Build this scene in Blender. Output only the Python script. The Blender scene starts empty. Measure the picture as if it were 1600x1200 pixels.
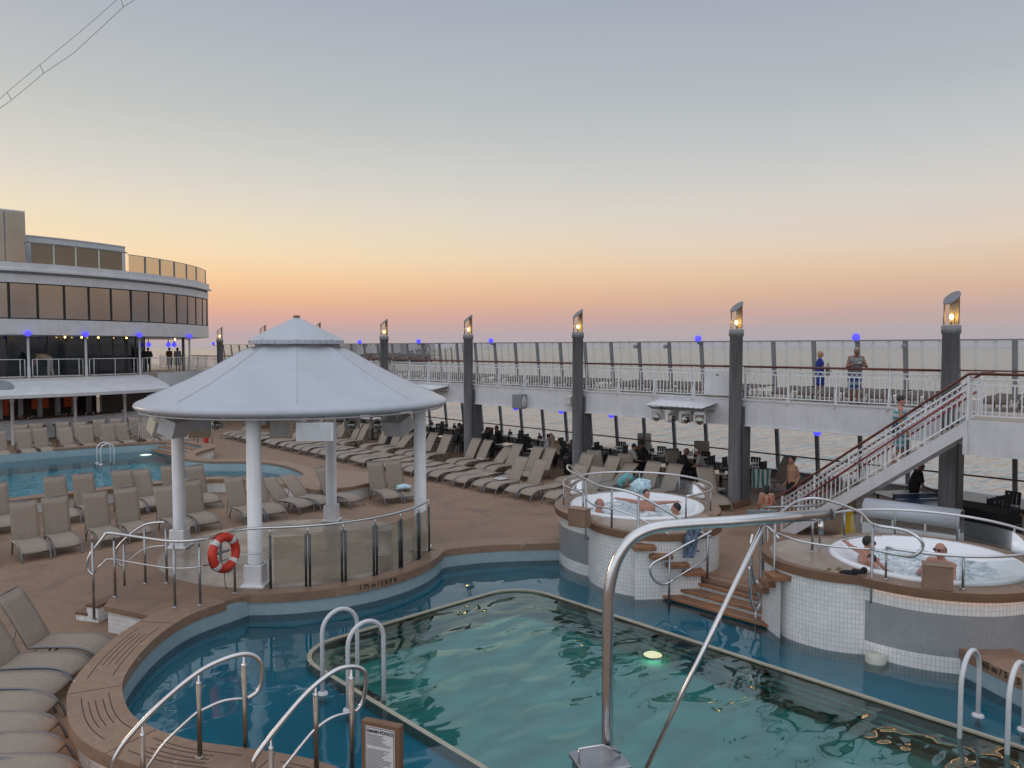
import bpy, bmesh, math, random
from mathutils import Vector, Matrix
random.seed(7)
S = bpy.context.scene
C = S.collection
PI = math.pi
R = math.radians
sin, cos = math.sin, math.cos

# ------------------------------------------------------------------ frame: x = starboard, y = along the ship, z = up, pool deck at 0
F = 1202.0; PITCH = math.atan(57 / 1202); HC = 5.25
_cp, _sp = cos(PITCH), sin(PITCH)
SH = (-.686, .7277)          # ship axis seen from the camera
ST = (.7277, .686)           # starboard seen from the camera
def _dir(u, v):
    dx = (u - 800) / F; dy = -(v - 600) / F
    X, Y, Z = dx, _cp + dy * _sp, -_sp + dy * _cp
    return Vector((X * ST[0] + Y * ST[1], X * SH[0] + Y * SH[1], Z))
def at(u, v, z):
    """point of the ship at height z that the survey saw at (u, v)"""
    d = _dir(u, v); t = (z - HC) / d.z
    return Vector((d.x * t, d.y * t, z))
def atd(u, v, dist):
    d = _dir(u, v); return Vector((0, 0, HC)) + d * dist
def at_x(u, v, x):
    d = _dir(u, v); t = x / d.x
    return Vector((0, 0, HC)) + d * t

# ------------------------------------------------------------------ materials
def lin(c):
    return tuple(((x / 255) / 12.92 if x / 255 <= .04045 else ((x / 255 + .055) / 1.055) ** 2.4) for x in c)
MATS = {}
def mat(name, col, rough=.6, metal=0, var=.08, scale=6, bump=0, bscale=60, spec=.5, streak=0):
    m = bpy.data.materials.new(name); m.use_nodes = True
    nt = m.node_tree; N = nt.nodes; L = nt.links
    b = N['Principled BSDF']
    b.inputs['Roughness'].default_value = rough; b.inputs['Metallic'].default_value = metal
    b.inputs['Specular IOR Level'].default_value = spec
    tc = N.new('ShaderNodeTexCoord'); nz = N.new('ShaderNodeTexNoise')
    nz.inputs['Scale'].default_value = scale; nz.inputs['Detail'].default_value = 5
    geo = N.new('ShaderNodeNewGeometry')
    L.new(geo.outputs['Position'], nz.inputs['Vector'])
    rp = N.new('ShaderNodeMapRange'); rp.inputs[1].default_value = .3; rp.inputs[2].default_value = .7
    rp.inputs[3].default_value = 1 - var; rp.inputs[4].default_value = 1 + var
    L.new(nz.outputs['Fac'], rp.inputs[0])
    mx = N.new('ShaderNodeVectorMath'); mx.operation = 'MULTIPLY'
    mx.inputs[0].default_value = col; L.new(rp.outputs[0], mx.inputs[1])
    last = mx.outputs[0]
    if streak:      # rain streaks and grime running down the paint
        mp = N.new('ShaderNodeMapping'); mp.inputs['Scale'].default_value = (5, 5, .45); L.new(geo.outputs['Position'], mp.inputs[0])
        n3 = N.new('ShaderNodeTexNoise'); n3.inputs['Scale'].default_value = 1.6; n3.inputs['Detail'].default_value = 6; n3.inputs['Roughness'].default_value = .65; L.new(mp.outputs[0], n3.inputs['Vector'])
        r3 = N.new('ShaderNodeMapRange'); r3.inputs[1].default_value = .46; r3.inputs[2].default_value = .70; r3.inputs[3].default_value = 1; r3.inputs[4].default_value = 1 - streak; L.new(n3.outputs['Fac'], r3.inputs[0])
        m3 = N.new('ShaderNodeVectorMath'); m3.operation = 'MULTIPLY'; L.new(last, m3.inputs[0]); L.new(r3.outputs[0], m3.inputs[1]); last = m3.outputs[0]
    L.new(last, b.inputs['Base Color'])
    rr = N.new('ShaderNodeMapRange'); rr.inputs[3].default_value = max(.02, rough - .08); rr.inputs[4].default_value = min(1, rough + .08)
    L.new(nz.outputs['Fac'], rr.inputs[0]); L.new(rr.outputs[0], b.inputs['Roughness'])
    if bump:
        n2 = N.new('ShaderNodeTexNoise'); n2.inputs['Scale'].default_value = bscale; n2.inputs['Detail'].default_value = 3
        L.new(geo.outputs['Position'], n2.inputs['Vector'])
        bp = N.new('ShaderNodeBump'); bp.inputs['Strength'].default_value = bump; bp.inputs['Distance'].default_value = .01
        L.new(n2.outputs['Fac'], bp.inputs['Height']); L.new(bp.outputs[0], b.inputs['Normal'])
    MATS[name] = m
    return m
def emis(name, col, st):
    m = bpy.data.materials.new(name); m.use_nodes = True
    b = m.node_tree.nodes['Principled BSDF']
    b.inputs['Base Color'].default_value = (*[min(1, x * .5) for x in col], 1)
    b.inputs['Emission Color'].default_value = (*col, 1); b.inputs['Emission Strength'].default_value = st
    return m
def glassy(name, tint, ior=1.45, rough=.02, clear=.9, body=None):
    """thin pane: tinted see-through plus fresnel reflection, plus an optional milky body"""
    m = bpy.data.materials.new(name); m.use_nodes = True
    nt = m.node_tree; N = nt.nodes; L = nt.links; N.remove(N['Principled BSDF'])
    out = N['Material Output']
    tr = N.new('ShaderNodeBsdfTransparent'); tr.inputs[0].default_value = (*tint, 1)
    gl = N.new('ShaderNodeBsdfGlossy'); gl.inputs['Roughness'].default_value = rough; gl.inputs[0].default_value = (1, 1, 1, 1)
    fr = N.new('ShaderNodeFresnel'); fr.inputs[0].default_value = ior
    base = tr
    if body:
        df = N.new('ShaderNodeBsdfDiffuse'); df.inputs[0].default_value = (*body, 1)
        m0 = N.new('ShaderNodeMixShader'); m0.inputs[0].default_value = 1 - clear
        L.new(tr.outputs[0], m0.inputs[1]); L.new(df.outputs[0], m0.inputs[2]); base = m0
    mx = N.new('ShaderNodeMixShader'); L.new(fr.outputs[0], mx.inputs[0])
    L.new(base.outputs[0], mx.inputs[1]); L.new(gl.outputs[0], mx.inputs[2]); L.new(mx.outputs[0], out.inputs[0])
    return m
def water(name, tint, waves, ior=1.4, refl=(1, 1, 1)):
    m = bpy.data.materials.new(name); m.use_nodes = True
    nt = m.node_tree; N = nt.nodes; L = nt.links; N.remove(N['Principled BSDF'])
    out = N['Material Output']
    geo = N.new('ShaderNodeNewGeometry'); prev = None
    for (sc, stretch, dist, det) in waves:
        mp = N.new('ShaderNodeMapping'); mp.inputs['Scale'].default_value = (sc, sc * stretch, sc); mp.inputs['Rotation'].default_value = (0, 0, R(35))
        L.new(geo.outputs['Position'], mp.inputs[0])
        nz = N.new('ShaderNodeTexNoise'); nz.inputs['Scale'].default_value = 1; nz.inputs['Detail'].default_value = det; nz.inputs['Roughness'].default_value = .45
        nz.inputs['Distortion'].default_value = .4
        L.new(mp.outputs[0], nz.inputs['Vector'])
        bp = N.new('ShaderNodeBump'); bp.inputs['Strength'].default_value = 1; bp.inputs['Distance'].default_value = dist
        L.new(nz.outputs['Fac'], bp.inputs['Height'])
        if prev: L.new(prev.outputs[0], bp.inputs['Normal'])
        prev = bp
    tr = N.new('ShaderNodeBsdfTransparent'); tr.inputs[0].default_value = (*tint, 1)
    gl = N.new('ShaderNodeBsdfGlossy'); gl.inputs['Roughness'].default_value = .015; gl.inputs[0].default_value = (*refl, 1)
    fr = N.new('ShaderNodeFresnel'); fr.inputs[0].default_value = ior
    L.new(prev.outputs[0], gl.inputs['Normal']); L.new(prev.outputs[0], fr.inputs['Normal'])
    mx = N.new('ShaderNodeMixShader'); L.new(fr.outputs[0], mx.inputs[0]); L.new(tr.outputs[0], mx.inputs[1]); L.new(gl.outputs[0], mx.inputs[2])
    L.new(mx.outputs[0], out.inputs[0])
    return m
def tiles(name, col, grout, w, h, mortar, rough=.25, var=.06):
    m = bpy.data.materials.new(name); m.use_nodes = True
    nt = m.node_tree; N = nt.nodes; L = nt.links; b = N['Principled BSDF']
    uv = N.new('ShaderNodeUVMap')
    br = N.new('ShaderNodeTexBrick'); br.offset = 0; br.squash = 1
    br.inputs['Scale'].default_value = 1; br.inputs['Brick Width'].default_value = w; br.inputs['Row Height'].default_value = h
    br.inputs['Mortar Size'].default_value = mortar; br.inputs['Mortar Smooth'].default_value = .1; br.inputs['Bias'].default_value = 0
    br.inputs['Color1'].default_value = (*[x * (1 - var) for x in col], 1); br.inputs['Color2'].default_value = (*[min(1, x * (1 + var)) for x in col], 1)
    br.inputs['Mortar'].default_value = (*grout, 1)
    L.new(uv.outputs[0], br.inputs['Vector'])
    nz = N.new('ShaderNodeTexNoise'); nz.inputs['Scale'].default_value = 1.3; nz.inputs['Detail'].default_value = 6
    geo = N.new('ShaderNodeNewGeometry'); L.new(geo.outputs['Position'], nz.inputs['Vector'])
    rp = N.new('ShaderNodeMapRange'); rp.inputs[1].default_value = .3; rp.inputs[2].default_value = .7; rp.inputs[3].default_value = .86; rp.inputs[4].default_value = 1.06
    L.new(nz.outputs['Fac'], rp.inputs[0])
    mx = N.new('ShaderNodeVectorMath'); mx.operation = 'MULTIPLY'; L.new(br.outputs['Color'], mx.inputs[0]); L.new(rp.outputs[0], mx.inputs[1])
    L.new(mx.outputs[0], b.inputs['Base Color']); b.inputs['Roughness'].default_value = rough
    bp = N.new('ShaderNodeBump'); bp.inputs['Strength'].default_value = .4; bp.inputs['Distance'].default_value = .004; bp.invert = True
    L.new(br.outputs['Fac'], bp.inputs['Height']); L.new(bp.outputs[0], b.inputs['Normal'])
    return m
def deckmat(name, col, stain, rough, fleck=None):
    m = bpy.data.materials.new(name); m.use_nodes = True
    nt = m.node_tree; N = nt.nodes; L = nt.links; b = N['Principled BSDF']
    geo = N.new('ShaderNodeNewGeometry')
    def noise(sc, det, ro=.55, dist=0):
        nz = N.new('ShaderNodeTexNoise'); nz.inputs['Scale'].default_value = sc; nz.inputs['Detail'].default_value = det; nz.inputs['Roughness'].default_value = ro
        nz.inputs['Distortion'].default_value = dist
        L.new(geo.outputs['Position'], nz.inputs['Vector']); return nz
    a = noise(.9, 7, .6, .5); f = noise(95, 2); mid = noise(6, 5)
    def rng(n, lo, hi, o0, o1):
        r = N.new('ShaderNodeMapRange'); r.inputs[1].default_value = lo; r.inputs[2].default_value = hi; r.inputs[3].default_value = o0; r.inputs[4].default_value = o1
        L.new(n.outputs['Fac'], r.inputs[0]); return r
    mix = N.new('ShaderNodeMix'); mix.data_type = 'RGBA'
    mix.inputs[6].default_value = (*col, 1); mix.inputs[7].default_value = (*stain, 1)
    L.new(rng(a, .45, .72, 0, 1).outputs[0], mix.inputs[0])
    v1 = N.new('ShaderNodeVectorMath'); v1.operation = 'MULTIPLY'; L.new(mix.outputs[2], v1.inputs[0]); L.new(rng(f, .3, .7, .8, 1.2).outputs[0], v1.inputs[1])
    v2 = N.new('ShaderNodeVectorMath'); v2.operation = 'MULTIPLY'; L.new(v1.outputs[0], v2.inputs[0]); L.new(rng(mid, .3, .7, .88, 1.12).outputs[0], v2.inputs[1])
    if fleck:
        fl = noise(2.3, 8, .72, 1.5); mk = N.new('ShaderNodeMix'); mk.data_type = 'RGBA'; L.new(rng(fl, .615, .67, 0, .7).outputs[0], mk.inputs[0]); L.new(v2.outputs[0], mk.inputs[6]); mk.inputs[7].default_value = (*fleck, 1)
        L.new(mk.outputs[2], b.inputs['Base Color'])
    else: L.new(v2.outputs[0], b.inputs['Base Color'])
    L.new(rng(a, .4, .62, rough, rough - .22).outputs[0], b.inputs['Roughness'])
    bp = N.new('ShaderNodeBump'); bp.inputs['Strength'].default_value = .25; bp.inputs['Distance'].default_value = .004
    L.new(f.outputs['Fac'], bp.inputs['Height']); L.new(bp.outputs[0], b.inputs['Normal'])
    return m

white = mat('white_paint', (.60, .605, .63), .4, var=.07, scale=1.7, streak=.09)
column_white = mat('column_white', (.74, .75, .77), .35, var=.05, scale=3, streak=.10)
white_rail = mat('white_rail_paint', (.68, .69, .71), .4, var=.05)
roofwhite = mat('roof_white', (.43, .455, .51), .34, var=.06, scale=1.1, streak=.05)
grey_under = mat('underside_grey', (.5, .5, .52), .6)
cream = mat('cream_plastic', (.55, .53, .42), .5)
speaker_grey = mat('speaker_grey', (.55, .57, .6), .55)
pillar_m = mat('pillar_grey', (.21, .22, .235), .45, var=.08, scale=1, streak=.3)
pillar_dark = mat('pillar_dark', (.10, .105, .115), .5)
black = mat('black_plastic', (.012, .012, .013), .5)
darkgap = mat('dark_gap', (.02, .018, .016), .7)
steel = mat('stainless_steel', (.62, .62, .63), .16, 1, var=.05, scale=9)
steel_dull = mat('dull_steel', (.34, .35, .37), .32, 1, var=.1, scale=9)
alu = mat('lounger_aluminium', (.17, .175, .19), .38, .7, var=.06)
sling = mat('taupe_sling', (.285, .232, .188), .8, var=.09, scale=14, bump=.3, bscale=220)
deck_m = deckmat('deck_composite', (.248, .153, .097), (.158, .096, .062), .72)
wet_m = deckmat('wet_stone', (.255, .185, .14), (.34, .28, .225), .36)
coping_m = deckmat('coping_composite', (.265, .165, .108), (.19, .113, .074), .6, (.45, .40, .36))
coping_edge = mat('coping_face', (.17, .09, .05), .6, var=.12, scale=5)
wood_step = mat('orange_wood', (.25, .115, .055), .5, var=.25, scale=9)
wood_dark = mat('dark_wood', (.15, .075, .042), .5, var=.25, scale=9)
mahog = mat('mahogany_rail', (.10, .02, .012), .35, var=.15, scale=5)
redrail = mat('red_rail', (.2, .012, .015), .35)
groove_m = mat('groove_dark', (.04, .026, .02), .8)
tile_w = tiles('white_wall_tiles', (.80, .80, .79), (.56, .56, .56), .062, .085, .0045)
tile_g = tiles('grey_mosaic', (.31, .32, .33), (.285, .29, .30), .05, .05, .003, var=.05)
inlet_m = mat('inlet_cream', (.50, .50, .44), .5)
board_grey = mat('board_grey', (.17, .21, .23), .4)
beige_panel = mat('beige_panel', (.24, .215, .185), .6)
poolwall = mat('pool_wall', (.30, .40, .44), .35, var=.06)  # white wall with the blue reflected from the water put into its colour
blue_floor = mat('shallow_blue', (.0, .225, .335), .6, var=.12, scale=.7)
teal_floor = mat('deep_teal', (.06, .78, .70), .6, var=.1, scale=.8)
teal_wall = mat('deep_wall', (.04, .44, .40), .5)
lip_m = mat('lip_stone', (.36, .335, .265), .4, var=.1)
tub_white = mat('tub_acrylic', (.78, .79, .82), .18, var=.02)
orange_ring = mat('lifebuoy_red', (.55, .035, .018), .45, var=.1)
reflective = mat('reflective_tape', (.6, .6, .58), .4)
pane_dark = mat('tinted_window', (.27, .28, .275), .08, 1.0, var=.1, scale=.4, spec=1)
pane_bronze = mat('bronze_panel', (.20, .155, .105), .14, var=.08, scale=.6)
pane_low = mat('dark_blue_glass', (.012, .022, .032), .05, var=.1, scale=.4, spec=.8)
glass = glassy('clear_glass', (.86, .9, .9), 1.3, body=(.42, .47, .47), clear=.9)
glass_bronze = glassy('bronze_glass', (.68, .62, .53), 1.4, body=(.40, .355, .295), clear=.66)
glass_screen = glassy('screen_glass', (.95, .97, .97), 1.25, body=(.50, .60, .64), clear=.88)
glass_strip = glassy('frosted_strip', (.85, .86, .86), 1.3, body=(.75, .77, .78), clear=.55)
glass_lamp = glassy('lamp_glass', (.93, .9, .85), 1.3)
tan_shell = mat('lamp_reflector', (.55, .46, .31), .4)
cap_grey = mat('lantern_cap_grey', (.17, .17, .19), .5)
rail_post = mat('rail_post_dark', (.075, .085, .085), .28, .6, var=.1)
sling_backlit = mat('backlit_sling', (.10, .07, .055), .8, var=.1, scale=14)  # darker copy of the taupe sling, backlit shade put into its colour
blue_ball = emis('blue_glow', (.09, .075, 1.0), 1.15)
warm_bulb = emis('warm_bulb', (1, .62, .16), 14)
bar_glow = emis('bar_glow', (.7, .10, .015), .03)
tv_glow = emis('screen_glow', (.35, .45, 1), 1.1)
tv_halo = emis('screen_frame_glow', (.09, .05, .9), .5)
led_orange = emis('led_strip', (1, .36, .06), 4)
led_peach = emis('led_strip_peach', (1, .55, .32), 4)
pool_lamp = emis('underwater_lamp', (1, .82, .5), 1.2)
yellow = mat('yellow_plastic', (.62, .40, .015), .4)
towel_teal = mat('towel_teal', (.10, .34, .42), .9, var=.3, scale=22)
towel_stripe = mat('towel_pale', (.45, .62, .70), .9, var=.5, scale=18)
print_cloth = mat('printed_sarong', (.10, .14, .20), .9, var=.9, scale=16)
sheet_w = mat('sign_sheet', (.62, .62, .63), .5)
ink = mat('ink_black', (.015, .015, .015), .6)
red_p = mat('red_paint', (.5, .02, .02), .45)
skin_a = mat('skin_tan', (.36, .19, .125), .55, var=.07, scale=12)
skin_b = mat('skin_ruddy', (.42, .21, .155), .55, var=.07, scale=12)
skin_c = mat('skin_brown', (.20, .10, .065), .55, var=.07, scale=12)
hair_d = mat('hair_dark', (.016, .012, .010), .6)
hair_g = mat('hair_grey', (.22, .21, .20), .7)
hair_b = mat('hair_blond', (.33, .22, .10), .7)
cl_blue = mat('cloth_royal_blue', (.015, .03, .24), .85)
cl_grey = mat('cloth_grey', (.20, .215, .235), .85)
cl_navy = mat('cloth_blue_pattern', (.035, .07, .20), .85, var=.8, scale=11)
cl_teal = mat('cloth_teal_stripe', (.14, .36, .40), .85, var=.5, scale=10)
cl_black = mat('cloth_black', (.012, .012, .014), .9)
cl_dark = mat('cloth_charcoal', (.035, .033, .036), .9)
cl_lite = mat('cloth_pale', (.34, .34, .34), .9)
cl_beige = mat('cloth_beige', (.32, .24, .16), .9)
cl_ochre = mat('cloth_ochre', (.18, .10, .03), .9)
cl_red = mat('cloth_red', (.3, .02, .02), .8)
cl_aqua = mat('cloth_aqua', (.12, .46, .52), .85)
table_top = mat('pale_table_top', (.55, .52, .44), .22)
bottle_m = mat('bottle_glass', (.03, .05, .035), .15, var=.8, scale=30)

# striped towel material by object coordinates
def stripes(name, c1, c2, freq, axis):
    m = mat(name, c1, .9)
    nt = m.node_tree; N = nt.nodes; L = nt.links
    geo = N.new('ShaderNodeNewGeometry'); sp = N.new('ShaderNodeSeparateXYZ'); L.new(geo.outputs['Position'], sp.inputs[0])
    mu = N.new('ShaderNodeMath'); mu.operation = 'MULTIPLY'; mu.inputs[1].default_value = freq; L.new(sp.outputs[axis], mu.inputs[0])
    fr = N.new('ShaderNodeMath'); fr.operation = 'FRACT'; L.new(mu.outputs[0], fr.inputs[0])
    gt = N.new('ShaderNodeMath'); gt.operation = 'GREATER_THAN'; gt.inputs[1].default_value = .5; L.new(fr.outputs[0], gt.inputs[0])
    mx = N.new('ShaderNodeMix'); mx.data_type = 'RGBA'; mx.inputs[6].default_value = (*c1, 1); mx.inputs[7].default_value = (*c2, 1)
    L.new(gt.outputs[0], mx.inputs[0]); L.new(mx.outputs[2], N['Principled BSDF'].inputs['Base Color'])
    return m
towel_bw = stripes('towel_green_stripe', (.05, .16, .15), (.42, .48, .46), 9, 0)
dress_stripe = stripes('dress_teal_stripe', (.10, .33, .38), (.46, .52, .54), 6.5, 2)
shorts_stripe = stripes('shorts_blue_band', (.03, .07, .22), (.30, .36, .45), 5.2, 2)

# ------------------------------------------------------------------ mesh builder
class MB:
    def __init__(s): s.v = []; s.f = []; s.uv = []; s.sm = []
    def face(s, idx, sm=False, uv=None): s.f.append(tuple(idx)); s.sm.append(sm); s.uv.append(uv)
    def pt(s, p): s.v.append(tuple(p)); return len(s.v) - 1
    def box(s, c, d, rz=0, M=None):
        x, y, z = d[0] / 2, d[1] / 2, d[2] / 2; b = len(s.v)
        for q in ((-x, -y, -z), (x, -y, -z), (x, y, -z), (-x, y, -z), (-x, -y, z), (x, -y, z), (x, y, z), (-x, y, z)):
            p = Vector(q)
            if M: p = M @ p
            p = Vector((p.x * cos(rz) - p.y * sin(rz), p.x * sin(rz) + p.y * cos(rz), p.z))
            s.v.append((p.x + c[0], p.y + c[1], p.z + c[2]))
        for q in ((0, 3, 2, 1), (4, 5, 6, 7), (0, 1, 5, 4), (1, 2, 6, 5), (2, 3, 7, 6), (3, 0, 4, 7)): s.face([b + i for i in q])
        return s
    def bbox(s, c, d, bev=.01, rz=0):
        """box with chamfered vertical edges and rounded top"""
        x, y, z = d[0] / 2, d[1] / 2, d[2]
        pl = [(-x + bev, -y), (x - bev, -y), (x, -y + bev), (x, y - bev), (x - bev, y), (-x + bev, y), (-x, y - bev), (-x, -y + bev)]
        pl2 = [(px * (1 - bev / max(x, .001)), py * (1 - bev / max(y, .001))) for px, py in pl]
        def tr(p): return (p[0] * cos(rz) - p[1] * sin(rz) + c[0], p[0] * sin(rz) + p[1] * cos(rz) + c[1])
        rings = [(pl2, -z / 2), (pl, -z / 2 + bev), (pl, z / 2 - bev), (pl2, z / 2)]
        b = len(s.v)
        for pp, zz in rings:
            for p in pp: q = tr(p); s.v.append((q[0], q[1], c[2] + zz))
        for k in range(3):
            for i in range(8): j = (i + 1) % 8; s.face((b + k * 8 + i, b + k * 8 + j, b + k * 8 + 8 + j, b + k * 8 + 8 + i))
        s.face([b + i for i in range(7, -1, -1)]); s.face([b + 24 + i for i in range(8)])
        return s
    def tube(s, pts, r, n=8, closed=False, caps=True, r2=None):
        P = [Vector(p) for p in pts]; m = len(P); b = len(s.v)
        up = Vector((0, 0, 1)); prevn = None
        for i, p in enumerate(P):
            if closed: t = P[(i + 1) % m] - P[i - 1]
            else: t = P[min(i + 1, m - 1)] - P[max(i - 1, 0)]
            t.normalize()
            if prevn is None:
                a = up if abs(t.z) < .9 else Vector((1, 0, 0)); nn = (a - t * a.dot(t)).normalized()
            else:
                nn = prevn - t * prevn.dot(t)
                nn = nn.normalized() if nn.length > 1e-6 else Vector((1, 0, 0))
            prevn = nn; bb = t.cross(nn)
            rr = r if r2 is None else r + (r2 - r) * i / max(1, m - 1)
            for k in range(n):
                a = 2 * PI * k / n; q = p + nn * (rr * cos(a)) + bb * (rr * sin(a)); s.v.append(tuple(q))
        cnt = m if closed else m - 1
        for i in range(cnt):
            j = (i + 1) % m
            for k in range(n):
                l = (k + 1) % n; s.face((b + i * n + k, b + i * n + l, b + j * n + l, b + j * n + k), True)
        if caps and not closed:
            s.face([b + k for k in range(n - 1, -1, -1)]); s.face([b + (m - 1) * n + k for k in range(n)])
        return s
    def lathe(s, prof, c=(0, 0), n=32, a0=0, a1=2 * PI, sm=True):
        full = abs(a1 - a0 - 2 * PI) < 1e-6; cols = n if full else n + 1; b = len(s.v)
        for (r, z) in prof:
            for k in range(cols):
                a = a0 + (a1 - a0) * k / n; s.v.append((c[0] + r * cos(a), c[1] + r * sin(a), z))
        lens = [0]
        for i in range(1, len(prof)): lens.append(lens[-1] + math.hypot(prof[i][0] - prof[i - 1][0], prof[i][1] - prof[i - 1][1]))
        rm = max(p[0] for p in prof)
        for i in range(len(prof) - 1):
            for k in range(n):
                l = (k + 1) % cols
                u0 = (a1 - a0) * k / n * rm; u1 = (a1 - a0) * (k + 1) / n * rm
                s.face((b + i * cols + k, b + i * cols + l, b + (i + 1) * cols + l, b + (i + 1) * cols + k), sm,
                       ((u0, prof[i][1]), (u1, prof[i][1]), (u1, prof[i + 1][1]), (u0, prof[i + 1][1])))
        return s
    def strip(s, path, z0, z1, sm=False, u0=0):
        b = len(s.v); u = u0
        for i, p in enumerate(path): s.v.append((p[0], p[1], z0)); s.v.append((p[0], p[1], z1))
        for i in range(len(path) - 1):
            d = math.hypot(path[i + 1][0] - path[i][0], path[i + 1][1] - path[i][1])
            s.face((b + 2 * i, b + 2 * i + 2, b + 2 * i + 3, b + 2 * i + 1), sm, ((u, z0), (u + d, z0), (u + d, z1), (u, z1))); u += d
        return s
    def prism(s, poly, z0, z1, bottom=True):
        n = len(poly); b = len(s.v)
        ar = sum(poly[i][0] * poly[(i + 1) % n][1] - poly[(i + 1) % n][0] * poly[i][1] for i in range(n))
        if ar < 0: poly = poly[::-1]
        for p in poly: s.v.append((p[0], p[1], z0))
        for p in poly: s.v.append((p[0], p[1], z1))
        for i in range(n): j = (i + 1) % n; s.face((b + i, b + j, b + n + j, b + n + i))
        s.face([b + n + i for i in range(n)])
        if bottom: s.face([b + i for i in range(n - 1, -1, -1)])
        return s
    def band(s, A, B, z0, z1, closed=False):
        """solid between two parallel plan paths"""
        n = len(A); b = len(s.v)
        for i in range(n):
            s.v += [(A[i][0], A[i][1], z0), (B[i][0], B[i][1], z0), (B[i][0], B[i][1], z1), (A[i][0], A[i][1], z1)]
        for i in range(n if closed else n - 1):
            j = (i + 1) % n
            for k in range(4):
                l = (k + 1) % 4; s.face((b + 4 * i + k, b + 4 * i + l, b + 4 * j + l, b + 4 * j + k))
        if not closed:
            s.face((b + 3, b + 2, b + 1, b)); e = b + 4 * (n - 1); s.face((e, e + 1, e + 2, e + 3))
        return s
    def sphere(s, c, r, n=12, M=None):
        if not hasattr(r, '__len__'): r = (r, r, r)
        m = max(4, n // 2); b = len(s.v)
        def P(x, y, z):
            p = Vector((x * r[0], y * r[1], z * r[2]))
            if M: p = M @ p
            return (p.x + c[0], p.y + c[1], p.z + c[2])
        s.v.append(P(0, 0, 1))
        for i in range(1, m):
            for k in range(n):
                a = 2 * PI * k / n; t = PI * i / m; s.v.append(P(sin(t) * cos(a), sin(t) * sin(a), cos(t)))
        s.v.append(P(0, 0, -1)); e = len(s.v) - 1
        for k in range(n):
            l = (k + 1) % n; s.face((b, b + 1 + k, b + 1 + l), True); s.face((e, e - n + l, e - n + k), True)
        for i in range(m - 2):
            for k in range(n):
                l = (k + 1) % n; q = b + 1 + i * n; s.face((q + k, q + n + k, q + n + l, q + l), True)
        return s
    def cap(s, a, b_, ra, rb, n=10):
        a = Vector(a); b_ = Vector(b_)
        s.sphere(a, ra, n); s.sphere(b_, rb, n)
        if (b_ - a).length > 1e-4:
            P = [a + (b_ - a) * t for t in (0, .5, 1)]
            s.tube(P, ra, n, r2=rb)
        return s
    def mesh(s, name, off=None, force_uv=False):
        me = bpy.data.meshes.new(name)
        V = s.v if off is None else [(x - off[0], y - off[1], z - off[2]) for x, y, z in s.v]
        me.from_pydata(V, [], s.f); me.polygons.foreach_set('use_smooth', s.sm)
        if any(u is not None for u in s.uv) or force_uv:
            ul = me.uv_layers.new(name='UVMap'); k = 0
            for fi, f in enumerate(s.f):
                u = s.uv[fi]
                for q in range(len(f)):
                    if u: ul.data[k].uv = u[q]
                    else: v = s.v[f[q]]; ul.data[k].uv = (v[0] + v[1], v[2] if abs(v[2]) > 0 else 0)
                    k += 1
        me.update()
        return me
    def build(s, name, m, parent=None, world=True):
        off = None
        if parent is not None and world:
            off = Vector(parent.get('_w', parent.location))
        me = s.mesh(name, off, m.name in ('white_wall_tiles', 'grey_mosaic')); me.materials.append(m)
        o = bpy.data.objects.new(name, me); C.objects.link(o)
        if parent is not None:
            o.parent = parent; o['_w'] = tuple(off) if off is not None else (0, 0, 0)
        else: o['_w'] = (0, 0, 0)
        return o

def tag(o, label, cat, group=None, kind=None):
    if label: o['label'] = label
    if cat: o['category'] = cat
    if group: o['group'] = group
    if kind: o['kind'] = kind
    return o
def thing(name, label, cat, loc=(0, 0, 0), group=None, rz=0):
    o = bpy.data.objects.new(name, None); C.objects.link(o); o.empty_display_size = .2
    o.location = loc; o.rotation_euler = (0, 0, rz); o['_w'] = tuple(loc)
    return tag(o, label, cat, group)
def struct(o): o['kind'] = 'structure'; return o
def copy_tree(o, parent=None):
    c = o.copy(); C.objects.link(c)
    if parent is not None: c.parent = parent
    for ch in list(o.children): copy_tree(ch, c)
    return c
def fill(name, loops, z, m, kind='structure'):
    """flat sheet with holes"""
    bm = bmesh.new(); es = []
    for lp in loops:
        vs = [bm.verts.new((p[0], p[1], z)) for p in lp]
        for i in range(len(vs)): es.append(bm.edges.new((vs[i], vs[(i + 1) % len(vs)])))
    bmesh.ops.triangle_fill(bm, use_beauty=True, use_dissolve=False, edges=es)
    for f in bm.faces:
        if f.normal.z < 0: f.normal_flip()
    me = bpy.data.meshes.new(name); bm.to_mesh(me); bm.free(); me.materials.append(m)
    o = bpy.data.objects.new(name, me); C.objects.link(o)
    if kind: o['kind'] = kind
    return o
def smooth_path(pts, n=6, closed=False):
    P = [Vector(p) for p in pts]; out = []; m = len(P)
    for i in range(m if closed else m - 1):
        if closed: p0, p1, p2, p3 = P[i - 1], P[i], P[(i + 1) % m], P[(i + 2) % m]
        else: p0, p1, p2, p3 = P[max(i - 1, 0)], P[i], P[i + 1], P[min(i + 2, m - 1)]
        for k in range(n):
            t = k / n
            out.append(.5 * ((2 * p1) + (p2 - p0) * t + (2 * p0 - 5 * p1 + 4 * p2 - p3) * t * t + (3 * p1 - p0 - 3 * p2 + p3) * t ** 3))
    if not closed: out.append(P[-1])
    return out
def offset(path, d, closed=False):
    out = []; m = len(path)
    for i in range(m):
        a = path[i - 1] if (closed or i > 0) else path[i]; b = path[(i + 1) % m] if (closed or i < m - 1) else path[i]
        tx, ty = b[0] - a[0], b[1] - a[1]; l = math.hypot(tx, ty) or 1
        out.append((path[i][0] - ty / l * d, path[i][1] + tx / l * d))
    return out
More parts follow.
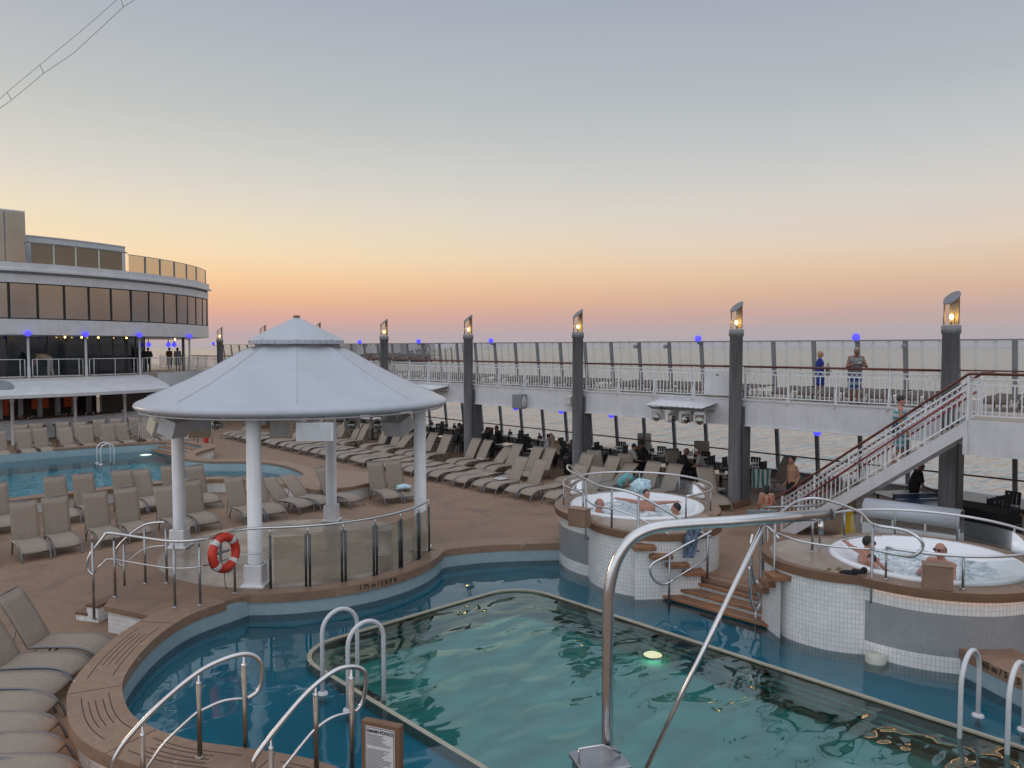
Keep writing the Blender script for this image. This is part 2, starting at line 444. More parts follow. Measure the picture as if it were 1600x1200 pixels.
def arc(c, r, a0, a1, n=24):
    return [(c[0] + r * cos(a0 + (a1 - a0) * k / n), c[1] + r * sin(a0 + (a1 - a0) * k / n)) for k in range(n + 1)]
def z_(path, z): return [(p[0], p[1], z) for p in path]
def text_mesh(body, size, depth=.002, bold=0.0):
    cu = bpy.data.curves.new('lettering', 'FONT'); cu.body = body; cu.size = size; cu.extrude = depth; cu.align_x = 'CENTER'; cu.align_y = 'CENTER'; cu.offset = bold
    o = bpy.data.objects.new('tmp_text', cu); C.objects.link(o)
    dg = bpy.context.evaluated_depsgraph_get(); me = bpy.data.meshes.new_from_object(o.evaluated_get(dg))
    bpy.data.objects.remove(o); bpy.data.curves.remove(cu)
    return me
def text_on(body, size, pos, xdir, ydir, m, parent, bold=0.0):
    me = text_mesh(body, size, bold=bold); me.materials.clear(); me.materials.append(m)
    o = bpy.data.objects.new('lettering', me); C.objects.link(o)
    x = Vector(xdir).normalized(); y = Vector(ydir).normalized(); z = x.cross(y)
    M = Matrix((x, y, z)).transposed().to_4x4(); me.transform(Matrix.Translation(Vector(pos) - Vector(parent.get('_w', (0, 0, 0)))) @ M)
    o.parent = parent
    return o
ORD = 'first second third fourth fifth sixth seventh eighth ninth tenth eleventh twelfth thirteenth fourteenth fifteenth sixteenth seventeenth eighteenth nineteenth twentieth'.split()
ORD += ['twenty-' + x for x in ORD[:9]] + ['thirtieth'] + ['thirty-' + x for x in ORD[:9]] + ['fortieth'] + ['forty-' + x for x in ORD[:9]]


# ================================================================== SKY, SUN, CAMERA
W = bpy.data.worlds.new('World'); S.world = W; W.use_nodes = True
def build_world():
    nt = W.node_tree; N = nt.nodes; L = nt.links; bg = N['Background']
    tc = N.new('ShaderNodeTexCoord'); nm = N.new('ShaderNodeVectorMath'); nm.operation = 'NORMALIZE'; L.new(tc.outputs['Generated'], nm.inputs[0])
    sp = N.new('ShaderNodeSeparateXYZ'); L.new(nm.outputs[0], sp.inputs[0])
    mx0 = N.new('ShaderNodeMath'); mx0.operation = 'MAXIMUM'; mx0.inputs[1].default_value = 0; L.new(sp.outputs[2], mx0.inputs[0])
    sq = N.new('ShaderNodeMath'); sq.operation = 'SQRT'; L.new(mx0.outputs[0], sq.inputs[0])
    def ramp(stops):
        r = N.new('ShaderNodeValToRGB'); r.color_ramp.interpolation = 'EASE'
        r.color_ramp.interpolation = 'LINEAR'
        els = r.color_ramp.elements
        for i, (deg, c) in enumerate(stops):
            p = math.sqrt(max(0, sin(R(deg))))
            e = els[i] if i < 2 else els.new(p)
            e.position = p; e.color = (*(lin(c) if max(c) > 3 else c), 1)
        L.new(sq.outputs[0], r.inputs[0]); return r
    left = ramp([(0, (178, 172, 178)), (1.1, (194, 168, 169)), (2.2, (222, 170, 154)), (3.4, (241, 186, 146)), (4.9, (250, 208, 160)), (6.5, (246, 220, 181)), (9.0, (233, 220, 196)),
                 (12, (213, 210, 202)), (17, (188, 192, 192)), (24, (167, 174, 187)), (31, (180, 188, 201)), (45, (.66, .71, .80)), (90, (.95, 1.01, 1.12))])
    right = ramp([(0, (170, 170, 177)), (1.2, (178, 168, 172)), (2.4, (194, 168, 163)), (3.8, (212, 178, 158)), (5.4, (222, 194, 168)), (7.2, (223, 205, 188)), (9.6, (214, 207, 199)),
                 (13, (198, 200, 200)), (17, (180, 186, 191)), (24, (162, 169, 183)), (31, (176, 184, 199)), (45, (.66, .71, .80)), (90, (.95, 1.01, 1.12))])  # highest stops of both ramps brightened above the view to light the decks
    az = N.new('ShaderNodeVectorMath'); az.operation = 'DOT_PRODUCT'; az.inputs[1].default_value = (ST[0], -ST[1], 0); L.new(nm.outputs[0], az.inputs[0])
    mr = N.new('ShaderNodeMapRange'); mr.inputs[1].default_value = -.62; mr.inputs[2].default_value = .62; mr.interpolation_type = 'SMOOTHSTEP'; L.new(az.outputs['Value'], mr.inputs[0])
    mix = N.new('ShaderNodeMix'); mix.data_type = 'RGBA'; L.new(mr.outputs[0], mix.inputs[0]); L.new(left.outputs[0], mix.inputs[6]); L.new(right.outputs[0], mix.inputs[7])
    # front-to-back factor, even all round
    fw = N.new('ShaderNodeVectorMath'); fw.operation = 'DOT_PRODUCT'; fw.inputs[1].default_value = (.35, .937, 0); L.new(nm.outputs[0], fw.inputs[0])
    mf = N.new('ShaderNodeMapRange'); mf.inputs[1].default_value = -1; mf.inputs[2].default_value = .45; mf.inputs[3].default_value = 1; mf.inputs[4].default_value = 1; L.new(fw.outputs['Value'], mf.inputs[0])
    mu = N.new('ShaderNodeVectorMath'); mu.operation = 'MULTIPLY'; L.new(mix.outputs[2], mu.inputs[0]); L.new(mf.outputs[0], mu.inputs[1])
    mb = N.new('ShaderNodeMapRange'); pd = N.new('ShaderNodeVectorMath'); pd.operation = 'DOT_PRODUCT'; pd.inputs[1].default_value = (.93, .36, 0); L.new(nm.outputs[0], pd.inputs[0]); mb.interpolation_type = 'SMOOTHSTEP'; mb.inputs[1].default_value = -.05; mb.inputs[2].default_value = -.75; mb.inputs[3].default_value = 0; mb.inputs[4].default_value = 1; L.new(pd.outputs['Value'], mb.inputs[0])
    bk = N.new('ShaderNodeMix'); bk.data_type = 'RGBA'; L.new(mb.outputs[0], bk.inputs[0]); L.new(mu.outputs[0], bk.inputs[6]); bk.inputs[7].default_value = (.98, 1.01, 1.08, 1)  # bright sky added behind and to port, out of view, as fill light
    # soft uneven haze in the low sky
    nz = N.new('ShaderNodeTexNoise'); nz.inputs['Scale'].default_value = 2.2; nz.inputs['Detail'].default_value = 4
    mp = N.new('ShaderNodeMapping'); mp.inputs['Scale'].default_value = (1, 1, 9); L.new(nm.outputs[0], mp.inputs[0]); L.new(mp.outputs[0], nz.inputs['Vector'])
    nr = N.new('ShaderNodeMapRange'); nr.inputs[1].default_value = .3; nr.inputs[2].default_value = .7; nr.inputs[3].default_value = .99; nr.inputs[4].default_value = 1.01; L.new(nz.outputs['Fac'], nr.inputs[0])
    m2 = N.new('ShaderNodeVectorMath'); m2.operation = 'MULTIPLY'; L.new(bk.outputs[2], m2.inputs[0]); L.new(nr.outputs[0], m2.inputs[1])
    sky = N.new('ShaderNodeTexSky'); sky.sky_type = 'NISHITA'; sky.sun_disc = False; sky.sun_elevation = R(3); sky.sun_rotation = R(SUN_ROT); sky.dust_density = 4
    sk = N.new('ShaderNodeVectorMath'); sk.operation = 'SCALE'; sk.inputs['Scale'].default_value = .006; L.new(sky.outputs[0], sk.inputs[0])
    ad = N.new('ShaderNodeVectorMath'); ad.operation = 'ADD'; L.new(m2.outputs[0], ad.inputs[0]); L.new(sk.outputs[0], ad.inputs[1])
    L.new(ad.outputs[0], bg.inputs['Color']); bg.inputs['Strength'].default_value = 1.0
SUN_AZ = 12.0        # degrees from the ship axis towards port, where the afterglow is strongest
SUN_ROT = -SUN_AZ
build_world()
sd = bpy.data.lights.new('sun', 'SUN'); sd.energy = .8; sd.angle = R(14); sd.color = (1, .72, .48)
so = bpy.data.objects.new('sun', sd); C.objects.link(so); so['kind'] = 'helper'
_sv = Vector((-sin(R(SUN_AZ)) * cos(R(5)), cos(R(SUN_AZ)) * cos(R(5)), sin(R(5))))
so.rotation_euler = _sv.to_track_quat('Z', 'Y').to_euler()
so.location = (0, 0, 40)
cd = bpy.data.cameras.new('camera'); cam = bpy.data.objects.new('camera', cd); C.objects.link(cam); S.camera = cam
cd.sensor_fit = 'HORIZONTAL'; cd.sensor_width = 36; cd.lens = 36 * F / 1600; cd.clip_start = .1; cd.clip_end = 90000
cam.location = (0, 0, HC)
cam.rotation_euler = (PI / 2 - PITCH, 0, -math.atan2(ST[1], SH[1]))
S.view_settings.view_transform = 'Standard'; S.view_settings.look = 'None'; S.view_settings.exposure = 0; S.view_settings.gamma = 1
S.view_settings.use_curve_mapping = False
S.cycles.max_bounces = 10; S.cycles.transparent_max_bounces = 24; S.cycles.diffuse_bounces = 3; S.cycles.glossy_bounces = 4
S.cycles.sample_clamp_indirect = 4
S.cycles.caustics_reflective = False; S.cycles.caustics_refractive = False

# ================================================================== SEA AND HAZE
def sea():
    m = bpy.data.materials.new('sea_water'); m.use_nodes = True; nt = m.node_tree; N = nt.nodes; L = nt.links; b = N['Principled BSDF']
    b.inputs['Base Color'].default_value = (.15, .21, .225, 1); b.inputs['Roughness'].default_value = .16; b.inputs['IOR'].default_value = 1.8
    geo = N.new('ShaderNodeNewGeometry'); prev = None
    for (sx, sy, d, det) in ((.018, .07, 4.5, 3), (.09, .34, 1.1, 2), (.7, 1.5, .06, 1)):
        mp = N.new('ShaderNodeMapping'); mp.inputs['Rotation'].default_value = (0, 0, R(-40)); mp.inputs['Scale'].default_value = (sx, sy, 1); L.new(geo.outputs['Position'], mp.inputs[0])
        nz = N.new('ShaderNodeTexNoise'); nz.inputs['Scale'].default_value = 1; nz.inputs['Detail'].default_value = det; L.new(mp.outputs[0], nz.inputs['Vector'])
        bp = N.new('ShaderNodeBump'); bp.inputs['Distance'].default_value = d; bp.inputs['Strength'].default_value = .8; L.new(nz.outputs['Fac'], bp.inputs['Height'])
        if prev: L.new(prev.outputs[0], bp.inputs['Normal'])
        prev = bp
    L.new(prev.outputs[0], b.inputs['Normal'])
    B = MB(); n = 48; rs = (0, 200, 1500, 9000, 40000)
    B.lathe([(max(r, .01), -27) for r in rs[::-1]], (0, 0), n, sm=False)
    o = B.build('sea', m); struct(o)
sea()
def haze():
    m = bpy.data.materials.new('haze_air'); m.use_nodes = True; nt = m.node_tree; N = nt.nodes; N.remove(N['Principled BSDF'])
    v = N.new('ShaderNodeVolumePrincipled'); v.inputs['Color'].default_value = (.86, .86, .9, 1); v.inputs['Density'].default_value = .28 / 9000; v.inputs['Anisotropy'].default_value = .3
    nt.links.new(v.outputs[0], N['Material Output'].inputs['Volume'])
    B = MB(); B.box((0, 0, -6), (90000, 90000, 44)); o = B.build('haze', m); o['kind'] = 'stuff'
haze()

# ================================================================== POOL OUTLINES
GZ = (8.72, 16.6)
near_in = [(6.35, 13.93), (5.84, 14.0), (5.09, 13.76), (4.37, 13.17), (3.76, 12.4), (3.34, 11.67), (3.16, 11.0), (3.1, 10.4), (3.2, 9.85), (3.42, 9.26), (3.75, 8.75), (4.11, 8.17), (4.33, 7.7), (4.48, 7.0), (4.58, 6.3), (5.1, 5.5), (5.75, 4.8), (5.8, 3.8), (5.0, 2.6), (4.4, 1.0), (5.2, -.6), (7, -1.6), (9.5, -1.4)]
near_in = [(p.x, p.y) for p in smooth_path([(a, b, 0) for a, b in near_in[1:]], 4)]
starb_in = [(10.95, 14.05), (11.3, 14.05), (12.1, 13.73), (12.86, 13.2), (13.5, 12.7), (14.0, 12.1)]
starb_in = [(p.x, p.y) for p in smooth_path([(a, b, 0) for a, b in starb_in], 4)]
wedge_in = [(14.0, 4.2), (13.35, 3.83), (12.79, 2.9), (12.3, 2.0), (12.1, .8), (11.3, -.6), (9.5, -1.4)]
gz_arc = arc(GZ, 3.42, R(226), R(308), 28)
POOL = near_in[::-1] + gz_arc + starb_in + [(14.6, 11.9), (14.6, 4.4)] + wedge_in[:-1]
def rrect(x0, x1, y0, y1, r, n=8):
    out = []
    for cx, cy, a in ((x1 - r, y1 - r, 0), (x0 + r, y1 - r, 90), (x0 + r, y0 + r, 180), (x1 - r, y0 + r, 270)):
        out += arc((cx, cy), r, R(a), R(a + 90), n)
    return out
LIP_O = rrect(6.05, 11.52, .4, 12.0, .9); LIP_I = rrect(6.125, 11.445, .475, 11.925, .825)
ZW = .08
W2 = [(-3, 28.55), (4.6, 28.5), (9.6, 28.5), (11.4, 28.0), (12.6, 26.6), (13.3, 25.9), (13.9, 26.1), (14.3, 27.3), (14.45, 29.2), (14.0, 30.7), (12.7, 32.0), (12.3, 33.4), (12.6, 34.8), (13.5, 36.0), (14.4, 37.0), (14.3, 39.6), (12.8, 40.35), (9, 40.8), (-3, 40.8)]
W2s = [(p.x, p.y) for p in smooth_path([(a, b, 0) for a, b in W2[1:-1]], 4)]
POOL2 = [(-3, 28.55)] + W2s + [(-3, 40.8)]

# ================================================================== DECK
def inset_hole(poly): return poly
deck = fill('pool_deck', [[(-14, -12), (29.1, -12), (29.1, 90), (-14, 90)], POOL, POOL2], 0, deck_m)

# pool basins
fill('shallow_pool_floor', [POOL, LIP_O], -.06, blue_floor)
fill('deep_pool_floor', [LIP_I], -.42, teal_floor)
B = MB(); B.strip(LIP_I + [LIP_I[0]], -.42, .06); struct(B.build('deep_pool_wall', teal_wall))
B = MB(); B.band(LIP_O, LIP_I, -.3, .088, True)
struct(B.build('pool_lip', lip_m))
B = MB()
for k, off in enumerate((.05, .11, .17)):      # overflow steps under the lip
    A = offset(LIP_I, off, True); D = offset(LIP_I, off + .05, True)
    B.band(A, D, -.10 - .06 * k, -.07 - .06 * k, True)
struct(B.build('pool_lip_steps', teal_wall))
B = MB(); B.strip(near_in[::-1] + gz_arc + starb_in, ZW - .01, .42); B.strip(wedge_in, ZW - .01, .42); struct(B.build('pool_wall', poolwall))
B = MB(); B.strip(near_in[::-1] + gz_arc + starb_in, -.1, ZW - .01); B.strip(wedge_in, -.1, ZW - .01); struct(B.build('underwater_wall', blue_floor))
wm_calm = water('shallow_water', (.82, .98, 1), [(.55, 1.6, .035, 2), (2.6, 1.3, .003, 1)], 1.65)
wm_deep = water('deep_water', (.82, .99, .98), [(.8, 1.8, .085, 1), (2.4, 1.5, .010, 1)], 2.6, (.84, 1, .97))
fill('shallow_water', [POOL, LIP_O], ZW, wm_calm)
fill('deep_water', [LIP_I], .05, wm_deep)
# underwater lamp on the deep wall
p = at(1020, 1024, -.3)
B = MB(); B.sphere((0, 0, 0), (.17, .17, .05), 16); t = thing('underwater_lamp', 'glowing yellow underwater lamp in the teal main pool', 'pool lamp', (p.x, p.y, -.3))
l_ = B.build('lens', pool_lamp, t, world=False)
B = MB(); B.tube(z_(arc((0, 0), .18, 0, 2 * PI, 20)[:-1], 0), .02, 6, True); B.build('rim', steel, t, world=False)

# ---- coping of the main pool: raised wall plus overhanging slab
CB = .335
def coping(inner, w, name, tile=True):
    out = offset(inner, -w)
    if math.hypot(out[len(out) // 2][0] - 8.75, out[len(out) // 2][1] - 7) < math.hypot(inner[len(inner) // 2][0] - 8.75, inner[len(inner) // 2][1] - 7): out = offset(inner, w)
    mid = [((a[0] * .86 + b[0] * .14), (a[1] * .86 + b[1] * .14)) for a, b in zip(out, inner)]
    B = MB(); B.band([(a[0] * 1.02 - b[0] * .02, a[1] * 1.02 - b[1] * .02) for a, b in zip(inner, out)], out, CB, .5)
    struct(B.build(name, coping_m))
    B = MB(); B.strip(mid, 0, .34)
    struct(B.build(name + '_wall', tile_w))
    return out, mid
near_out, near_mid = coping(near_in, .66, 'pool_coping')
starb_out, _ = coping(starb_in, .62, 'pool_coping')
wedge_out, _ = coping(wedge_in[1:], .8, 'pool_coping')
# decorative grooves and slab joints in the near coping
B = MB(); L0 = len(near_in)
def lerp2(a, b, t): return (a[0] + (b[0] - a[0]) * t, a[1] + (b[1] - a[1]) * t)
segs = [(6, 16), (17, 27), (28, 38), (39, 49), (50, 60)]
for a, b in segs:
    for t in (.24, .36, .5, .62, .74):
        pth = [lerp2(near_in[i], near_out[i], t) for i in range(a + (1 if t in (.24, .74) else 2), b - (0 if t in (.24, .74) else 2))]
        B.band(pth, offset(pth, .012), .4985, .5025)
    for i in (a, b):
        A = lerp2(near_in[i], near_out[i], .0); D = lerp2(near_in[i], near_out[i], 1)
        dx, dy = D[0] - A[0], D[1] - A[1]; l = math.hypot(dx, dy); nx, ny = -dy / l * .006, dx / l * .006
        if i == a: B.band([(A[0] + nx, A[1] + ny), (D[0] + nx, D[1] + ny)], [(A[0] - nx, A[1] - ny), (D[0] - nx, D[1] - ny)], .4985, .5022)
struct(B.build('coping_grooves', groove_m))
# LED strip under the near coping (lit orange in the photograph) - a real lamp under the overhang
led_path = [lerp2(near_mid[i], near_out[i], .35) for i in range(8, 40)]
t = thing('led_strip', 'orange light strip glowing under the raised pool coping by the sun loungers', 'light strip', (*led_path[10], .37))
B = MB(); B.tube(z_(led_path[8:], .325), .008, 6); B.build('strip', led_orange, t)

# gazebo platform and walkway
B = MB(); B.lathe([(0.01, .5), (3.08, .5), (3.08, .0)], GZ, 72, sm=False); struct(B.build('gazebo_floor', wet_m))
ga0 = arc(GZ, 3.06, R(222), R(312), 40); ga1 = arc(GZ, 3.46, R(222), R(312), 40)
B = MB(); B.band(ga0, ga1, .335, .506); struct(B.build('gazebo_coping', coping_m))
walk = [(6.4, 14.1), (5.84, 14.05), (5.09, 13.8), (4.9, 13.7), (4.55, 14.15), (4.1, 15.3), (4.65, 16.25), (5.75, 17.0), (6.3, 15.6)]
B = MB(); B.prism(walk, .40, .497); struct(B.build('gazebo_walkway', deck_m))
wk = [(4.95, 13.75), (4.6, 14.2), (4.16, 15.28), (4.7, 16.2), (5.75, 16.95)]
B = MB(); B.strip(wk, 0, .40); struct(B.build('walkway_wall', tile_w))
t = thing('deck_steps', 'two small wooden steps up to the gazebo walkway beside the handrail', 'steps', (4.1, 15.9, 0))
d_ = Vector((-.5, .87, 0))
for k, (o_, h) in enumerate(((.16, .34), (.42, .17))):
    c = Vector((4.6, 16.15, 0)) + d_ * o_
    B = MB(); B.bbox((c.x, c.y, h - .03), (.3, 1.0, .06), .008, math.atan2(.87, -.5)); B.build('step', wood_dark, t)
    B = MB(); B.box((c.x, c.y, (h - .06) / 2), (.27, .97, h - .06), math.atan2(.87, -.5)); B.build('riser', tile_w, t)

# depth writing
def arc_text(body, ctr, r, a_mid, size, z, m, name, label):
    t = thing(name, label, 'depth marking', (ctr[0] + r * cos(a_mid), ctr[1] + r * sin(a_mid), z))
    return text_on(body, size, (ctr[0] + r * cos(a_mid), ctr[1] + r * sin(a_mid), z), (-sin(a_mid), cos(a_mid), 0), (0, 0, 1), m, t), t
# curved text: bend the lettering round the coping
def bend_text(body, ctr, r, a_mid, size, z, m, name, label, bold=.0, inward=False):
    me = text_mesh(body, size, bold=bold); me.materials.clear(); me.materials.append(m)
    for v in me.vertices:
        a = a_mid + v.co.x / r; rr = r + v.co.z + .002
        v.co = (ctr[0] + rr * cos(a), ctr[1] + rr * sin(a), z + v.co.y)
    o = bpy.data.objects.new(name, me); C.objects.link(o); tag(o, label, 'depth marking'); return o
bend_text('1.75 m / 5 ft 9 in', GZ, 3.46, R(269), .135, .43, ink, 'depth_marking', 'black lettering 1.75 m / 5 ft 9 in on the gazebo pool coping', .003)
w0 = Vector((13.3, 3.76, .44)); w1 = Vector((12.79, 2.9, .44)); wd = (w1 - w0).normalized()
t = thing('depth_marking', 'black depth lettering in metres on the wooden pool edge behind the white ladder', 'depth marking', w0 + wd * .62)
wn = Vector((wd.y, -wd.x, 0)); wn = wn if wn.x < 0 else -wn
text_on('1.65 m / 5 ft 5 in', .135, w0 + wd * .72 + wn * .02, wd, (0, 0, 1), ink, t, .003)

# returns and skimmer drums in the water by the walls
def drum(p, r, h, label):
    t = thing('pool_inlet', label, 'pool inlet', (p[0], p[1], ZW - .05)); B = MB()
    B.lathe([(.001, h), (r * .92, h), (r, h - .012), (r, -.1)], (0, 0), 20); B.build('drum', inlet_m, t, world=False)
    B = MB(); B.lathe([(.001, h + .012), (r * .5, h + .012), (r * .55, h)], (0, 0), 16); B.build('lid', inlet_m, t, world=False)
drum(at(772, 869, .1)[:2], .15, .16, 'round white pool inlet against the wall between gazebo and left hot tub, left one')
drum(at(839, 869, .1)[:2], .15, .16, 'round white pool inlet nearest the wall of the left hot tub')
drum(at(264, 1001, .1)[:2], .12, .16, 'round white pool inlet under the curved coping left of the gazebo walkway')
drum(at(1368, 1032, .1)[:2], .16, .18, 'cream pool inlet at the foot of the right hot tub tile wall')
drum(at(1532, 1050, .1)[:2], .15, .18, 'dim pool inlet between the right hot tub and the wooden pool edge')

# ---- second pool
far_floor = mat('far_pool_blue', (.04, .33, .40), .6, var=.12, scale=.6)
fill('far_pool_floor', [POOL2], -.5, far_floor)
B = MB(); B.strip(POOL2 , -.5, .42); struct(B.build('far_pool_wall', poolwall))
wm_far = water('far_water', (.8, .95, 1), [(1.6, 1.8, .02, 2)], 1.3)
fill('far_water', [POOL2], ZW, wm_far)
c2o = offset(W2s, -.6)
if c2o[5][1] > W2s[5][1]: c2o = offset(W2s, .6)
B = MB(); B.band(W2s, c2o, .39, .5); struct(B.build('far_pool_coping', coping_m))
B = MB(); B.strip([lerp2(a, b, .12) for a, b in zip(c2o, W2s)], 0, .4); struct(B.build('far_coping_wall', tile_w))
# raised plateau right of the far pool
plat = [(12.3, 25.7), (12.75, 23.0), (13.9, 22.75), (15.3, 23.1), (16.2, 24.7), (15.2, 26.8), (14.5, 26.6), (13.7, 25.5)]
B = MB(); B.prism(plat, .38, .497); struct(B.build('far_plateau', coping_m))
B = MB(); pl2 = [(12.36, 25.7), (12.8, 23.06), (13.9, 22.8), (15.25, 23.15), (16.12, 24.7)]
B.strip(pl2, 0, .38); struct(B.build('plateau_wall', tile_w))
# steps into the far pool
t = thing('pool_steps', 'broad wooden steps at the far end of the second pool', 'steps', (13.4, 40.5, 0))
for k in range(3):
    B = MB(); B.bbox((13.2 + .3 * k, 38.2, .16 + .16 * k), (.3, 3.6, .05), .01); B.build('tread', wood_step, t)
    B = MB(); B.box((13.3 + .3 * k, 38.2, .06 + .16 * k), (.25, 3.55, .14)); B.build('riser', tile_w, t)
p = at(228, 721, -.3); t = thing('underwater_lamp', 'bright white underwater lamp in the far pool beside the ladder', 'pool lamp', (p.x, p.y, 0.06))
pool_lamp2 = emis('underwater_lamp_white', (1, .95, .75), 2.2)
B = MB(); B.sphere((0, 0, -.06), (.3, .3, .05), 14); B.build('lens', pool_lamp2, t, world=False)
B = MB(); B.tube(z_(arc((0, 0), .3, 0, 2 * PI, 20)[:-1], -.06), .03, 6, True); B.build('rim', steel, t, world=False)

# ================================================================== GAZEBO
def gazebo():
    t = thing('gazebo', 'white round gazebo with conical roof and four columns beside the pool', 'gazebo', (GZ[0], GZ[1], .5))
    cx, cy = GZ
    # main roof: eight faint facets that melt into a round padded rim
    prof = [(.98, 5.27, 1), (1.2, 5.16, 1), (1.75, 4.83, 1), (2.3, 4.53, 1), (2.85, 4.275, 1), (3.12, 4.165, .8), (3.30, 4.10, .3), (3.42, 4.07, 0), (3.475, 4.03, 0), (3.495, 3.985, 0), (3.475, 3.94, 0), (3.41, 3.90, 0), (3.3, 3.885, 0), (3.1, 3.9, 0), (2.5, 4.0, 0), (1.0, 4.2, 0), (.01, 4.25, 0)]
    n = 128; B = MB(); b = 0; rot = R(-118)
    for (r, z, f) in prof:
        for k in range(n):
            a = 2 * PI * k / n; m_ = ((a - rot) % (2 * PI / 8)) - PI / 8
            fac = cos(PI / 8) / cos(m_); rr = r * (1 + f * (fac / .96 - 1))
            B.v.append((cx + rr * cos(a), cy + rr * sin(a), z))
    for i in range(len(prof) - 1):
        for k in range(n):
            l = (k + 1) % n; B.face((i * n + k, (i + 1) * n + k, (i + 1) * n + l, i * n + l), i > 4)
    roof = B.build('roof', roofwhite, t)
    B = MB(); B.lathe([(.93, 5.2), (.93, 5.36), (1.0, 5.36)], GZ, 48); B.build('vent_ring', grey_under, roof)
    B = MB()
    pr = [(1.05, 5.33), (1.075, 5.335), (1.075, 5.42), (1.03, 5.44), (.06, 5.95), (.06, 5.98), (.001, 5.98)]
    for (r, z) in pr:
        for k in range(64):
            a = 2 * PI * k / 64; m_ = ((a - rot) % (2 * PI / 8)) - PI / 8; f = 1 if r < 1.04 else 0
            rr = r * (1 + f * (cos(PI / 8) / cos(m_) / .96 - 1)); B.v.append((cx + rr * cos(a), cy + rr * sin(a), z))
    for i in range(len(pr) - 1):
        for k in range(64): l = (k + 1) % 64; B.face((i * 64 + k, i * 64 + l, (i + 1) * 64 + l, (i + 1) * 64 + k), False)
    capo = B.build('roof_cap', roofwhite, t)
    B = MB()
    for k in range(40): a = 2 * PI * k / 40; B.sphere((cx + 1.077 * cos(a), cy + 1.077 * sin(a), 5.378), .014, 6)
    B.build('rivets', pillar_m, capo)
    B = MB(); B.lathe([(.001, 6.0), (.07, 6.0), (.075, 5.97), (.075, 5.94)], GZ, 16); B.build('finial', coping_edge, capo)
    for k in range(8):      # welded seams along the facet edges
        a = rot + PI / 4 * k; B = MB(); B.tube([(cx + r / .96 * cos(a) / 1.0, cy + r / .96 * sin(a), z + .004) for r, z, f in prof[:6]], .005, 6); B.build('seam', roofwhite, roof)
    for a in (R(225), R(315), R(45), R(135)):
        c = (cx + 2.88 * cos(a), cy + 2.88 * sin(a)); B = MB()
        B.lathe([(.165, 3.98), (.142, 3.8), (.142, .95), (.165, .95), (.165, .93)], c, 24); col = B.build('column', column_white, t)
        B = MB(); B.bbox((c[0], c[1], .73), (.36, .36, .44), .02, R(45)); B.bbox((c[0], c[1], .525), (.47, .47, .05), .01, R(45)); B.build('column_base', column_white, col)
    # rim gutter
    B = MB(); B.tube(z_(arc(GZ, 3.38, 0, 2 * PI, 90)[:-1], 3.865), .018, 6, True); B.build('rim_trim', grey_under, roof)
gazebo()
# loudspeakers and moving lamps under the roof
def speaker_box(name, label, u, v, x, dims, rz, tilt, m):
    p = at_x(u, v, x)
    t = thing(name, label, 'loudspeaker', p)
    Mx = Matrix.Rotation(tilt, 3, 'X')
    B = MB(); B.box((0, 0, 0), dims, rz, Mx); B.build('cabinet', m, t, world=False)
    B = MB(); B.box((0, 0, 0), (dims[0] * .86, dims[1] + .012, dims[2] * .84), rz, Mx); B.build('grille', speaker_grey, t, world=False)
    B = MB(); B.box((0, 0, dims[2] / 2 + .12), (.08, .08, .28), rz); B.build('bracket', white, t, world=False)
speaker_box('loudspeaker', 'wide white loudspeaker cabinet hanging at the front under the gazebo roof', 495, 674, 7.55, (.72, .36, .36), R(-42), R(-4), white)
speaker_box('loudspeaker', 'tall white loudspeaker above the left gazebo column', 272, 667, 6.3, (.5, .42, .38), R(30), R(18), white)
speaker_box('loudspeaker', 'white loudspeaker tilted out at the right edge under the gazebo roof', 622, 664, 10.6, (.55, .5, .36), R(-70), R(22), white)
speaker_box('loudspeaker', 'cream horn loudspeaker hanging at the far side under the gazebo roof', 440, 672, 9.6, (.5, .36, .42), R(-45), R(-10), cream)
speaker_box('loudspeaker', 'cream box loudspeaker hanging left of the left gazebo column', 245, 665, 6.4, (.3, .3, .36), R(10), R(30), cream)
speaker_box('loudspeaker', 'large olive cream loudspeaker between left and front gazebo columns', 312, 668, 7.2, (.5, .4, .38), R(-20), R(-28), cream)
def moving_lamp(label, pos, group=None, yaw=0, size=1.0):
    t = thing('stage_light', label, 'stage light', pos, group, yaw)
    B = MB(); B.bbox((0, 0, -.05 * size), (.3 * size, .24 * size, .1 * size), .02 * size); B.build('base', white, t, world=False)
    for s_ in (-1, 1): B = MB(); B.bbox((s_ * .15 * size, 0, -.22 * size), (.05 * size, .12 * size, .28 * size), .01 * size); B.build('yoke_arm', white, t, world=False)
    B = MB(); B.lathe([(.001, -.34), (.09, -.34), (.12, -.28), (.125, -.12), (.1, -.05), (.001, -.04)], (0, 0), 18)
    B.v = [(x * size, (z + .22) * size * -1.0, (y) * size - .27 * size) for x, y, z in B.v]
    hd = B.build('head', cream if size > 1 else white, t, world=False)
    B = MB(); B.lathe([(.001, 0), (.085, 0), (.095, -.012)], (0, 0), 16); B.v = [(x * size, .135 * size + z * size, y * size - .27 * size) for x, y, z in B.v]; B.build('lens', pane_dark, hd, world=False)
    return t
for u, v, x, lb in ((338, 655, 8.0, 'moving stage light left of the front gazebo column'), (550, 651, 10.3, 'moving stage light right of the wide gazebo loudspeaker'), (590, 651, 11.0, 'moving stage light nearest the right gazebo column')):
    p = at_x(u, 664, x); moving_lamp('white ' + lb, (p.x, p.y, p.z + .32), 'stage lights under the gazebo roof', R(150), 1.15)

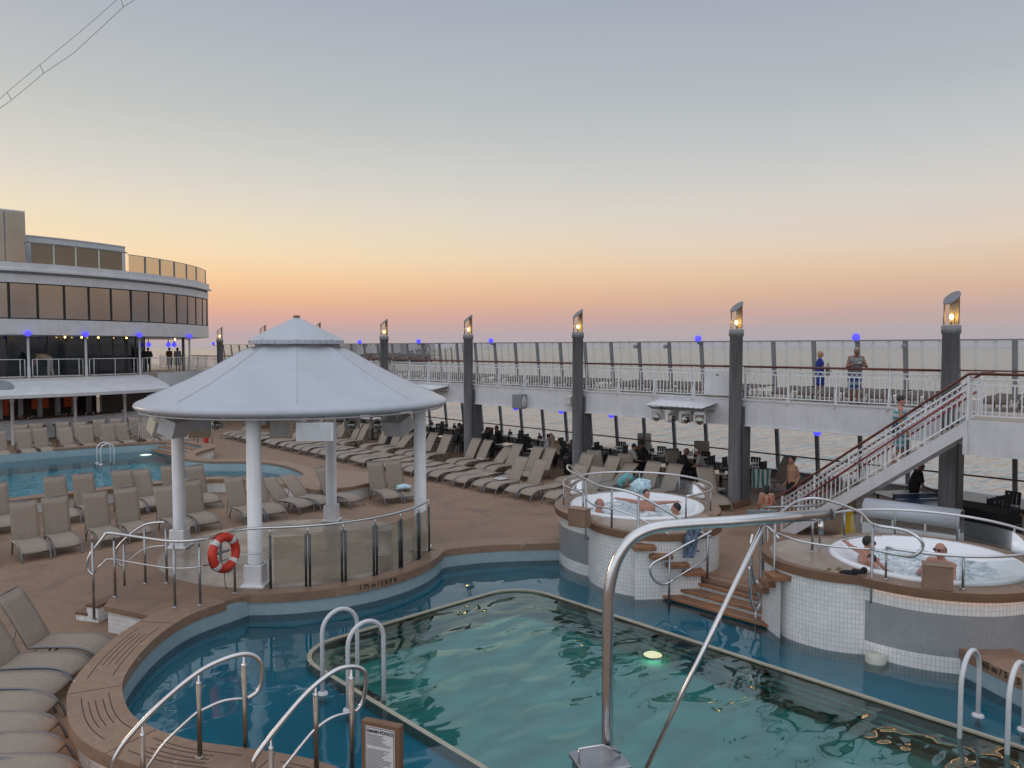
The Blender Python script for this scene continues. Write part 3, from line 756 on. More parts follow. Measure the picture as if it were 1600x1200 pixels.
# ================================================================== UPPER DECK, STARBOARD SIDE
ZU = 3.53; CR = 23.05; CP = 22.7; COUT = 28.6
def cout(z): return 28.75 - .115 * z
t = thing('promenade_deck', 'white upper promenade deck with deep white fascia over the lower windows', 'upper deck', (23, 20, 2.7)); t['kind'] = 'structure'; prom = t
def del_cat(o):
    for k in ('label', 'category'):
        if k in o: del o[k]
B = MB(); B.box((25.75, 41, 3.46), (5.3, 104, .13)); B.build('floor', mat('upper_deck_floor', (.33, .27, .22), .5, var=.12, scale=2), prom)
B = MB(); B.box((25.75, 41, 3.33), (5.2, 103.8, .1)); B.build('ceiling', mat('upper_deck_soffit', (.45, .45, .46), .6), prom)
PIL = [6.95, 13.35, 20.3, 27.0, 33.8, 40.7, 47.8, 54.7]
edges = [-8] + PIL + [62]
B = MB()
for a, b in zip(edges[:-1], edges[1:]):
    B.box((22.98, (a + b) / 2, 3.1), (.1, b - a - .02, .82)); B.box((22.98, (a + b) / 2, 3.525), (.16, b - a - .02, .04)); B.box((23.0, (a + b) / 2, 2.68), (.3, b - a - .02, .03))
B.build('fascia', white, prom)
del_cat(prom)

# pillars with lanterns
def lantern_pillar(i, y):
    nm = ['nearest, behind the stair top', 'second from the right, beside the stair foot', 'third from the right, behind the left hot tub', 'fourth from the right, beside the wall clock', 'fifth from the right, right of the gazebo roof', 'sixth from the right, tip seen over the gazebo roof', 'seventh from the right, tip seen left of the gazebo peak', 'farthest, beside the curved superstructure'][i]
    t = thing('lantern_pillar', 'grey pillar with lit slanted lantern, ' + nm, 'pillar', (CP, y, 0), 'lantern pillars along the promenade')
    B = MB()
    pr = [(.21, 0), (.21, 5.62), (.24, 5.62), (.24, 5.84), (.2, 5.85), (.001, 5.85)]
    B.lathe(pr, (CP, y), 28); sh = B.build('shaft', pillar_m, t)
    a0 = R(205); B = MB(); B.box((CP + .212 * cos(a0), y + .212 * sin(a0), 2.8), (.012, .014, 5.6), a0); B.build('seam', pillar_dark, sh)
    B = MB(); B.box((CP + .36, y - .02, 1.66), (.45, .42, 3.3)); B.build('rear_column', pillar_dark, t)
    B = MB(); B.bbox((CP + .12, y - .02, .1), (.95, .52, .2), .02); B.build('plinth', coping_edge, t)
    # lantern: glass tube, half reflector shell, slanted cap
    ln = bpy.data.objects.new('lantern', None)
    cut = lambda a: 6.56 + .17 * cos(a - R(-20))
    n = 24; r = .19
    B = MB(); b = 0
    for k in range(n):
        a = 2 * PI * k / n; B.v += [(CP + r * cos(a), y + r * sin(a), 5.87), (CP + r * cos(a), y + r * sin(a), cut(a))]
    for k in range(n): l = (k + 1) % n; B.face((2 * k, 2 * l, 2 * l + 1, 2 * k + 1), True)
    gl = B.build('lantern_glass', glass_lamp, t)
    B = MB(); r2 = .175; aa = [R(-20 - 55 + 110 * k / 12) for k in range(13)]
    for a in aa: B.v += [(CP + r2 * cos(a), y + r2 * sin(a), 5.87), (CP + r2 * cos(a), y + r2 * sin(a), cut(a) - .02)]
    for k in range(12): B.face((2 * k, 2 * k + 2, 2 * k + 3, 2 * k + 1), True)
    for a in aa: B.v += [(CP + (r2 - .012) * cos(a), y + (r2 - .012) * sin(a), 5.87), (CP + (r2 - .012) * cos(a), y + (r2 - .012) * sin(a), cut(a) - .02)]
    for k in range(12): B.face((26 + 2 * k, 27 + 2 * k, 29 + 2 * k, 28 + 2 * k), True)
    B.build('reflector', tan_shell, t)
    B = MB(); b = 0
    for zz in (0, .035):
        for k in range(n): a = 2 * PI * k / n; B.v.append((CP + .205 * cos(a), y + .205 * sin(a), cut(a) + zz))
    for k in range(n): l = (k + 1) % n; B.face((k, l, n + l, n + k))
    B.face(list(range(n))[::-1]); B.face([n + k for k in range(n)])
    B.build('lantern_cap', cap_grey, t)
    B = MB(); B.tube([(CP, y, 5.85), (CP, y, 6.0)], .018, 8); B.build('bulb_holder', steel_dull, t)
    B = MB(); B.sphere((CP, y, 6.07), (.052, .052, .07), 12); B.build('bulb', warm_bulb, t)
    B = MB()
    for a in (R(-20), R(100), R(220)): B.tube([(CP + r * cos(a), y + r * sin(a), 5.86), (CP + r * cos(a), y + r * sin(a), cut(a))], .008, 6)
    B.build('lantern_rods', steel_dull, t)
for i, y in enumerate(PIL): lantern_pillar(i, y)

# inner railing, one run per bay
def railing_run(x, y0, y1, label, x1=None, board=None, rings=True, idx=0):
    """straight run from (x,y0) to (x1,y1) at upper deck level"""
    x1 = x if x1 is None else x1
    t = thing('deck_railing', label, 'railing', (x, y0, ZU), 'white railings along the upper promenade')
    d = Vector((x1 - x, y1 - y0, 0)); l = d.length; d.normalize(); a = math.atan2(d.y, d.x)
    P = lambda s_, z: (x + d.x * s_, y0 + d.y * s_, ZU + z)
    B = MB(); B.tube([P(0, 1.09), P(l, 1.09)], .034, 10); B.build('handrail', mahog, t)
    B = MB(); n = max(1, round(l / 1.72))
    for k in range(n + 1):
        s_ = .04 + (l - .08) * k / n
        B = MB(); B.box(P(s_, .52), (.035, .05, 1.1), a); po = B.build('post', white_rail, t)
        if 0 < k < n:
            B = MB(); nx, ny = -d.y, d.x
            if nx > 0: nx, ny = -nx, -ny
            B.tube([(P(s_, .6)[0] + nx * .03, P(s_, 0)[1] + ny * .03, ZU + .55), (P(s_, 0)[0] + nx * .15, P(s_, 0)[1] + ny * .15, ZU - .12), (P(s_, 0)[0] + nx * .03, P(s_, 0)[1] + ny * .03, ZU - .15)], .02, 6); B.build('brace', white_rail, po)
    B = MB()
    for z in (.97, .83, .1): B.box(P(l / 2, z), (l - .06, .028, .028), a)
    m = int(l / .145)
    for k in range(m):
        s_ = (k + .5) * l / m; B.box(P(s_, .465), (.024, .024, .73), a)
        if rings: B.tube([P(s_ + .062 * cos(q), .9 + .058 * sin(q)) for q in [2 * PI * j / 10 for j in range(10)]], .009, 4, True)
    B.build('baluster_panel', white_rail, t)
    return t
names = ['beside the stair landing', 'with the leaning man and the stairs', 'with the white cabinet panel', 'above the wall clock', 'right of the gazebo roof', 'behind the gazebo roof edge', 'hidden by the gazebo roof peak', 'next to the curved superstructure']
for i in range(len(PIL) - 1):
    railing_run(CR, PIL[i] + .1, PIL[i + 1] - .1, 'white balustrade with mahogany handrail, bay ' + names[i + 1])
railing_run(CR, PIL[-1] + .1, 68, 'white balustrade running behind the curved superstructure')
# white cabinet panel hung on the railing
p = at_x(1122, 593, 22.9); t = thing('white_cabinet', 'plain white cabinet fixed to the promenade railing by a lantern pillar', 'cabinet', (22.92, p.y, ZU + .45))
B = MB(); B.bbox((22.92, p.y, ZU + .52), (.14, 1.05, .85), .015); B.build('case', white, t)
B = MB(); B.box((22.845, p.y, ZU + .8), (.02, .12, .05)); B.build('latch', pillar_m, t)

# stair landing that juts inboard
t = thing('stair_landing', 'white landing slab jutting out at the stair top', 'landing', (21.6, 2.5, ZU)); t['kind'] = 'structure'; del_cat(t)
B = MB(); B.box((21.78, 1.0, ZU - .045), (2.35, 9.9, .08)); B.build('floor', bpy.data.materials['upper_deck_floor'], t)
B = MB(); B.box((20.62, .98, 3.1), (.1, 9.9, .84)); B.box((21.75, 5.93, 3.1), (2.2, .1, .84)); B.build('fascia', white, t)
B = MB(); B.box((21.8, .98, 2.78), (2.2, 9.7, .1)); B.build('soffit', bpy.data.materials['upper_deck_soffit'], t)
railing_run(20.64, -3.5, 5.9, 'white balustrade with mahogany handrail along the stair landing')

# outer windscreen: leaning posts through both levels, glass above, handrail below
mat_post = mat('post_grey', (.21, .22, .235), .45, .2)
POSTS = [10.04 + 1.63 * k for k in range(-7, 36)]
t = thing('promenade_windscreen', 'tall glass windscreen on leaning grey posts along the ship side', 'windscreen', (cout(0), 20, 0)); ws = t
for y in POSTS:
    B = MB(); z0, z1 = .02, 5.5
    Mx = Matrix.Rotation(-math.atan(.115), 3, 'Y')
    zc = (z0 + z1) / 2; B.box((cout(zc), y, zc), (.1, .14, z1 - z0), 0, Mx); B.build('post', mat_post, ws)
B = MB(); B.box((cout(5.5), (POSTS[0] + POSTS[-1]) / 2, 5.5), (.12, POSTS[-1] - POSTS[0], .05)); B.build('top_rail', mat_post, ws)
B = MB(); B.tube([(cout(1.05) - .1, POSTS[0], 1.0), (cout(1.05) - .1, POSTS[-1], 1.0)], .03, 8); B.build('lower_handrail', mahog, ws)
B = MB(); B.box((cout(4.5) - .1, (POSTS[0] + POSTS[-1]) / 2, 4.5), (.05, POSTS[-1] - POSTS[0], .05)); B.build('mid_rail', mahog, ws)
for a, b in zip(POSTS[:-1], POSTS[1:]):
    B = MB(); b0 = len(B.v); x0, x1 = cout(3.6), cout(5.47)
    for yy in (a + .075, b - .075): B.v += [(x0, yy, 3.6), (x1, yy, 5.47)]
    B.face((0, 2, 3, 1)); B.v += [(x + .012, y_, z) for x, y_, z in B.v[:4]]; B.face((4, 5, 7, 6))
    pn = B.build('glass_pane', glass_screen, ws)
    B = MB()
    for f in (.33, .67):
        yy = a + (b - a) * f; i0 = len(B.v)
        for dy in (-.06, .06): B.v += [(x0 - .004, yy + dy, 3.6), (x1 - .004, yy + dy, 5.47)]
        B.face((i0, i0 + 2, i0 + 3, i0 + 1))
    B.build('frosted_strips', glass_strip, pn)
# bulwark sill under the lower opening
t = thing('bulwark', 'low white bulwark with pale ledge along the open lower windows', 'bulwark', (28.8, 20, 0)); t['kind'] = 'structure'; del_cat(t)
B = MB(); B.box((28.92, 22, .2), (.18, 68, .4)); B.build('wall', bpy.data.materials['upper_deck_soffit'], t)
B = MB(); B.box((28.7, 22, .42), (.7, 68, .04)); B.build('ledge', white, t)
B = MB(); B.box((29.12, 40, -13.5), (.1, 110, 27)); struct(B.build('hull', white))

# glowing ball lamps
def ball(pos, label, bracket=True, hang=False, r=.14, to=(.3, .0, 0)):
    t = thing('ball_lamp', label, 'ball lamp', pos, 'glowing blue ball lamps')
    B = MB(); B.sphere((0, 0, 0), r, 20); B.build('globe', blue_ball, t, world=False)
    B = MB(); s_ = 1 if hang else -1
    B.lathe([(.001, s_ * (r + .05)), (.05, s_ * (r + .05)), (.07, s_ * (r - .02))], (0, 0), 12); B.build('holder', pillar_m, t, world=False)
    if bracket:
        B = MB(); B.tube([(0, 0, s_ * (r + .04)), (0, 0, s_ * (r + .07)), (to[0], to[1], s_ * (r + .07) + to[2])], .022, 6); B.build('bracket', pillar_m, t, world=False)
    return t
ups = [(1337, 527, 11.67, 'above the leaning man'), (1096, 531, 18.2, 'between second and third lantern pillars'), (768, 535, 31.2, 'right of the fourth lantern pillar'), (655, 536, 37.75, 'left of the fourth lantern pillar'), (559, 537, 44.3, 'just right of the gazebo peak'), (332, 537, 68.4, 'beside the farthest lantern pillar')]
for u, v, y, lb in ups:
    p = at_x(u, v, 27.75); ball((27.75, y - .1, 5.62), 'glowing blue ball lamp on the windscreen top, ' + lb, to=(.4, .05, 0))
for k, (u, v) in enumerate(((806, 637), (877, 642), (955, 648), (1048, 655), (1277, 675))):
    p = at_x(u, v, 27.9); lb = ['under the wall clock', 'left of the third lantern pillar', 'just right of the third lantern pillar', 'under the row of stage lights', 'behind the staircase rail'][k]
    ball((27.9, p.y, min(3.06, p.z)), 'glowing blue ball lamp below the promenade ceiling, ' + lb, True, True, .15, (.25, .1, .05))
# clock and small box on the fascia
p = at_x(812, 627, 22.7); t = thing('wall_clock', 'square grey double-faced clock hanging on the white promenade fascia', 'clock', (22.65, p.y, p.z))
B = MB(); B.bbox((22.68, p.y, p.z - .0), (.42, .5, .62), .03, R(10)); B.build('case', mat_post, t)
def face_pt(dx, dz, o=.256):
    a = R(10); n = Vector((sin(a), -cos(a), 0)); x = Vector((cos(a), sin(a), 0)); return Vector((22.68, p.y, p.z)) + n * o + x * dx + Vector((0, 0, dz))
fx = Vector((cos(R(10)), sin(R(10)), 0))
B = MB(); c_ = [face_pt(.17 * cos(q), .26 * sin(q)) for q in [2 * PI * k / 28 for k in range(28)]]
B.v = [tuple(q) for q in c_]; B.face(range(28)); dial = B.build('dial', sheet_w, t)
B = MB()
for q in range(12):
    a = q * PI / 6; B.tube([face_pt(.135 * sin(a), .205 * cos(a), .262), face_pt(.155 * sin(a), .24 * cos(a), .262)], .009, 4)
B.build('hour_marks', ink, dial)
B = MB(); B.tube([face_pt(0, 0, .264), face_pt(.08 * sin(R(135)), .13 * cos(R(135)), .264)], .014, 4); B.build('hour_hand', ink, dial)
B = MB(); B.tube([face_pt(0, 0, .267), face_pt(.13 * sin(R(160)), .21 * cos(R(160)), .267)], .01, 4); B.build('minute_hand', ink, dial)
p = at_x(889, 626, 22.7); t = thing('wall_loudspeaker', 'small beige loudspeaker box on the fascia right of the wall clock', 'loudspeaker', (22.8, p.y, p.z))
B = MB(); B.bbox((22.8, p.y, p.z), (.3, .3, .36), .03); B.build('box', cream, t); B = MB(); B.box((22.64, p.y, p.z), (.02, .24, .3)); B.build('grille', grey_under, t)
# stage light rigs under small canopies
def rig(label, y0, y1, z, n):
    t = thing('light_canopy', label, 'canopy', (22.5, y0, z))
    B = MB(); m = 22
    for k in range(m + 1):
        yy = y0 + (y1 - y0) * k / m; dz = .018 * (k % 2); B.v += [(22.9, yy, z + .12 + dz), (21.95, yy, z - .02 + dz), (22.9, yy, z + .1 + dz), (21.95, yy, z - .04 + dz)]
    for k in range(m): q = 4 * k; B.face((q, q + 1, q + 5, q + 4)); B.face((q + 2, q + 6, q + 7, q + 3)); B.face((q + 1, q + 3, q + 7, q + 5))
    B.build('corrugated_sheet', white, t)
    B = MB(); B.tube([(22.3, y0 + .05, z - .14), (22.3, y1 - .05, z - .14)], .03, 8); B.build('pipe', steel_dull, t)
    for f in (.05, .95):
        B = MB(); yy = y0 + (y1 - y0) * f; B.tube([(22.92, yy, z - .16), (22.3, yy, z - .14), (22.0, yy, z - .04)], .022, 6); B.build('arm', steel_dull, t)
    lb = ['nearest lantern pillar side', 'second along the canopy pipe', 'third along the canopy pipe', 'far end of the canopy pipe']
    for k in range(n):
        yy = y0 + (y1 - y0) * (k + .5) / n; moving_lamp('white moving stage light under fascia canopy, ' + lb[k], (22.3, yy, z - .16), 'stage lights under the fascia canopy', R(120 + 25 * (k % 3)), 1.15)
ya = at_x(1108, 636, 22.4).y; yb = at_x(1018, 630, 22.4).y
rig('white corrugated light canopy on the fascia between second and third lantern pillars', ya, yb, 3.26, 4)
rig('white corrugated light canopy half hidden behind the gazebo roof edge', at_x(688, 607, 22.4).y, at_x(640, 603, 22.4).y, 3.3, 0)
# cameras and brackets on posts
for u, lb in ((995, 'on the windscreen post left of the blue ball lamp'), (1044, 'on the next windscreen post towards the stairs'), (1408, 'on the windscreen post left of the nearest pillar')):
    yy = min(POSTS, key=lambda q: abs(q - at_x(u, 545, 27.9).y)); t = thing('deck_lamp', 'small grey floodlight ' + lb, 'floodlight', (27.95, yy, 5.3), None)
    B = MB(); B.bbox((27.75, yy - .1, 5.3), (.24, .16, .16), .03, R(20)); B.build('housing', mat_post, t); B = MB(); B.tube([(27.8, yy - .05, 5.3), (28.1, yy, 5.35)], .025, 6); B.build('arm', mat_post, t)

# ================================================================== STAIRCASE
def staircase():
    xa, xb = 20.55, 21.6; yt, yb_ = 5.88, 10.55; zt = ZU; run = yb_ - yt
    t = thing('staircase', 'white staircase with red handrails from the pool deck up to the promenade', 'staircase', (21, 8.2, 0))
    zz = lambda y: zt * (yb_ - y) / run
    for x in (xa, xb):
        B = MB(); b = [(yt, zt - .02), (yb_ + .05, 0.0), (yb_ - .42, 0.0), (yt, zt - .36)]
        for dx in (-.03, .03):
            for (y, z) in b: B.v.append((x + dx, y, z))
        for k in range(4): l = (k + 1) % 4; B.face((k, l, 4 + l, 4 + k))
        B.face((0, 1, 2, 3)); B.face((7, 6, 5, 4)); B.build('stringer', white, t)
    n = 19
    for k in range(1, n):
        y = yt + run * k / n; z = zz(y)
        B = MB(); B.box(((xa + xb) / 2, y - .06, z + .01), (xb - xa - .07, .28, .045)); B.build('tread', wood_dark if False else bpy.data.materials['upper_deck_floor'], t)
    for x, nm in ((xa, 'front'), (xb, 'back')):
        B = MB(); B.tube([(x, yt - .25, zt + 1.09), (x, yt, zt + 1.09), (x, yb_ - .02, 1.02 + .05), (x, yb_ + .25, .9), (x, yb_ + .32, .82)], .034, 10); B.build('handrail', mahog, t)
        B = MB(); B.tube([(x - .07, yt + .1, zt + .62), (x - .07, yb_ - .1, .62)], .024, 8); B.build('lower_handrail', redrail, t)
        B = MB(); up = Vector((0, run, -zt)).normalized()
        for h in (.93, .76, .12): B.tube([(x, yt, zt + h), (x, yb_, h)], .018, 6)
        m = 40
        for k in range(m + 1):
            y = yt + run * k / m; z = zz(y); th = .02 if k % 8 == 0 else .011
            B.box((x, y, z + .44), (th * 2, th * 2, .66)) if k % 8 else B.box((x, y, z + .5), (.045, .045, 1.08))
            if k < m:
                yc = y + run / m / 2; zc = zz(yc) + .845; B.tube([(x, yc + .058 * cos(q), zc + .062 * sin(q) - .058 * cos(q) * zt / run * .6) for q in [2 * PI * j / 10 for j in range(10)]], .011, 4, True)
        B.build('baluster_panel', white_rail, t)
    # brace under the stringer head
    B = MB(); B.box((xa, yt + .03, zt - .6), (.1, .1, .5)); B.build('bracket', white, t)
staircase()

# ================================================================== HOT TUBS
def hot_tub(cy, s_, lab):
    """s_ = +1 : platform drum lies towards the bow side of the tub (right tub), -1 mirrored"""
    cx = 14.9; dcx, dcy = (14.1, cy + 1.15) if s_ > 0 else (14.0, cy - 1.15); dr = 1.36 if s_ > 0 else 1.44
    t = thing('hot_tub', lab, 'hot tub', (cx, cy, 0))
    Rr = 1.88
    # main drum: white tile, grey mosaic belt, white tile
    B = MB(); B.lathe([(Rr, -.3), (Rr, .34)], (cx, cy), 96); B.lathe([(Rr, 1.02), (Rr, 1.3)], (cx, cy), 96); d1 = B.build('tiled_wall', tile_w, t)
    B = MB(); B.lathe([(Rr, .34), (Rr, 1.02)], (cx, cy), 96); B.build('mosaic_belt', tile_g, d1)
    out_a = [a for a in [2 * PI * k / 240 for k in range(240)] if math.hypot(dcx + dr * cos(a) - cx, dcy + dr * sin(a) - cy) > Rr - .02]
    j = max(range(len(out_a)), key=lambda i: (out_a[i] - out_a[i - 1]) % (2 * PI)); out_a = out_a[j:] + out_a[:j]
    cres = [(dcx + (dr - .09) * cos(a), dcy + (dr - .09) * sin(a)) for a in out_a]; rim_o = [(dcx + (dr + .06) * cos(a), dcy + (dr + .06) * sin(a)) for a in out_a]
    b0, b1 = math.atan2(cres[-1][1] - cy, cres[-1][0] - cx), math.atan2(cres[0][1] - cy, cres[0][0] - cx); db = (b1 - b0 + PI) % (2 * PI) - PI
    back = [(cx + 1.6 * cos(b0 + db * k / 24), cy + 1.6 * sin(b0 + db * k / 24)) for k in range(25)]
    B = MB(); B.strip([(dcx + dr * cos(a), dcy + dr * sin(a)) for a in out_a], -.3, 1.3, True); B.build('platform_wall', tile_w, t)
    B = MB(); B.lathe([(1.5, 1.42), (1.98, 1.42), (1.98, 1.27), (1.8, 1.27)], (cx, cy), 96, sm=False); cp = B.build('coping', coping_m, t)
    B = MB(); B.lathe([(1.982, 1.28), (1.986, 1.34), (1.986, 1.35), (1.982, 1.41)], (cx, cy), 96); B.build('coping_face', coping_edge, cp)
    B = MB(); B.prism(cres + back, 1.36, 1.426); B.build('wet_platform', wet_m, t)
    B = MB(); B.band(cres, rim_o, 1.285, 1.43); B.build('platform_edge', coping_edge, t)
    # acrylic shell and churning water
    B = MB(); B.lathe([(1.6, 1.4), (1.62, 1.44), (1.56, 1.475), (1.46, 1.47), (1.42, 1.42), (1.38, 1.36), (1.16, 1.33), (1.1, 1.25), (1.0, .95), (.001, .9)], (cx, cy), 72); B.build('shell', tub_white, t)
    B = MB(); n = 40; rr = 24
    rnd = random.Random(3 + int(cy))
    from mathutils import noise
    for i in range(rr + 1):
        r = 1.37 * i / rr
        for k in range(n * 2):
            a = PI * k / n; x = r * cos(a); y = r * sin(a)
            h = .05 * noise.noise(Vector((x * 4, y * 4, cy))) + .035 * noise.noise(Vector((x * 11, y * 11, cy)))
            B.v.append((cx + x, cy + y, 1.30 + h * (1 if r < 1.2 else .4)))
    for i in range(rr):
        for k in range(n * 2): l = (k + 1) % (n * 2); B.face((i * 2 * n + k, (i + 1) * 2 * n + k, (i + 1) * 2 * n + l, i * 2 * n + l), True)
    B.build('bubbling_water', foam_m, t)
    B = MB(); aa = R(70)
    for k in range(16): a = aa - .35 + .045 * k; B.box((cx + 1.49 * cos(a), cy + 1.49 * sin(a), 1.478), (.06, .018, .006), a)
    B.build('overflow_grille', pillar_dark, t)
    return t, (dcx, dcy, dr)
def foam():
    m = bpy.data.materials.new('hot_tub_foam'); m.use_nodes = True; nt = m.node_tree; N = nt.nodes; L = nt.links; b = N['Principled BSDF']
    geo = N.new('ShaderNodeNewGeometry'); nz = N.new('ShaderNodeTexNoise'); nz.inputs['Scale'].default_value = 4.5; nz.inputs['Detail'].default_value = 7; nz.inputs['Roughness'].default_value = .7; nz.inputs['Distortion'].default_value = 1.2
    L.new(geo.outputs['Position'], nz.inputs['Vector'])
    r = N.new('ShaderNodeValToRGB'); e = r.color_ramp.elements; e[0].position = .34; e[0].color = (.20, .29, .33, 1); e[1].position = .56; e[1].color = (.72, .76, .8, 1)
    L.new(nz.outputs['Fac'], r.inputs[0]); L.new(r.outputs[0], b.inputs['Base Color']); b.inputs['Roughness'].default_value = .2
    bp = N.new('ShaderNodeBump'); bp.inputs['Distance'].default_value = .05; bp.inputs['Strength'].default_value = .8; L.new(nz.outputs['Fac'], bp.inputs['Height']); L.new(bp.outputs[0], b.inputs['Normal'])
    return m
foam_m = foam()
T1, D1 = hot_tub(4.9, 1, 'round white tiled hot tub nearest the staircase, with three bathers')
T2, D2 = hot_tub(11.4, -1, 'round white tiled hot tub on the left of the pool steps, full of foam')
led = arc((14.9, 4.9), 1.92, R(175), R(262), 40)
t = thing('led_strip', 'peach light strip glowing under the rim of the right hot tub', 'light strip', (led[20][0], led[20][1], 1.26)); B = MB(); B.tube(z_(led, 1.265), .007, 6); B.build('strip', led_peach, t)

# tub rails: open ring with glass at the back
def tub_ring(cy, a0, a1, label, ends=True):
    c = (14.9, cy); r = 1.78; t = thing('tub_railing', label, 'railing', (14.9, cy, 1.42)); z = 1.95
    pts = z_(arc(c, r, a0, a1, 60), z)
    B = MB(); B.tube(pts, .026, 10); B.build('ring_rail', steel, t)
    n = 9
    for k in range(n):
        a = a0 + (a1 - a0) * k / (n - 1)
        B = MB(); B.tube([(c[0] + r * cos(a), c[1] + r * sin(a), 1.42), (c[0] + r * cos(a), c[1] + r * sin(a), z)], .02, 8)
        B.lathe([(.05, 1.425), (.05, 1.44), (.02, 1.445)], (c[0] + r * cos(a), c[1] + r * sin(a)), 10); B.build('post', steel_dull, t)
    B = MB(); g0, g1 = a0 + (a1 - a0) * .12, a0 + (a1 - a0) * .86
    B.strip(arc(c, r - .03, g0, g1, 50), 1.47, 1.87, True); B.build('glass_screen', glass, t)
    return t
tub_ring(4.9, R(-128 - 52), R(128 - 20), 'curved steel ring railing with glass around the right hot tub')
tub_ring(11.4, R(-105), R(175), 'curved steel ring railing with glass around the left hot tub')
# brown boxes on the tub rims
for (u, v, lb) in ((1464, 905, 'square brown box standing on the rim of the right hot tub'), (905, 808, 'square brown box standing on the rim of the left hot tub')):
    p = at(u, v + 14, 1.42); t = thing('brown_box', lb, 'box', (p.x, p.y, 1.42)); B = MB(); rz = math.atan2(p.y - (4.9 if u > 1200 else 11.4), p.x - 14.9)
    B.bbox((p.x, p.y, 1.42 + .19), (.26, .42, .38), .01, rz); B.build('case', coping_m, t); B = MB(); B.bbox((p.x, p.y, 1.42 + .385), (.28, .44, .02), .006, rz); B.build('lid', coping_m, t)

# landing and steps between the tubs
B = MB(); B.prism([(13.72, 6.6), (15.6, 6.3), (15.6, 10.1), (13.72, 9.7)], .40, .497); struct(B.build('pool_landing', deck_m))
t = thing('pool_steps', 'wide orange-brown wooden steps into the pool between the hot tubs', 'steps', (13.2, 8.2, .1))
for k in range(4):
    x0 = 12.97 + .3 * k; z = .16 + .115 * k
    y0, y1 = 6.85 + .05 * k, 9.45 - .03 * k
    B = MB(); B.bbox((x0 + .14, (y0 + y1) / 2, z - .03), (.30, y1 - y0, .06), .008); tr = B.build('tread', wood_step if k else wood_step, t)
    for yy in (y0 + .55, y1 - .75): B = MB(); B.box((x0 + .09, yy, z + .001), (.035, .8, .006)); B.build('grip_strip', pillar_dark, tr)
    B = MB(); B.box((x0 + .17, (y0 + y1) / 2, z - .17), (.2, y1 - y0 - .02, .22)); B.build('riser', tile_w, t)
# side steps up to the tub platforms
def side_steps(pts, label, m):
    t = thing('tub_steps', label, 'steps', (*pts[0][:2], .5))
    P0, P1 = Vector(pts[0][:2] + (0,)), Vector(pts[-1][:2] + (0,)); d = (P1 - P0); L_ = d.length; d.normalize(); n = len(pts); w = L_ / (n - 1); nb = Vector((-d.y, d.x, 0)); nb = nb if nb.x > 0 else -nb; a = math.atan2(d.y, d.x)
    for k, (x, y, z, rz) in enumerate(pts):
        c = P0 + d * (w * k) + nb * .15
        B = MB(); B.bbox((c.x - nb.x * .02, c.y - nb.y * .02, z - .045), (w + .12, .62, .09), .01, a); B.build('tread', m, t)
    B = MB()
    for k, (x, y, z, rz) in enumerate(pts):
        c = P0 + d * (w * k) + nb * .27; q0 = c - d * (w / 2) - nb * .28; q1 = c + d * (w / 2) - nb * .28; u0 = w * k
        i0 = len(B.v); B.v += [(q0.x, q0.y, -.2), (q1.x, q1.y, -.2), (q1.x, q1.y, z - .07), (q0.x, q0.y, z - .07)]; B.face((i0, i0 + 1, i0 + 2, i0 + 3), False, ((u0, -.2), (u0 + w, -.2), (u0 + w, z), (u0, z)))
        q2 = q1 + nb * .55; i0 = len(B.v); B.v += [(q1.x, q1.y, -.2), (q2.x, q2.y, -.2), (q2.x, q2.y, z - .07), (q1.x, q1.y, z - .07)]; B.face((i0, i0 + 1, i0 + 2, i0 + 3), False, ((0, -.2), (.55, -.2), (.55, z), (0, z)))
    B.build('step_wall', tile_w, t)
def st_pt(u, v, z, rz): p = at(u, v, z); return (p.x, p.y, z, rz)
side_steps([st_pt(1005, 851, 1.22, R(8)), st_pt(1027, 866, 1.03, R(4)), st_pt(1056, 880, .84, 0), st_pt(1082, 890, .67, 0)], 'four orange wooden steps beside the left hot tub platform', wood_step)
side_steps([st_pt(1216, 896, 1.22, R(-8)), st_pt(1204, 907, 1.03, R(-4)), st_pt(1196, 915, .84, 0)], 'three orange wooden steps beside the right hot tub platform', wood_step)

# ================================================================== RAILS, LADDERS, DAVIT, SIGN ROUND THE MAIN POOL
def at_plane(u, v, P, d):
    """point of the vertical plane through P along d that was surveyed at (u, v)"""
    n = Vector((-d[1], d[0], 0)); D = _dir(u, v); O = Vector((0, 0, HC)); t = n.dot(Vector((P[0], P[1], 0)) - Vector((0, 0, 0))) / n.dot(D)
    return O + D * t
def flange(B, p, r=.05): B.lathe([(.001, p[2] + .022), (r * .6, p[2] + .02), (r, p[2] + .008), (r, p[2])], (p[0], p[1]), 14)

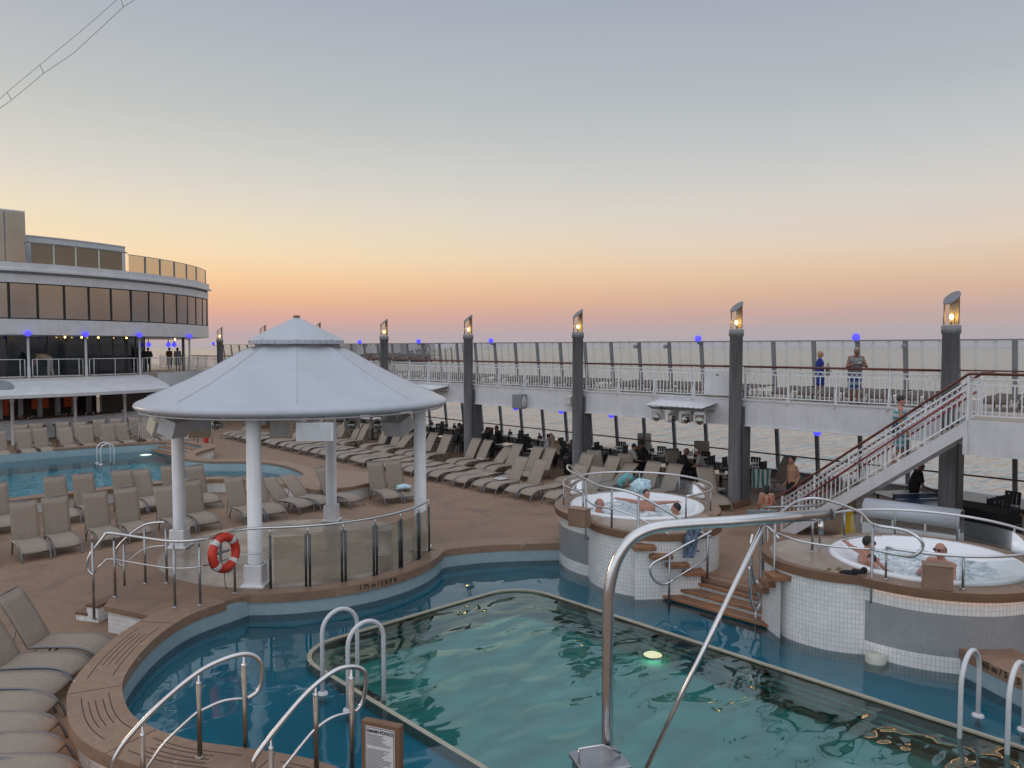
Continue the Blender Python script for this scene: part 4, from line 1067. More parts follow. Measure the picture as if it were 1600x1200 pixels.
def gazebo_rail():
    t = thing('gazebo_railing', 'curved steel railing with bronze glass panels along the gazebo pool edge', 'railing', (GZ[0], GZ[1] - 3.1, .5))
    zt = 1.72; r = 3.13
    arcp = arc(GZ, r, R(231), R(311), 40)
    lead = [(4.3, 15.83), (4.42, 15.72), (4.75, 14.9), (5.02, 14.35), (5.42, 14.12), (5.9, 14.22), (6.2, 14.36), (6.5, 14.3)]
    path = smooth_path([(a, b, zt) for a, b in lead], 5)[:-1] + [Vector((a, b, zt)) for a, b in arcp]
    loop = smooth_path([(4.08, 15.86, .95), (4.0, 15.92, 1.1), (4.05, 15.9, 1.35), (4.3, 15.83, 1.7)], 5)[:-1]
    B = MB(); B.tube(loop + path + [Vector((arcp[-1][0], arcp[-1][1], zt - .02))], .027, 10); B.build('handrail', steel, t)
    B = MB(); B.tube([Vector((4.08, 15.86, .98))] + [Vector((q.x, q.y, 1.22)) for q in smooth_path([(a, b, 0) for a, b in lead], 5)] + [Vector((arcp[1][0], arcp[1][1], 1.22))], .014, 8); B.build('lower_rail', steel, t)
    for (x, y, z0) in ((4.08, 15.86, .1), (4.42, 15.72, .5), (5.03, 14.33, .5), (5.42, 14.15, .5), (6.18, 14.38, .5)):
        B = MB(); B.tube([(x, y, z0), (x, y, zt - .14)], .024, 10); B.tube([(x, y, zt - .14), (x, y, zt)], .012, 8); flange(B, (x, y, z0)); B.build('post', steel_dull, t)
    n = 7
    for k in range(n):
        a = R(232 + 78.5 * k / (n - 1))
        for da in (-.012, .012) if k not in (0, n - 1) else (0,):
            x, y = GZ[0] + r * cos(a + da), GZ[1] + r * sin(a + da)
            B = MB(); B.tube([(x, y, .5), (x, y, 1.56)], .026, 10); flange(B, (x, y, .5), .04); B.build('post', rail_post, t)
        B = MB(); x, y = GZ[0] + r * cos(a), GZ[1] + r * sin(a); B.tube([(x, y, 1.54), (x, y, zt)], .011, 8); B.build('rail_pin', steel, t)
        if k < n - 1:
            a1 = R(232 + 78.5 * (k + 1) / (n - 1)); B = MB(); B.strip(arc(GZ, r, a + .022, a1 - .022, 8), .60, 1.53, True); B.build('glass_panel', glass_bronze, t)
    t2 = thing('step_handrail', 'short looped steel handrail at the gazebo steps by the left column', 'handrail', (5.1, 16.0, .5))
    B = MB(); B.tube(smooth_path([(4.78, 16.5, .85), (4.68, 16.55, 1.0), (4.74, 16.5, 1.3), (5.1, 16.2, 1.68), (5.45, 15.95, 1.74)], 6), .026, 10); B.build('handrail', steel, t2)
    B = MB(); B.tube(smooth_path([(4.78, 16.5, .85), (5.1, 16.2, 1.2), (5.45, 15.95, 1.26)], 5), .014, 8); B.build('lower_rail', steel, t2)
    for x, y, z0 in ((4.8, 16.45, .15), (5.12, 16.2, .5), (5.45, 15.95, .5)):
        B = MB(); B.tube([(x, y, z0), (x, y, 1.3 if x < 5 else 1.6)], .024, 10); flange(B, (x, y, z0)); B.build('post', steel_dull, t2)
gazebo_rail()

def lifebuoy():
    c = Vector((5.82, 14.16, 1.40)); nrm = Vector((.38, -.92, .08)).normalized(); x = Vector((.92, .38, 0)).normalized(); y = nrm.cross(x)
    if y.z < 0: y = -y
    t = thing('lifebuoy', 'red lifebuoy with white bands hanging on the gazebo walkway railing', 'lifebuoy', c)
    ring = lambda a, r: c + nrm * .09 + x * (r * cos(a)) + y * (r * sin(a))
    B = MB(); B.tube([ring(2 * PI * k / 40, .29) for k in range(40)], .085, 14, True)
    V = []
    b = B.build('ring', orange_ring, t)
    for a in (45, 135, 225, 315):
        B = MB(); B.tube([ring(R(a - 9 + 18 * k / 5), .29) for k in range(6)], .088, 14); B.build('band', reflective, b)
    B = MB(); B.tube([ring(2 * PI * k / 60, .375 + .02 * sin(4 * 2 * PI * k / 60)) for k in range(60)], .008, 6, True); B.build('grab_rope', ink, b)
    B = MB(); q = ring(R(-95), .36); B.tube([q, q + Vector((0, 0, -.14)), q + Vector((.02, 0, -.3)), q + Vector((.05, .02, -.34)), q + Vector((.06, .02, -.3))], .007, 6); B.build('hook_line', ink, t)
    B = MB(); B.box(tuple(c + nrm * .0), (.04, .05, .5), 0); B.box(tuple(c + nrm * .02 + Vector((0, 0, .0))), (.4, .03, .04), math.atan2(x.y, x.x)); B.build('holder', pillar_m, t)
lifebuoy()

def entry_rail(label, P, d, top, low, posts):
    t = thing('pool_handrail', label, 'handrail', (P[0], P[1], .5))
    A = lambda q: at_plane(q[0], q[1], P, d)
    B = MB(); B.tube(smooth_path([A(q) for q in top], 5), .028, 12); B.build('handrail', steel, t)
    B = MB(); B.tube(smooth_path([A(q) for q in low], 5), .018, 10); B.build('lower_rail', steel, t)
    for (u, v, zb) in posts:
        p = A((u, v)); B = MB(); B.tube([(p.x, p.y, zb), (p.x, p.y, p.z - .13)], .028, 12); flange(B, (p.x, p.y, zb), .055); po = B.build('post', mat_bronze, t)
        B = MB(); B.lathe([(.03, p.z - .14), (.03, p.z - .12), (.014, p.z - .115), (.014, p.z)], (p.x, p.y), 12); B.build('post_cap', steel, po)
mat_bronze = mat('brushed_post', (.30, .25, .21), .3, 1, var=.15, scale=14)
entry_rail('curved steel pool handrail at the bottom left, farther from the sign', (2.75, 8.97), (1.07, -.24),
           [(170, 1225), (176, 1199), (181, 1182), (201, 1152), (252, 1098), (309, 1051), (353, 1029), (387, 1022), (405, 1032), (410, 1051), (404, 1078), (387, 1091)],
           [(215, 1222), (232, 1196), (259, 1159), (302, 1118), (319, 1108), (350, 1095), (387, 1091)], [(222, 1130, .1), (310, 1050, .5), (381, 1022, .0)])
entry_rail('curved steel pool handrail next to the wooden pool sign', (3.52, 7.74), (1.05, -.2),
           [(388, 1225), (395, 1199), (400, 1182), (437, 1132), (481, 1081), (522, 1049), (549, 1042), (567, 1047), (572, 1064), (566, 1098), (556, 1112)],
           [(425, 1222), (444, 1199), (481, 1152), (498, 1135), (522, 1120), (556, 1112)], [(423, 1150, .1), (493, 1067, .5), (549, 1042, .0)])

def ladder(label, xo, xi, ys, z0, ztop, zin, rails=None):
    t = thing('pool_ladder', label, 'pool ladder', ((xo + xi) / 2, sum(ys) / 2, ZW))
    h = abs(xi - xo) / 2; cx = (xo + xi) / 2; sg = 1 if xi > xo else -1
    for y in ys:
        pts = [(xo, y, z0), (xo, y, ztop - h)] + [(cx - sg * h * cos(a), y, ztop - h + h * sin(a)) for a in [PI * k / 12 for k in range(1, 12)]] + [(xi, y, ztop - h), (xi, y, zin)]
        B = MB(); B.tube(pts, .032, 12); rl = B.build('rail', white, t)
        B = MB(); B.lathe([(.035, ZW + .05), (.075, ZW + .03), (.08, ZW + .005)], (xo, y), 16); B.build('flange', white, rl)
    for k in range(4):
        z = .0 - .3 * k; B = MB(); B.bbox((xi + sg * .0, sum(ys) / 2, z), (.12, abs(ys[1] - ys[0]) - .07, .05), .01); B.build('tread', wood_dark, t)
ladder('white looped pool ladder in front of the gazebo pool edge', 5.66, 6.26, (10.12, 9.4), -.28, 1.30, -1.2)
ladder('white looped pool ladder at the right by the wooden pool edge', 12.0, 11.22, (3.2, 2.65), -.28, 1.12, -1.2)
ladder('small white ladder standing in the far second pool', 9.95, 10.5, (37.55, 37.0), -.3, 1.0, -.5)

def davit():
    P = (5.43, 4.5); a = math.atan2(.3, 2.17); lat = Vector((ST[0], SH[0], 0)); fw = Vector((ST[1], SH[1], 0)); d = (lat * 2.17 + fw * .3).normalized()
    A = lambda u, v: at_plane(u, v, P, d)
    t = thing('pool_hoist', 'tall polished steel pool hoist with long arm and diagonal strut', 'pool hoist', (P[0], P[1], .5))
    q = A(950, 960); pts = [Vector((q.x, q.y, .5))] + smooth_path([Vector((q.x, q.y, 2.2)), q, A(953, 915), A(965, 873), A(987, 842), A(1018, 826), A(1060, 820), A(1140, 815)], 6) + [A(1298, 803)]
    B = MB(); B.tube(pts, .053, 28); B.build('post', steel, t)
    e = A(1299, 803); B = MB(); B.tube([e - d * .01, e + d * .012], .056, 28); B.build('end_cap', pillar_m, t)
    top = A(1194, 818); lo = A(1010, 1200); k = (lo - top); bot = top + k * ((top.z - .75) / (top.z - lo.z))
    B = MB(); B.tube([top, bot], .023, 16); B.build('strut', steel, t)
    e2 = A(1283, 812); B = MB(); B.tube([e2, e2 - Vector((0, 0, .14))], .024, 12); B.build('shackle', steel, t)
    # winch pedestal
    w = A(932, 1182); c = Vector((w.x, w.y, 0)) - fw * .28
    rz = math.atan2(d.y, d.x) + R(8)
    B = MB(); B.bbox((c.x, c.y, 1.02), (.42, .34, 1.04), .02, rz); bx = B.build('winch_box', steel_dull, t)
    B = MB(); B.bbox((c.x, c.y, 1.56), (.46, .38, .05), .012, rz); B.build('lid', steel_dull, bx)
    ux = Vector((cos(rz), sin(rz), 0)); B = MB(); B.tube([c + ux * -.2 + Vector((0, 0, 1.58)), c + ux * -.2 + Vector((0, 0, 1.7)), c + ux * .02 + Vector((0, 0, 1.7)), c + ux * .2 + Vector((0, 0, 1.6))], .012, 8); B.build('handle', steel, t)
    B = MB(); B.lathe([(.2, .5), (.2, .53), (.1, .55)], P, 24); B.build('base_plate', steel_dull, t)
davit()

def pool_sign():
    a = at(564, 1125, 1.21); b = at(624, 1137, 1.21); dx = (b - a); w = dx.length; dx.normalize(); n = Vector((dx.y, -dx.x, 0))
    if n.dot(Vector((1, 1, 0))) > 0: n = -n
    t = thing('pool_sign', 'wooden pool rules sign with white sheet headed MAIN POOL', 'sign', ((a.x + b.x) / 2, (a.y + b.y) / 2, .5)); c = (a + b) / 2; rz = math.atan2(dx.y, dx.x)
    B = MB(); B.bbox((c.x - n.x * .05, c.y - n.y * .05, .855), (w, .09, .71), .008, rz); B.build('board', coping_edge, t)
    B = MB(); B.box((c.x + n.x * .0, c.y + n.y * .0, .86), (w * .76, .014, .60), rz); sh = B.build('sheet', sheet_w, t)
    o = c + n * .009
    B = MB()
    for (zz, hh) in ((1.155, .004), (.565, .004)): B.box((o.x, o.y, zz), (w * .72, .004, hh), rz)
    for s_ in (-1, 1): B.box((o.x + dx.x * s_ * w * .36, o.y + dx.y * s_ * w * .36, .86), (.004, .004, .59), rz)
    B.build('frame_lines', ink, sh)
    text_on('MAIN POOL', .046, (o.x, o.y, 1.115), dx, (0, 0, 1), ink, t, .0015)
    for s_ in (-1, 1):
        q = o + dx * (s_ * w * .30); B = MB(); B.tube([(q.x + dx.x * .018 * cos(k), q.y + dx.y * .018 * cos(k), 1.115 + .018 * sin(k)) for k in [2 * PI * j / 16 for j in range(16)]], .003, 5, True)
        B.tube([(q.x - dx.x * .012, q.y - dx.y * .012, 1.127), (q.x + dx.x * .012, q.y + dx.y * .012, 1.103)], .003, 5); B.build('prohibition_symbol', ink, sh)
    rnd = random.Random(4); B = MB(); z = 1.075
    while z > .58:
        if not (.92 < z < .965):
            L_ = w * .66 * rnd.uniform(.55, 1); B.box((o.x - dx.x * (w * .33 - L_ / 2), o.y - dx.y * (w * .33 - L_ / 2), z), (L_, .003, .006), rz)
        z -= .0155
    B.build('rule_text', pillar_m, sh)
pool_sign()

# rails of the tub platforms and the pool steps
def poly_rail(label, name, top, posts, low=None, r=.026, loc=None):
    t = thing(name, label, 'handrail', loc or top[0])
    B = MB(); B.tube(top, r, 10); B.build('handrail', steel, t)
    if low: B = MB(); B.tube(low, r * .7, 8); B.build('lower_rail', steel, t)
    for p in posts:
        B = MB(); B.tube([Vector(q) for q in p], .024, 10); flange(B, p[0], .05) if len(p) == 2 else None; po = B.build('post', steel_dull, t)
        if len(p) > 2:
            B = MB(); B.sphere(p[0], .05, 10); B.build('wall_mount', pillar_m, po)
    return t
def wall_post(x, y, ztop, inx, iny): return [(x + inx * .1, y + iny * .1, 1.0), (x, y, 1.0), (x, y, 1.06), (x, y, ztop)]
# right tub platform
dx, dy, dr = D1
def dp(a, r=None): r = (dr + .07) if r is None else r; return (dx + r * cos(R(a)), dy + r * sin(R(a)))
pA = dp(152); pB = dp(222); pM = dp(120, 1.0)
zt = 2.32
lp = smooth_path([(pA[0], pA[1], 2.2), (14.0, 6.9, 2.30), (14.35, 6.6, 2.35), (13.9, 5.7, zt), (pB[0], pB[1], zt), (12.98, 4.62, zt), (12.9, 4.35, zt - .06), (12.93, 4.28, 2.12), (12.9, 4.4, 1.95), (12.99, 4.62, 1.9), (pB[0], pB[1], 1.9)], 6)
low = smooth_path([(pB[0], pB[1], 1.9), dp(200) + (1.9,), dp(175) + (1.9,), (pA[0], pA[1], 1.93)], 5)
poly_rail('looped steel handrail around the wet platform of the right hot tub', 'platform_handrail', lp, [wall_post(pA[0], pA[1], 2.22, .6, -.5), wall_post(pB[0], pB[1], zt, .7, .7), [(13.95, 6.55, 1.42), (13.95, 6.55, 2.2)]], low)
# hooks rail on the right platform
t = thing('towel_hooks', 'steel bar with curved towel hooks above the right hot tub platform', 'hook rail', (13.95, 6.6, 2.2))
h0 = Vector((13.55, 7.35, 2.18)); h1 = Vector((14.05, 6.5, 2.28)); B = MB(); B.tube([h0, h1], .024, 8); B.build('bar', steel_dull, t)
for k in range(4):
    q = h0.lerp(h1, .12 + .26 * k); B = MB(); B.tube([q, q + Vector((-.02, 0, -.06)), q + Vector((-.06, -.02, -.08)), q + Vector((-.09, -.03, -.04))], .01, 6); B.build('hook', steel, t)
# left tub platform rail: mirrored
dx, dy, dr = D2
pA = dp(212); pB = dp(140)
lp = smooth_path([(14.9, 13.1, 1.9), (14.2, 12.95, 2.3), (13.55, 12.4, 2.32), (pB[0] + .05, pB[1], 2.3), dp(170) + (2.3,), dp(205) + (2.22,), (13.5, 8.75, 1.5), (13.75, 8.6, 1.35)], 5)
poly_rail('steel handrail sweeping round the left hot tub platform down to the steps', 'platform_handrail', lp, [wall_post(pB[0], pB[1], 2.3, .7, -.7), [dp(178, dr - .05) + (1.41,), dp(178, dr - .05) + (2.3,)], wall_post(*dp(205), 2.2, .7, .6)],
          smooth_path([(pB[0], pB[1], 1.87), dp(165) + (1.85,), dp(200) + (1.8,), (13.55, 8.75, 1.05)], 5))
# loops beside the broad steps
def px_rail(label, P, d, top, posts, low=None, r=.026):
    A = lambda q: at_plane(q[0], q[1], P, d)
    t = thing('step_handrail', label, 'handrail', (P[0], P[1], .1)); B = MB(); B.tube(smooth_path([A(q) for q in top], 5), r, 10); B.build('handrail', steel, t)
    if low: B = MB(); B.tube([A(q) for q in low], r * .75, 8); B.build('lower_rail', steel, t)
    for u, v, zb in posts: p = A((u, v)); B = MB(); B.tube([(p.x, p.y, zb), (p.x, p.y, p.z)], .024, 10); B.build('post', steel_dull, t)
q0 = at(1046, 942, .08); q1 = at(1107, 904, .5)
px_rail('looped steel handrail on the left side of the broad pool steps', q0, (q1.x - q0.x, q1.y - q0.y), [(1053, 905), (1038, 913), (1024, 908), (1016, 894), (1019.5, 881), (1039, 870), (1072, 851), (1106, 833), (1111, 827), (1097, 822)], [(1046, 868, -.05), (1106, 833, .5)], [(1053, 905), (1108, 870)])
SAR_P, SAR_D = q0, (q1.x - q0.x, q1.y - q0.y)
px_rail('looped steel handrail on the right side of the broad pool steps', (13.6, 7.15), (1, 0), [(1176, 835), (1173, 850), (1174, 880), (1179, 910), (1186, 932), (1187, 946), (1181, 953), (1175, 944), (1172, 915), (1171, 885)], [(1181, 950, -.05)])
px_rail('short looped handrail behind the right hot tub platform', (14.5, 7.2), (.5, .86), [(1190, 818), (1203, 826), (1217, 842), (1220, 857), (1213, 871), (1206, 876)], [(1200, 824, .5), (1193, 820, .5)])
# sarong drying on the left rail
t = thing('sarong', 'blue patterned sarong hanging over the handrail by the left tub steps', 'cloth', (14.1, 9.2, 1.4))
B = MB(); n = 10
for i in range(n + 1):
    for k in range(9):
        w_ = (k / 8 - .5) * (.34 - .1 * i / n); qq = at_plane(1088 - 13 * i / n, 824 + 48 * i / n, SAR_P, SAR_D); B.v.append((qq.x + w_ * .6, qq.y - w_ * .55 + .03 * sin(k * 1.7 + i * .4), qq.z))
for i in range(n):
    for k in range(8): B.face((i * 9 + k, i * 9 + k + 1, i * 9 + 10 + k, i * 9 + 9 + k), True)
m0 = len(B.v); B.v += [(x, y + .025, z) for x, y, z in B.v]; B.f += [tuple(m0 + i for i in f[::-1]) for f in B.f]; B.sm += B.sm[:]; B.uv += B.uv[:]
B.build('cloth', print_cloth, t)
# things left on the right platform
q = at(1300, 893, 1.43); t = thing('sandals', 'pair of beige flip flops on the right hot tub platform', 'footwear', q)
for k, (ox, oy) in enumerate(((0, 0), (.16, -.1))):
    B = MB(); pl = [(ox + .05 * cos(a) * (1.1 if sin(a) > 0 else .9), oy + .13 * sin(a)) for a in [2 * PI * j / 16 for j in range(16)]]
    B.prism([(q.x + x, q.y + y) for x, y in pl], 1.425, 1.445); sd_ = B.build('sandal', cl_beige, t)
    B = MB(); B.tube([(q.x + ox - .045, q.y + oy + .02, 1.44), (q.x + ox - .01, q.y + oy + .06, 1.475), (q.x + ox + .005, q.y + oy + .09, 1.445), (q.x + ox + .015, q.y + oy + .06, 1.475), (q.x + ox + .045, q.y + oy + .02, 1.44)], .008, 6); B.build('strap', wood_dark, sd_)
q = at(1326, 897, 1.43); t = thing('shoes', 'pair of black shoes lying on the right hot tub platform', 'footwear', q)
for k, (ox, oy, rz) in enumerate(((0, 0, .4), (.17, -.1, .9))):
    B = MB(); M_ = Matrix.Rotation(rz, 3, 'Z'); B.sphere((q.x + ox, q.y + oy, 1.455), (.055, .15, .045), 12, M_); o_ = M_ @ Vector((0, -.09, 0)); B.sphere((q.x + ox + o_.x, q.y + oy + o_.y, 1.48), (.05, .06, .06), 10, M_); sh = B.build('shoe', cl_black, t)
    B = MB(); B.sphere((q.x + ox, q.y + oy, 1.428), (.06, .155, .012), 12, M_); B.build('sole', pillar_dark, sh)

# ================================================================== SUN LOUNGERS
def lounger_proto(name, ang, label, sling=sling, alu=alu):
    t = thing(name, label, 'sun lounger', (0, 0, 0))
    W_ = .31; prof = smooth_path([(0, 0, .0), (0, .05, .13), (0, .15, .26), (0, .36, .345), (0, .75, .36), (0, 1.2, .345)], 5)
    B = MB()
    for s_ in (-1, 1): B.tube([(s_ * W_, p.y, p.z) for p in prof], .019, 8)
    for k in (9, 20): B.tube([(-W_, prof[k].y, prof[k].z - .05), (W_, prof[k].y, prof[k].z - .05)], .014, 6)
    B.build('frame', alu, t, world=False)
    for s_ in (-1, 1):
        B = MB(); B.tube([(s_ * W_, 1.05, .345), (s_ * W_, 1.16, .18), (s_ * W_, 1.24, .0)], .018, 8); B.build('leg', alu, t, world=False)
    def sheet(path, nm, w):
        B = MB(); m = len(path)
        for p in path:
            for k in range(7):
                x = -w + 2 * w * k / 6; B.v.append((x, p.y, p.z - .02 * (1 - (x / w) ** 2)))
        for p in path:
            for k in range(7):
                x = -w + 2 * w * k / 6; B.v.append((x, p.y, p.z - .02 * (1 - (x / w) ** 2) - .014))
        o = 7 * m
        for i in range(m - 1):
            for k in range(6):
                a = i * 7 + k; B.face((a, a + 1, a + 8, a + 7), True); B.face((o + a, o + a + 7, o + a + 8, o + a + 1), True)
            a = i * 7; B.face((a, a + 7, o + a + 7, o + a)); B.face((a + 6, o + a + 6, o + a + 13, a + 13))
        B.face([k for k in range(6, -1, -1)] + [o + k for k in range(7)]); e = (m - 1) * 7; B.face([e + k for k in range(7)] + [o + e + k for k in range(6, -1, -1)])
        return B.build(nm, sling, t, world=False)
    sp = [Vector((0, p.y, p.z + .015)) for p in prof if p.z > .2]
    sheet(sp, 'seat', .30)
    L_ = .80 if ang < 20 else .97; ca, sa = cos(R(ang)), sin(R(ang)); h = Vector((0, 1.19, .36))
    bp = [h + Vector((0, L_ * q * ca, L_ * q * sa + .03 * sin(PI * q))) for q in (0, .2, .4, .6, .8, 1)]
    bk = sheet(bp, 'backrest', .315)
    B = MB()
    for s_ in (-1, 1): B.tube([Vector((s_ * .275, p.y + .03 * sa, p.z - .035 * ca)) for p in bp], .017, 8)
    B.tube([(-.275, bp[-1].y + .03 * sa, bp[-1].z - .035 * ca), (.275, bp[-1].y + .03 * sa, bp[-1].z - .035 * ca)], .017, 8)
    if ang > 20:
        B.tube([(-W_ + .03, bp[2].y, bp[2].z - .02), (-W_ + .03, bp[2].y + .12, .1)], .011, 6); B.tube([(W_ - .03, bp[2].y, bp[2].z - .02), (W_ - .03, bp[2].y + .12, .1)], .011, 6)
    else:
        for s_ in (-1, 1): B.tube([(s_ * W_, bp[4].y, bp[4].z - .02), (s_ * W_, bp[4].y + .04, .0)], .016, 6)
    B.build('back_frame', alu, bk, world=False)
    return t
P_FLAT = lounger_proto('sun_lounger', 2.5, '-'); P_UP = lounger_proto('sun_lounger', 60, '-'); P_HI = lounger_proto('sun_lounger', 72, '-'); P_MID = lounger_proto('sun_lounger', 40, '-'); P_BACKLIT = lounger_proto('sun_lounger', 2.5, '-', sling_backlit, pillar_dark)
used = set()
def lounger(p, x, y, z, rz, label, group):
    if p.name not in used: o = p; used.add(p.name)
    else: o = copy_tree(p)
    o.location = (x, y, z); o.rotation_euler = (0, 0, rz); tag(o, label, 'sun lounger', group); return o
# rotation: local +y (head end) -> direction a:  rz = a - 90deg
def rz_of(dx, dy): return math.atan2(dy, dx) - PI / 2
G1 = 'sun loungers in front of the second pool'
front = [(4.32, 21.6, P_HI), (5.05, 21.7, P_HI), (6.08, 21.75, P_HI), (6.85, 21.85, P_HI), (7.95, 21.7, P_UP), (8.68, 21.8, P_HI), (10.04, 21.8, P_UP), (10.72, 21.75, P_UP), (11.85, 22.0, P_MID), (12.62, 22.05, P_MID), (13.5, 21.7, P_UP), (14.62, 21.25, P_HI), (15.3, 21.1, P_HI), (3.2, 21.6, P_HI), (2.5, 21.7, P_HI)]
flabel = ['leftmost front one by the left picture edge', 'second from left of the front row', 'third from left of the front row', 'fourth from left of the front row', 'left of the left gazebo column, front row', 'front row, just right of the left gazebo column', 'front row, left of the front gazebo column', 'front row, seat right behind the front gazebo column', 'left of the low-backed pair by the back gazebo column', 'right of the low-backed pair by the back gazebo column',
          'single one right of the back gazebo column', 'left of the upright pair near the right gazebo column', 'with a blue towel, beside the right gazebo column', 'cut by the left picture edge', 'outside the left picture edge']
for (x, y, p), lb in zip(front, flabel):
    dxy = (0, 1) if x < 11.5 else ((-.28, .96) if x < 14 else (.12, .99))
    lounger(p, x, y, 0, rz_of(*dxy) + random.uniform(-.03, .03), 'raised-back taupe lounger, ' + lb, G1)
second = [(3.6, 25.2, P_HI), (4.35, 25.3, P_HI), (5.95, 25.4, P_HI), (6.7, 25.4, P_HI), (7.8, 25.3, P_HI), (8.5, 25.4, P_UP), (9.25, 25.2, P_HI), (9.95, 24.7, P_HI)]
for k, (x, y, p) in enumerate(second): lounger(p, x, y, 0, R(random.uniform(-2, 2)), 'taupe lounger with upright back against the second pool, %s from left' % ORD[k], G1)
# bottom-left row, foot ends towards the raised coping
G2 = 'sun loungers by the raised pool coping'
bl = [(3.62, 13.98, P_UP), (3.1, 13.38, P_UP), (2.68, 12.78, P_FLAT), (2.36, 12.12, P_FLAT), (2.2, 11.42, P_FLAT), (2.12, 10.72, P_FLAT), (2.1, 10.02, P_FLAT), (2.05, 9.3, P_FLAT)]
bll = ['raised-back sun lounger farthest up the row beside the curved coping', 'raised-back sun lounger, second beside the curved coping'] + ['flat taupe sun lounger beside the curved coping, %s below the raised pair' % q for q in ORD[:6]]
for k, ((x, y, p), lb) in enumerate(zip(bl, bll)):
    a = [(-.74, .68), (-.76, .65), (-.76, .65), (-.75, .66), (-.74, .67), (-.73, .68), (-.72, .69), (-.72, .69)][k]
    lounger(p, x - a[0] * .24, y - a[1] * .24, 0, rz_of(*a), lb, G2)
# starboard rows
G3 = 'sun loungers along the starboard side'
y = 17.0; k = 0
while y < 43:
    for j in (0, 1):
        yy = y + j * .72
        p = P_UP if k in (3, 4) else P_FLAT
        if k in (0, 1): p = P_UP
        if k > 18 and k % 7 == 3: p = P_MID
        lounger(p, 18.15 + random.uniform(-.07, .07) + (.25 if k < 2 else 0), yy, 0, R(-90 + random.uniform(-2.5, 2.5)), '%s taupe lounger, %s from the left hot tub in the inner starboard row' % ('flat' if p is P_FLAT else 'raised-back', ORD[k]), G3); k += 1
    y += 1.72
y = 15.6; k = 0
while y < 41:
    for j in (0, 1):
        yy = y + j * .74
        near = any(abs(yy - q) < .55 for q in PIL)
        if not near:
            p = P_UP if k % 6 not in (2,) else P_MID
            lounger(p, 20.75 + random.uniform(-.1, .1), yy, 0, R(-90 + random.uniform(-4, 4)), 'raised-back taupe lounger, %s from the near end of the middle starboard row' % ORD[k], G3); k += 1
    y += 1.95
# loungers round the left hot tub and under the stairs
for k, (u, v, p, a, lb) in enumerate([(1010, 772, P_HI, (.35, .94), 'upright taupe lounger behind the left hot tub towel'), (1075, 762, P_HI, (.5, .86), 'tall upright taupe lounger right behind the left hot tub'), (1130, 800, P_UP, (.6, .8), 'taupe lounger between the left hot tub and a lantern pillar'), (955, 765, P_HI, (.4, .9), 'upright taupe lounger behind the left end of the left hot tub'), (1100, 745, P_HI, (.8, .6), 'tall dark lounger back beside the cafe tables by the second pillar'), (1180, 768, P_UP, (.9, -.3), 'dark lounger draped with a striped towel beside the stair foot'), (1010, 728, P_HI, (.75, .65), 'upright lounger beside the person in the blue towel')]):
    q = at(u, v, 0); lounger(p, q.x, q.y, 0, rz_of(*a), lb, 'sun loungers round the left hot tub')
# far rows by the bar
k = 0
for row, (y0, x0, n) in enumerate(((41.6, 6.3, 11), (44.4, 8.6, 9))):
    for i in range(n):
        lounger(P_HI if (i + row) % 4 else P_UP, x0 + i * .82 + .25 * (i // 2), y0 + .06 * i + random.uniform(-.1, .1), .05, R(random.uniform(-5, 5)), 'taupe lounger facing the far pool, %s from left in the bar\'s %s row' % (ORD[i], ('front', 'back')[row]), 'sun loungers by the bar')
# promenade loungers: all flat, all alike, sling and frame colours darkened for the backlight
y = 4.6; k = 0
while y < 50:
    for j in (0, 1):
        yy = y + .72 * j
        if not any(abs(yy - q) < .3 for q in PIL):
            lounger(P_BACKLIT, 23.75 + .05 * sin(yy * 5), yy, ZU, R(-90 + random.uniform(-2, 2)), 'flat dark backlit sun lounger lying behind the promenade balustrade', 'flat sun loungers on the promenade')
    y += 1.55
# towels
def towel(label, pos, m, size, seed):
    t = thing('towel', label, 'towel', pos); B = MB(); rnd = random.Random(seed); n = 14
    from mathutils import noise
    B.sphere(pos, size, 20)
    c = Vector(pos); B.v = [tuple(c + (Vector(v) - c) * (1 + .35 * noise.noise(Vector(v) * 9 + Vector((seed, 0, 0))) + .2 * noise.noise(Vector(v) * 21))) for v in B.v]
    B.build('cloth', m, t); return t
q = (15.25, 21.6, .47); towel('crumpled blue white towel on the lounger by the right gazebo column', q, towel_stripe, (.26, .24, .09), 3)
q = at(1002, 764, 1.72); towel('twisted pale turquoise towel on the rail behind the left hot tub', (q.x, q.y, 1.78), towel_stripe, (.32, .2, .2), 9)
q = at(1190, 745, .9); t = thing('towel', 'dark green striped towel hanging over the lounger back by the stair foot', 'towel', (q.x, q.y, .9)); B = MB()
for i in range(9):
    for k in range(7): B.v.append((q.x + (k / 6 - .5) * .62 * .73, q.y - (k / 6 - .5) * .62 * .68 + .02 * sin(k * 2 + i * .5), 1.15 - .62 * i / 8))
for i in range(8):
    for k in range(6): B.face((i * 7 + k, i * 7 + k + 1, i * 7 + 8 + k, i * 7 + 7 + k), True)
m0 = len(B.v); B.v += [(x, y + .02, z) for x, y, z in B.v]; B.f += [tuple(m0 + i for i in f[::-1]) for f in B.f]; B.sm += B.sm[:]; B.uv += B.uv[:]
B.build('cloth', towel_bw, t)
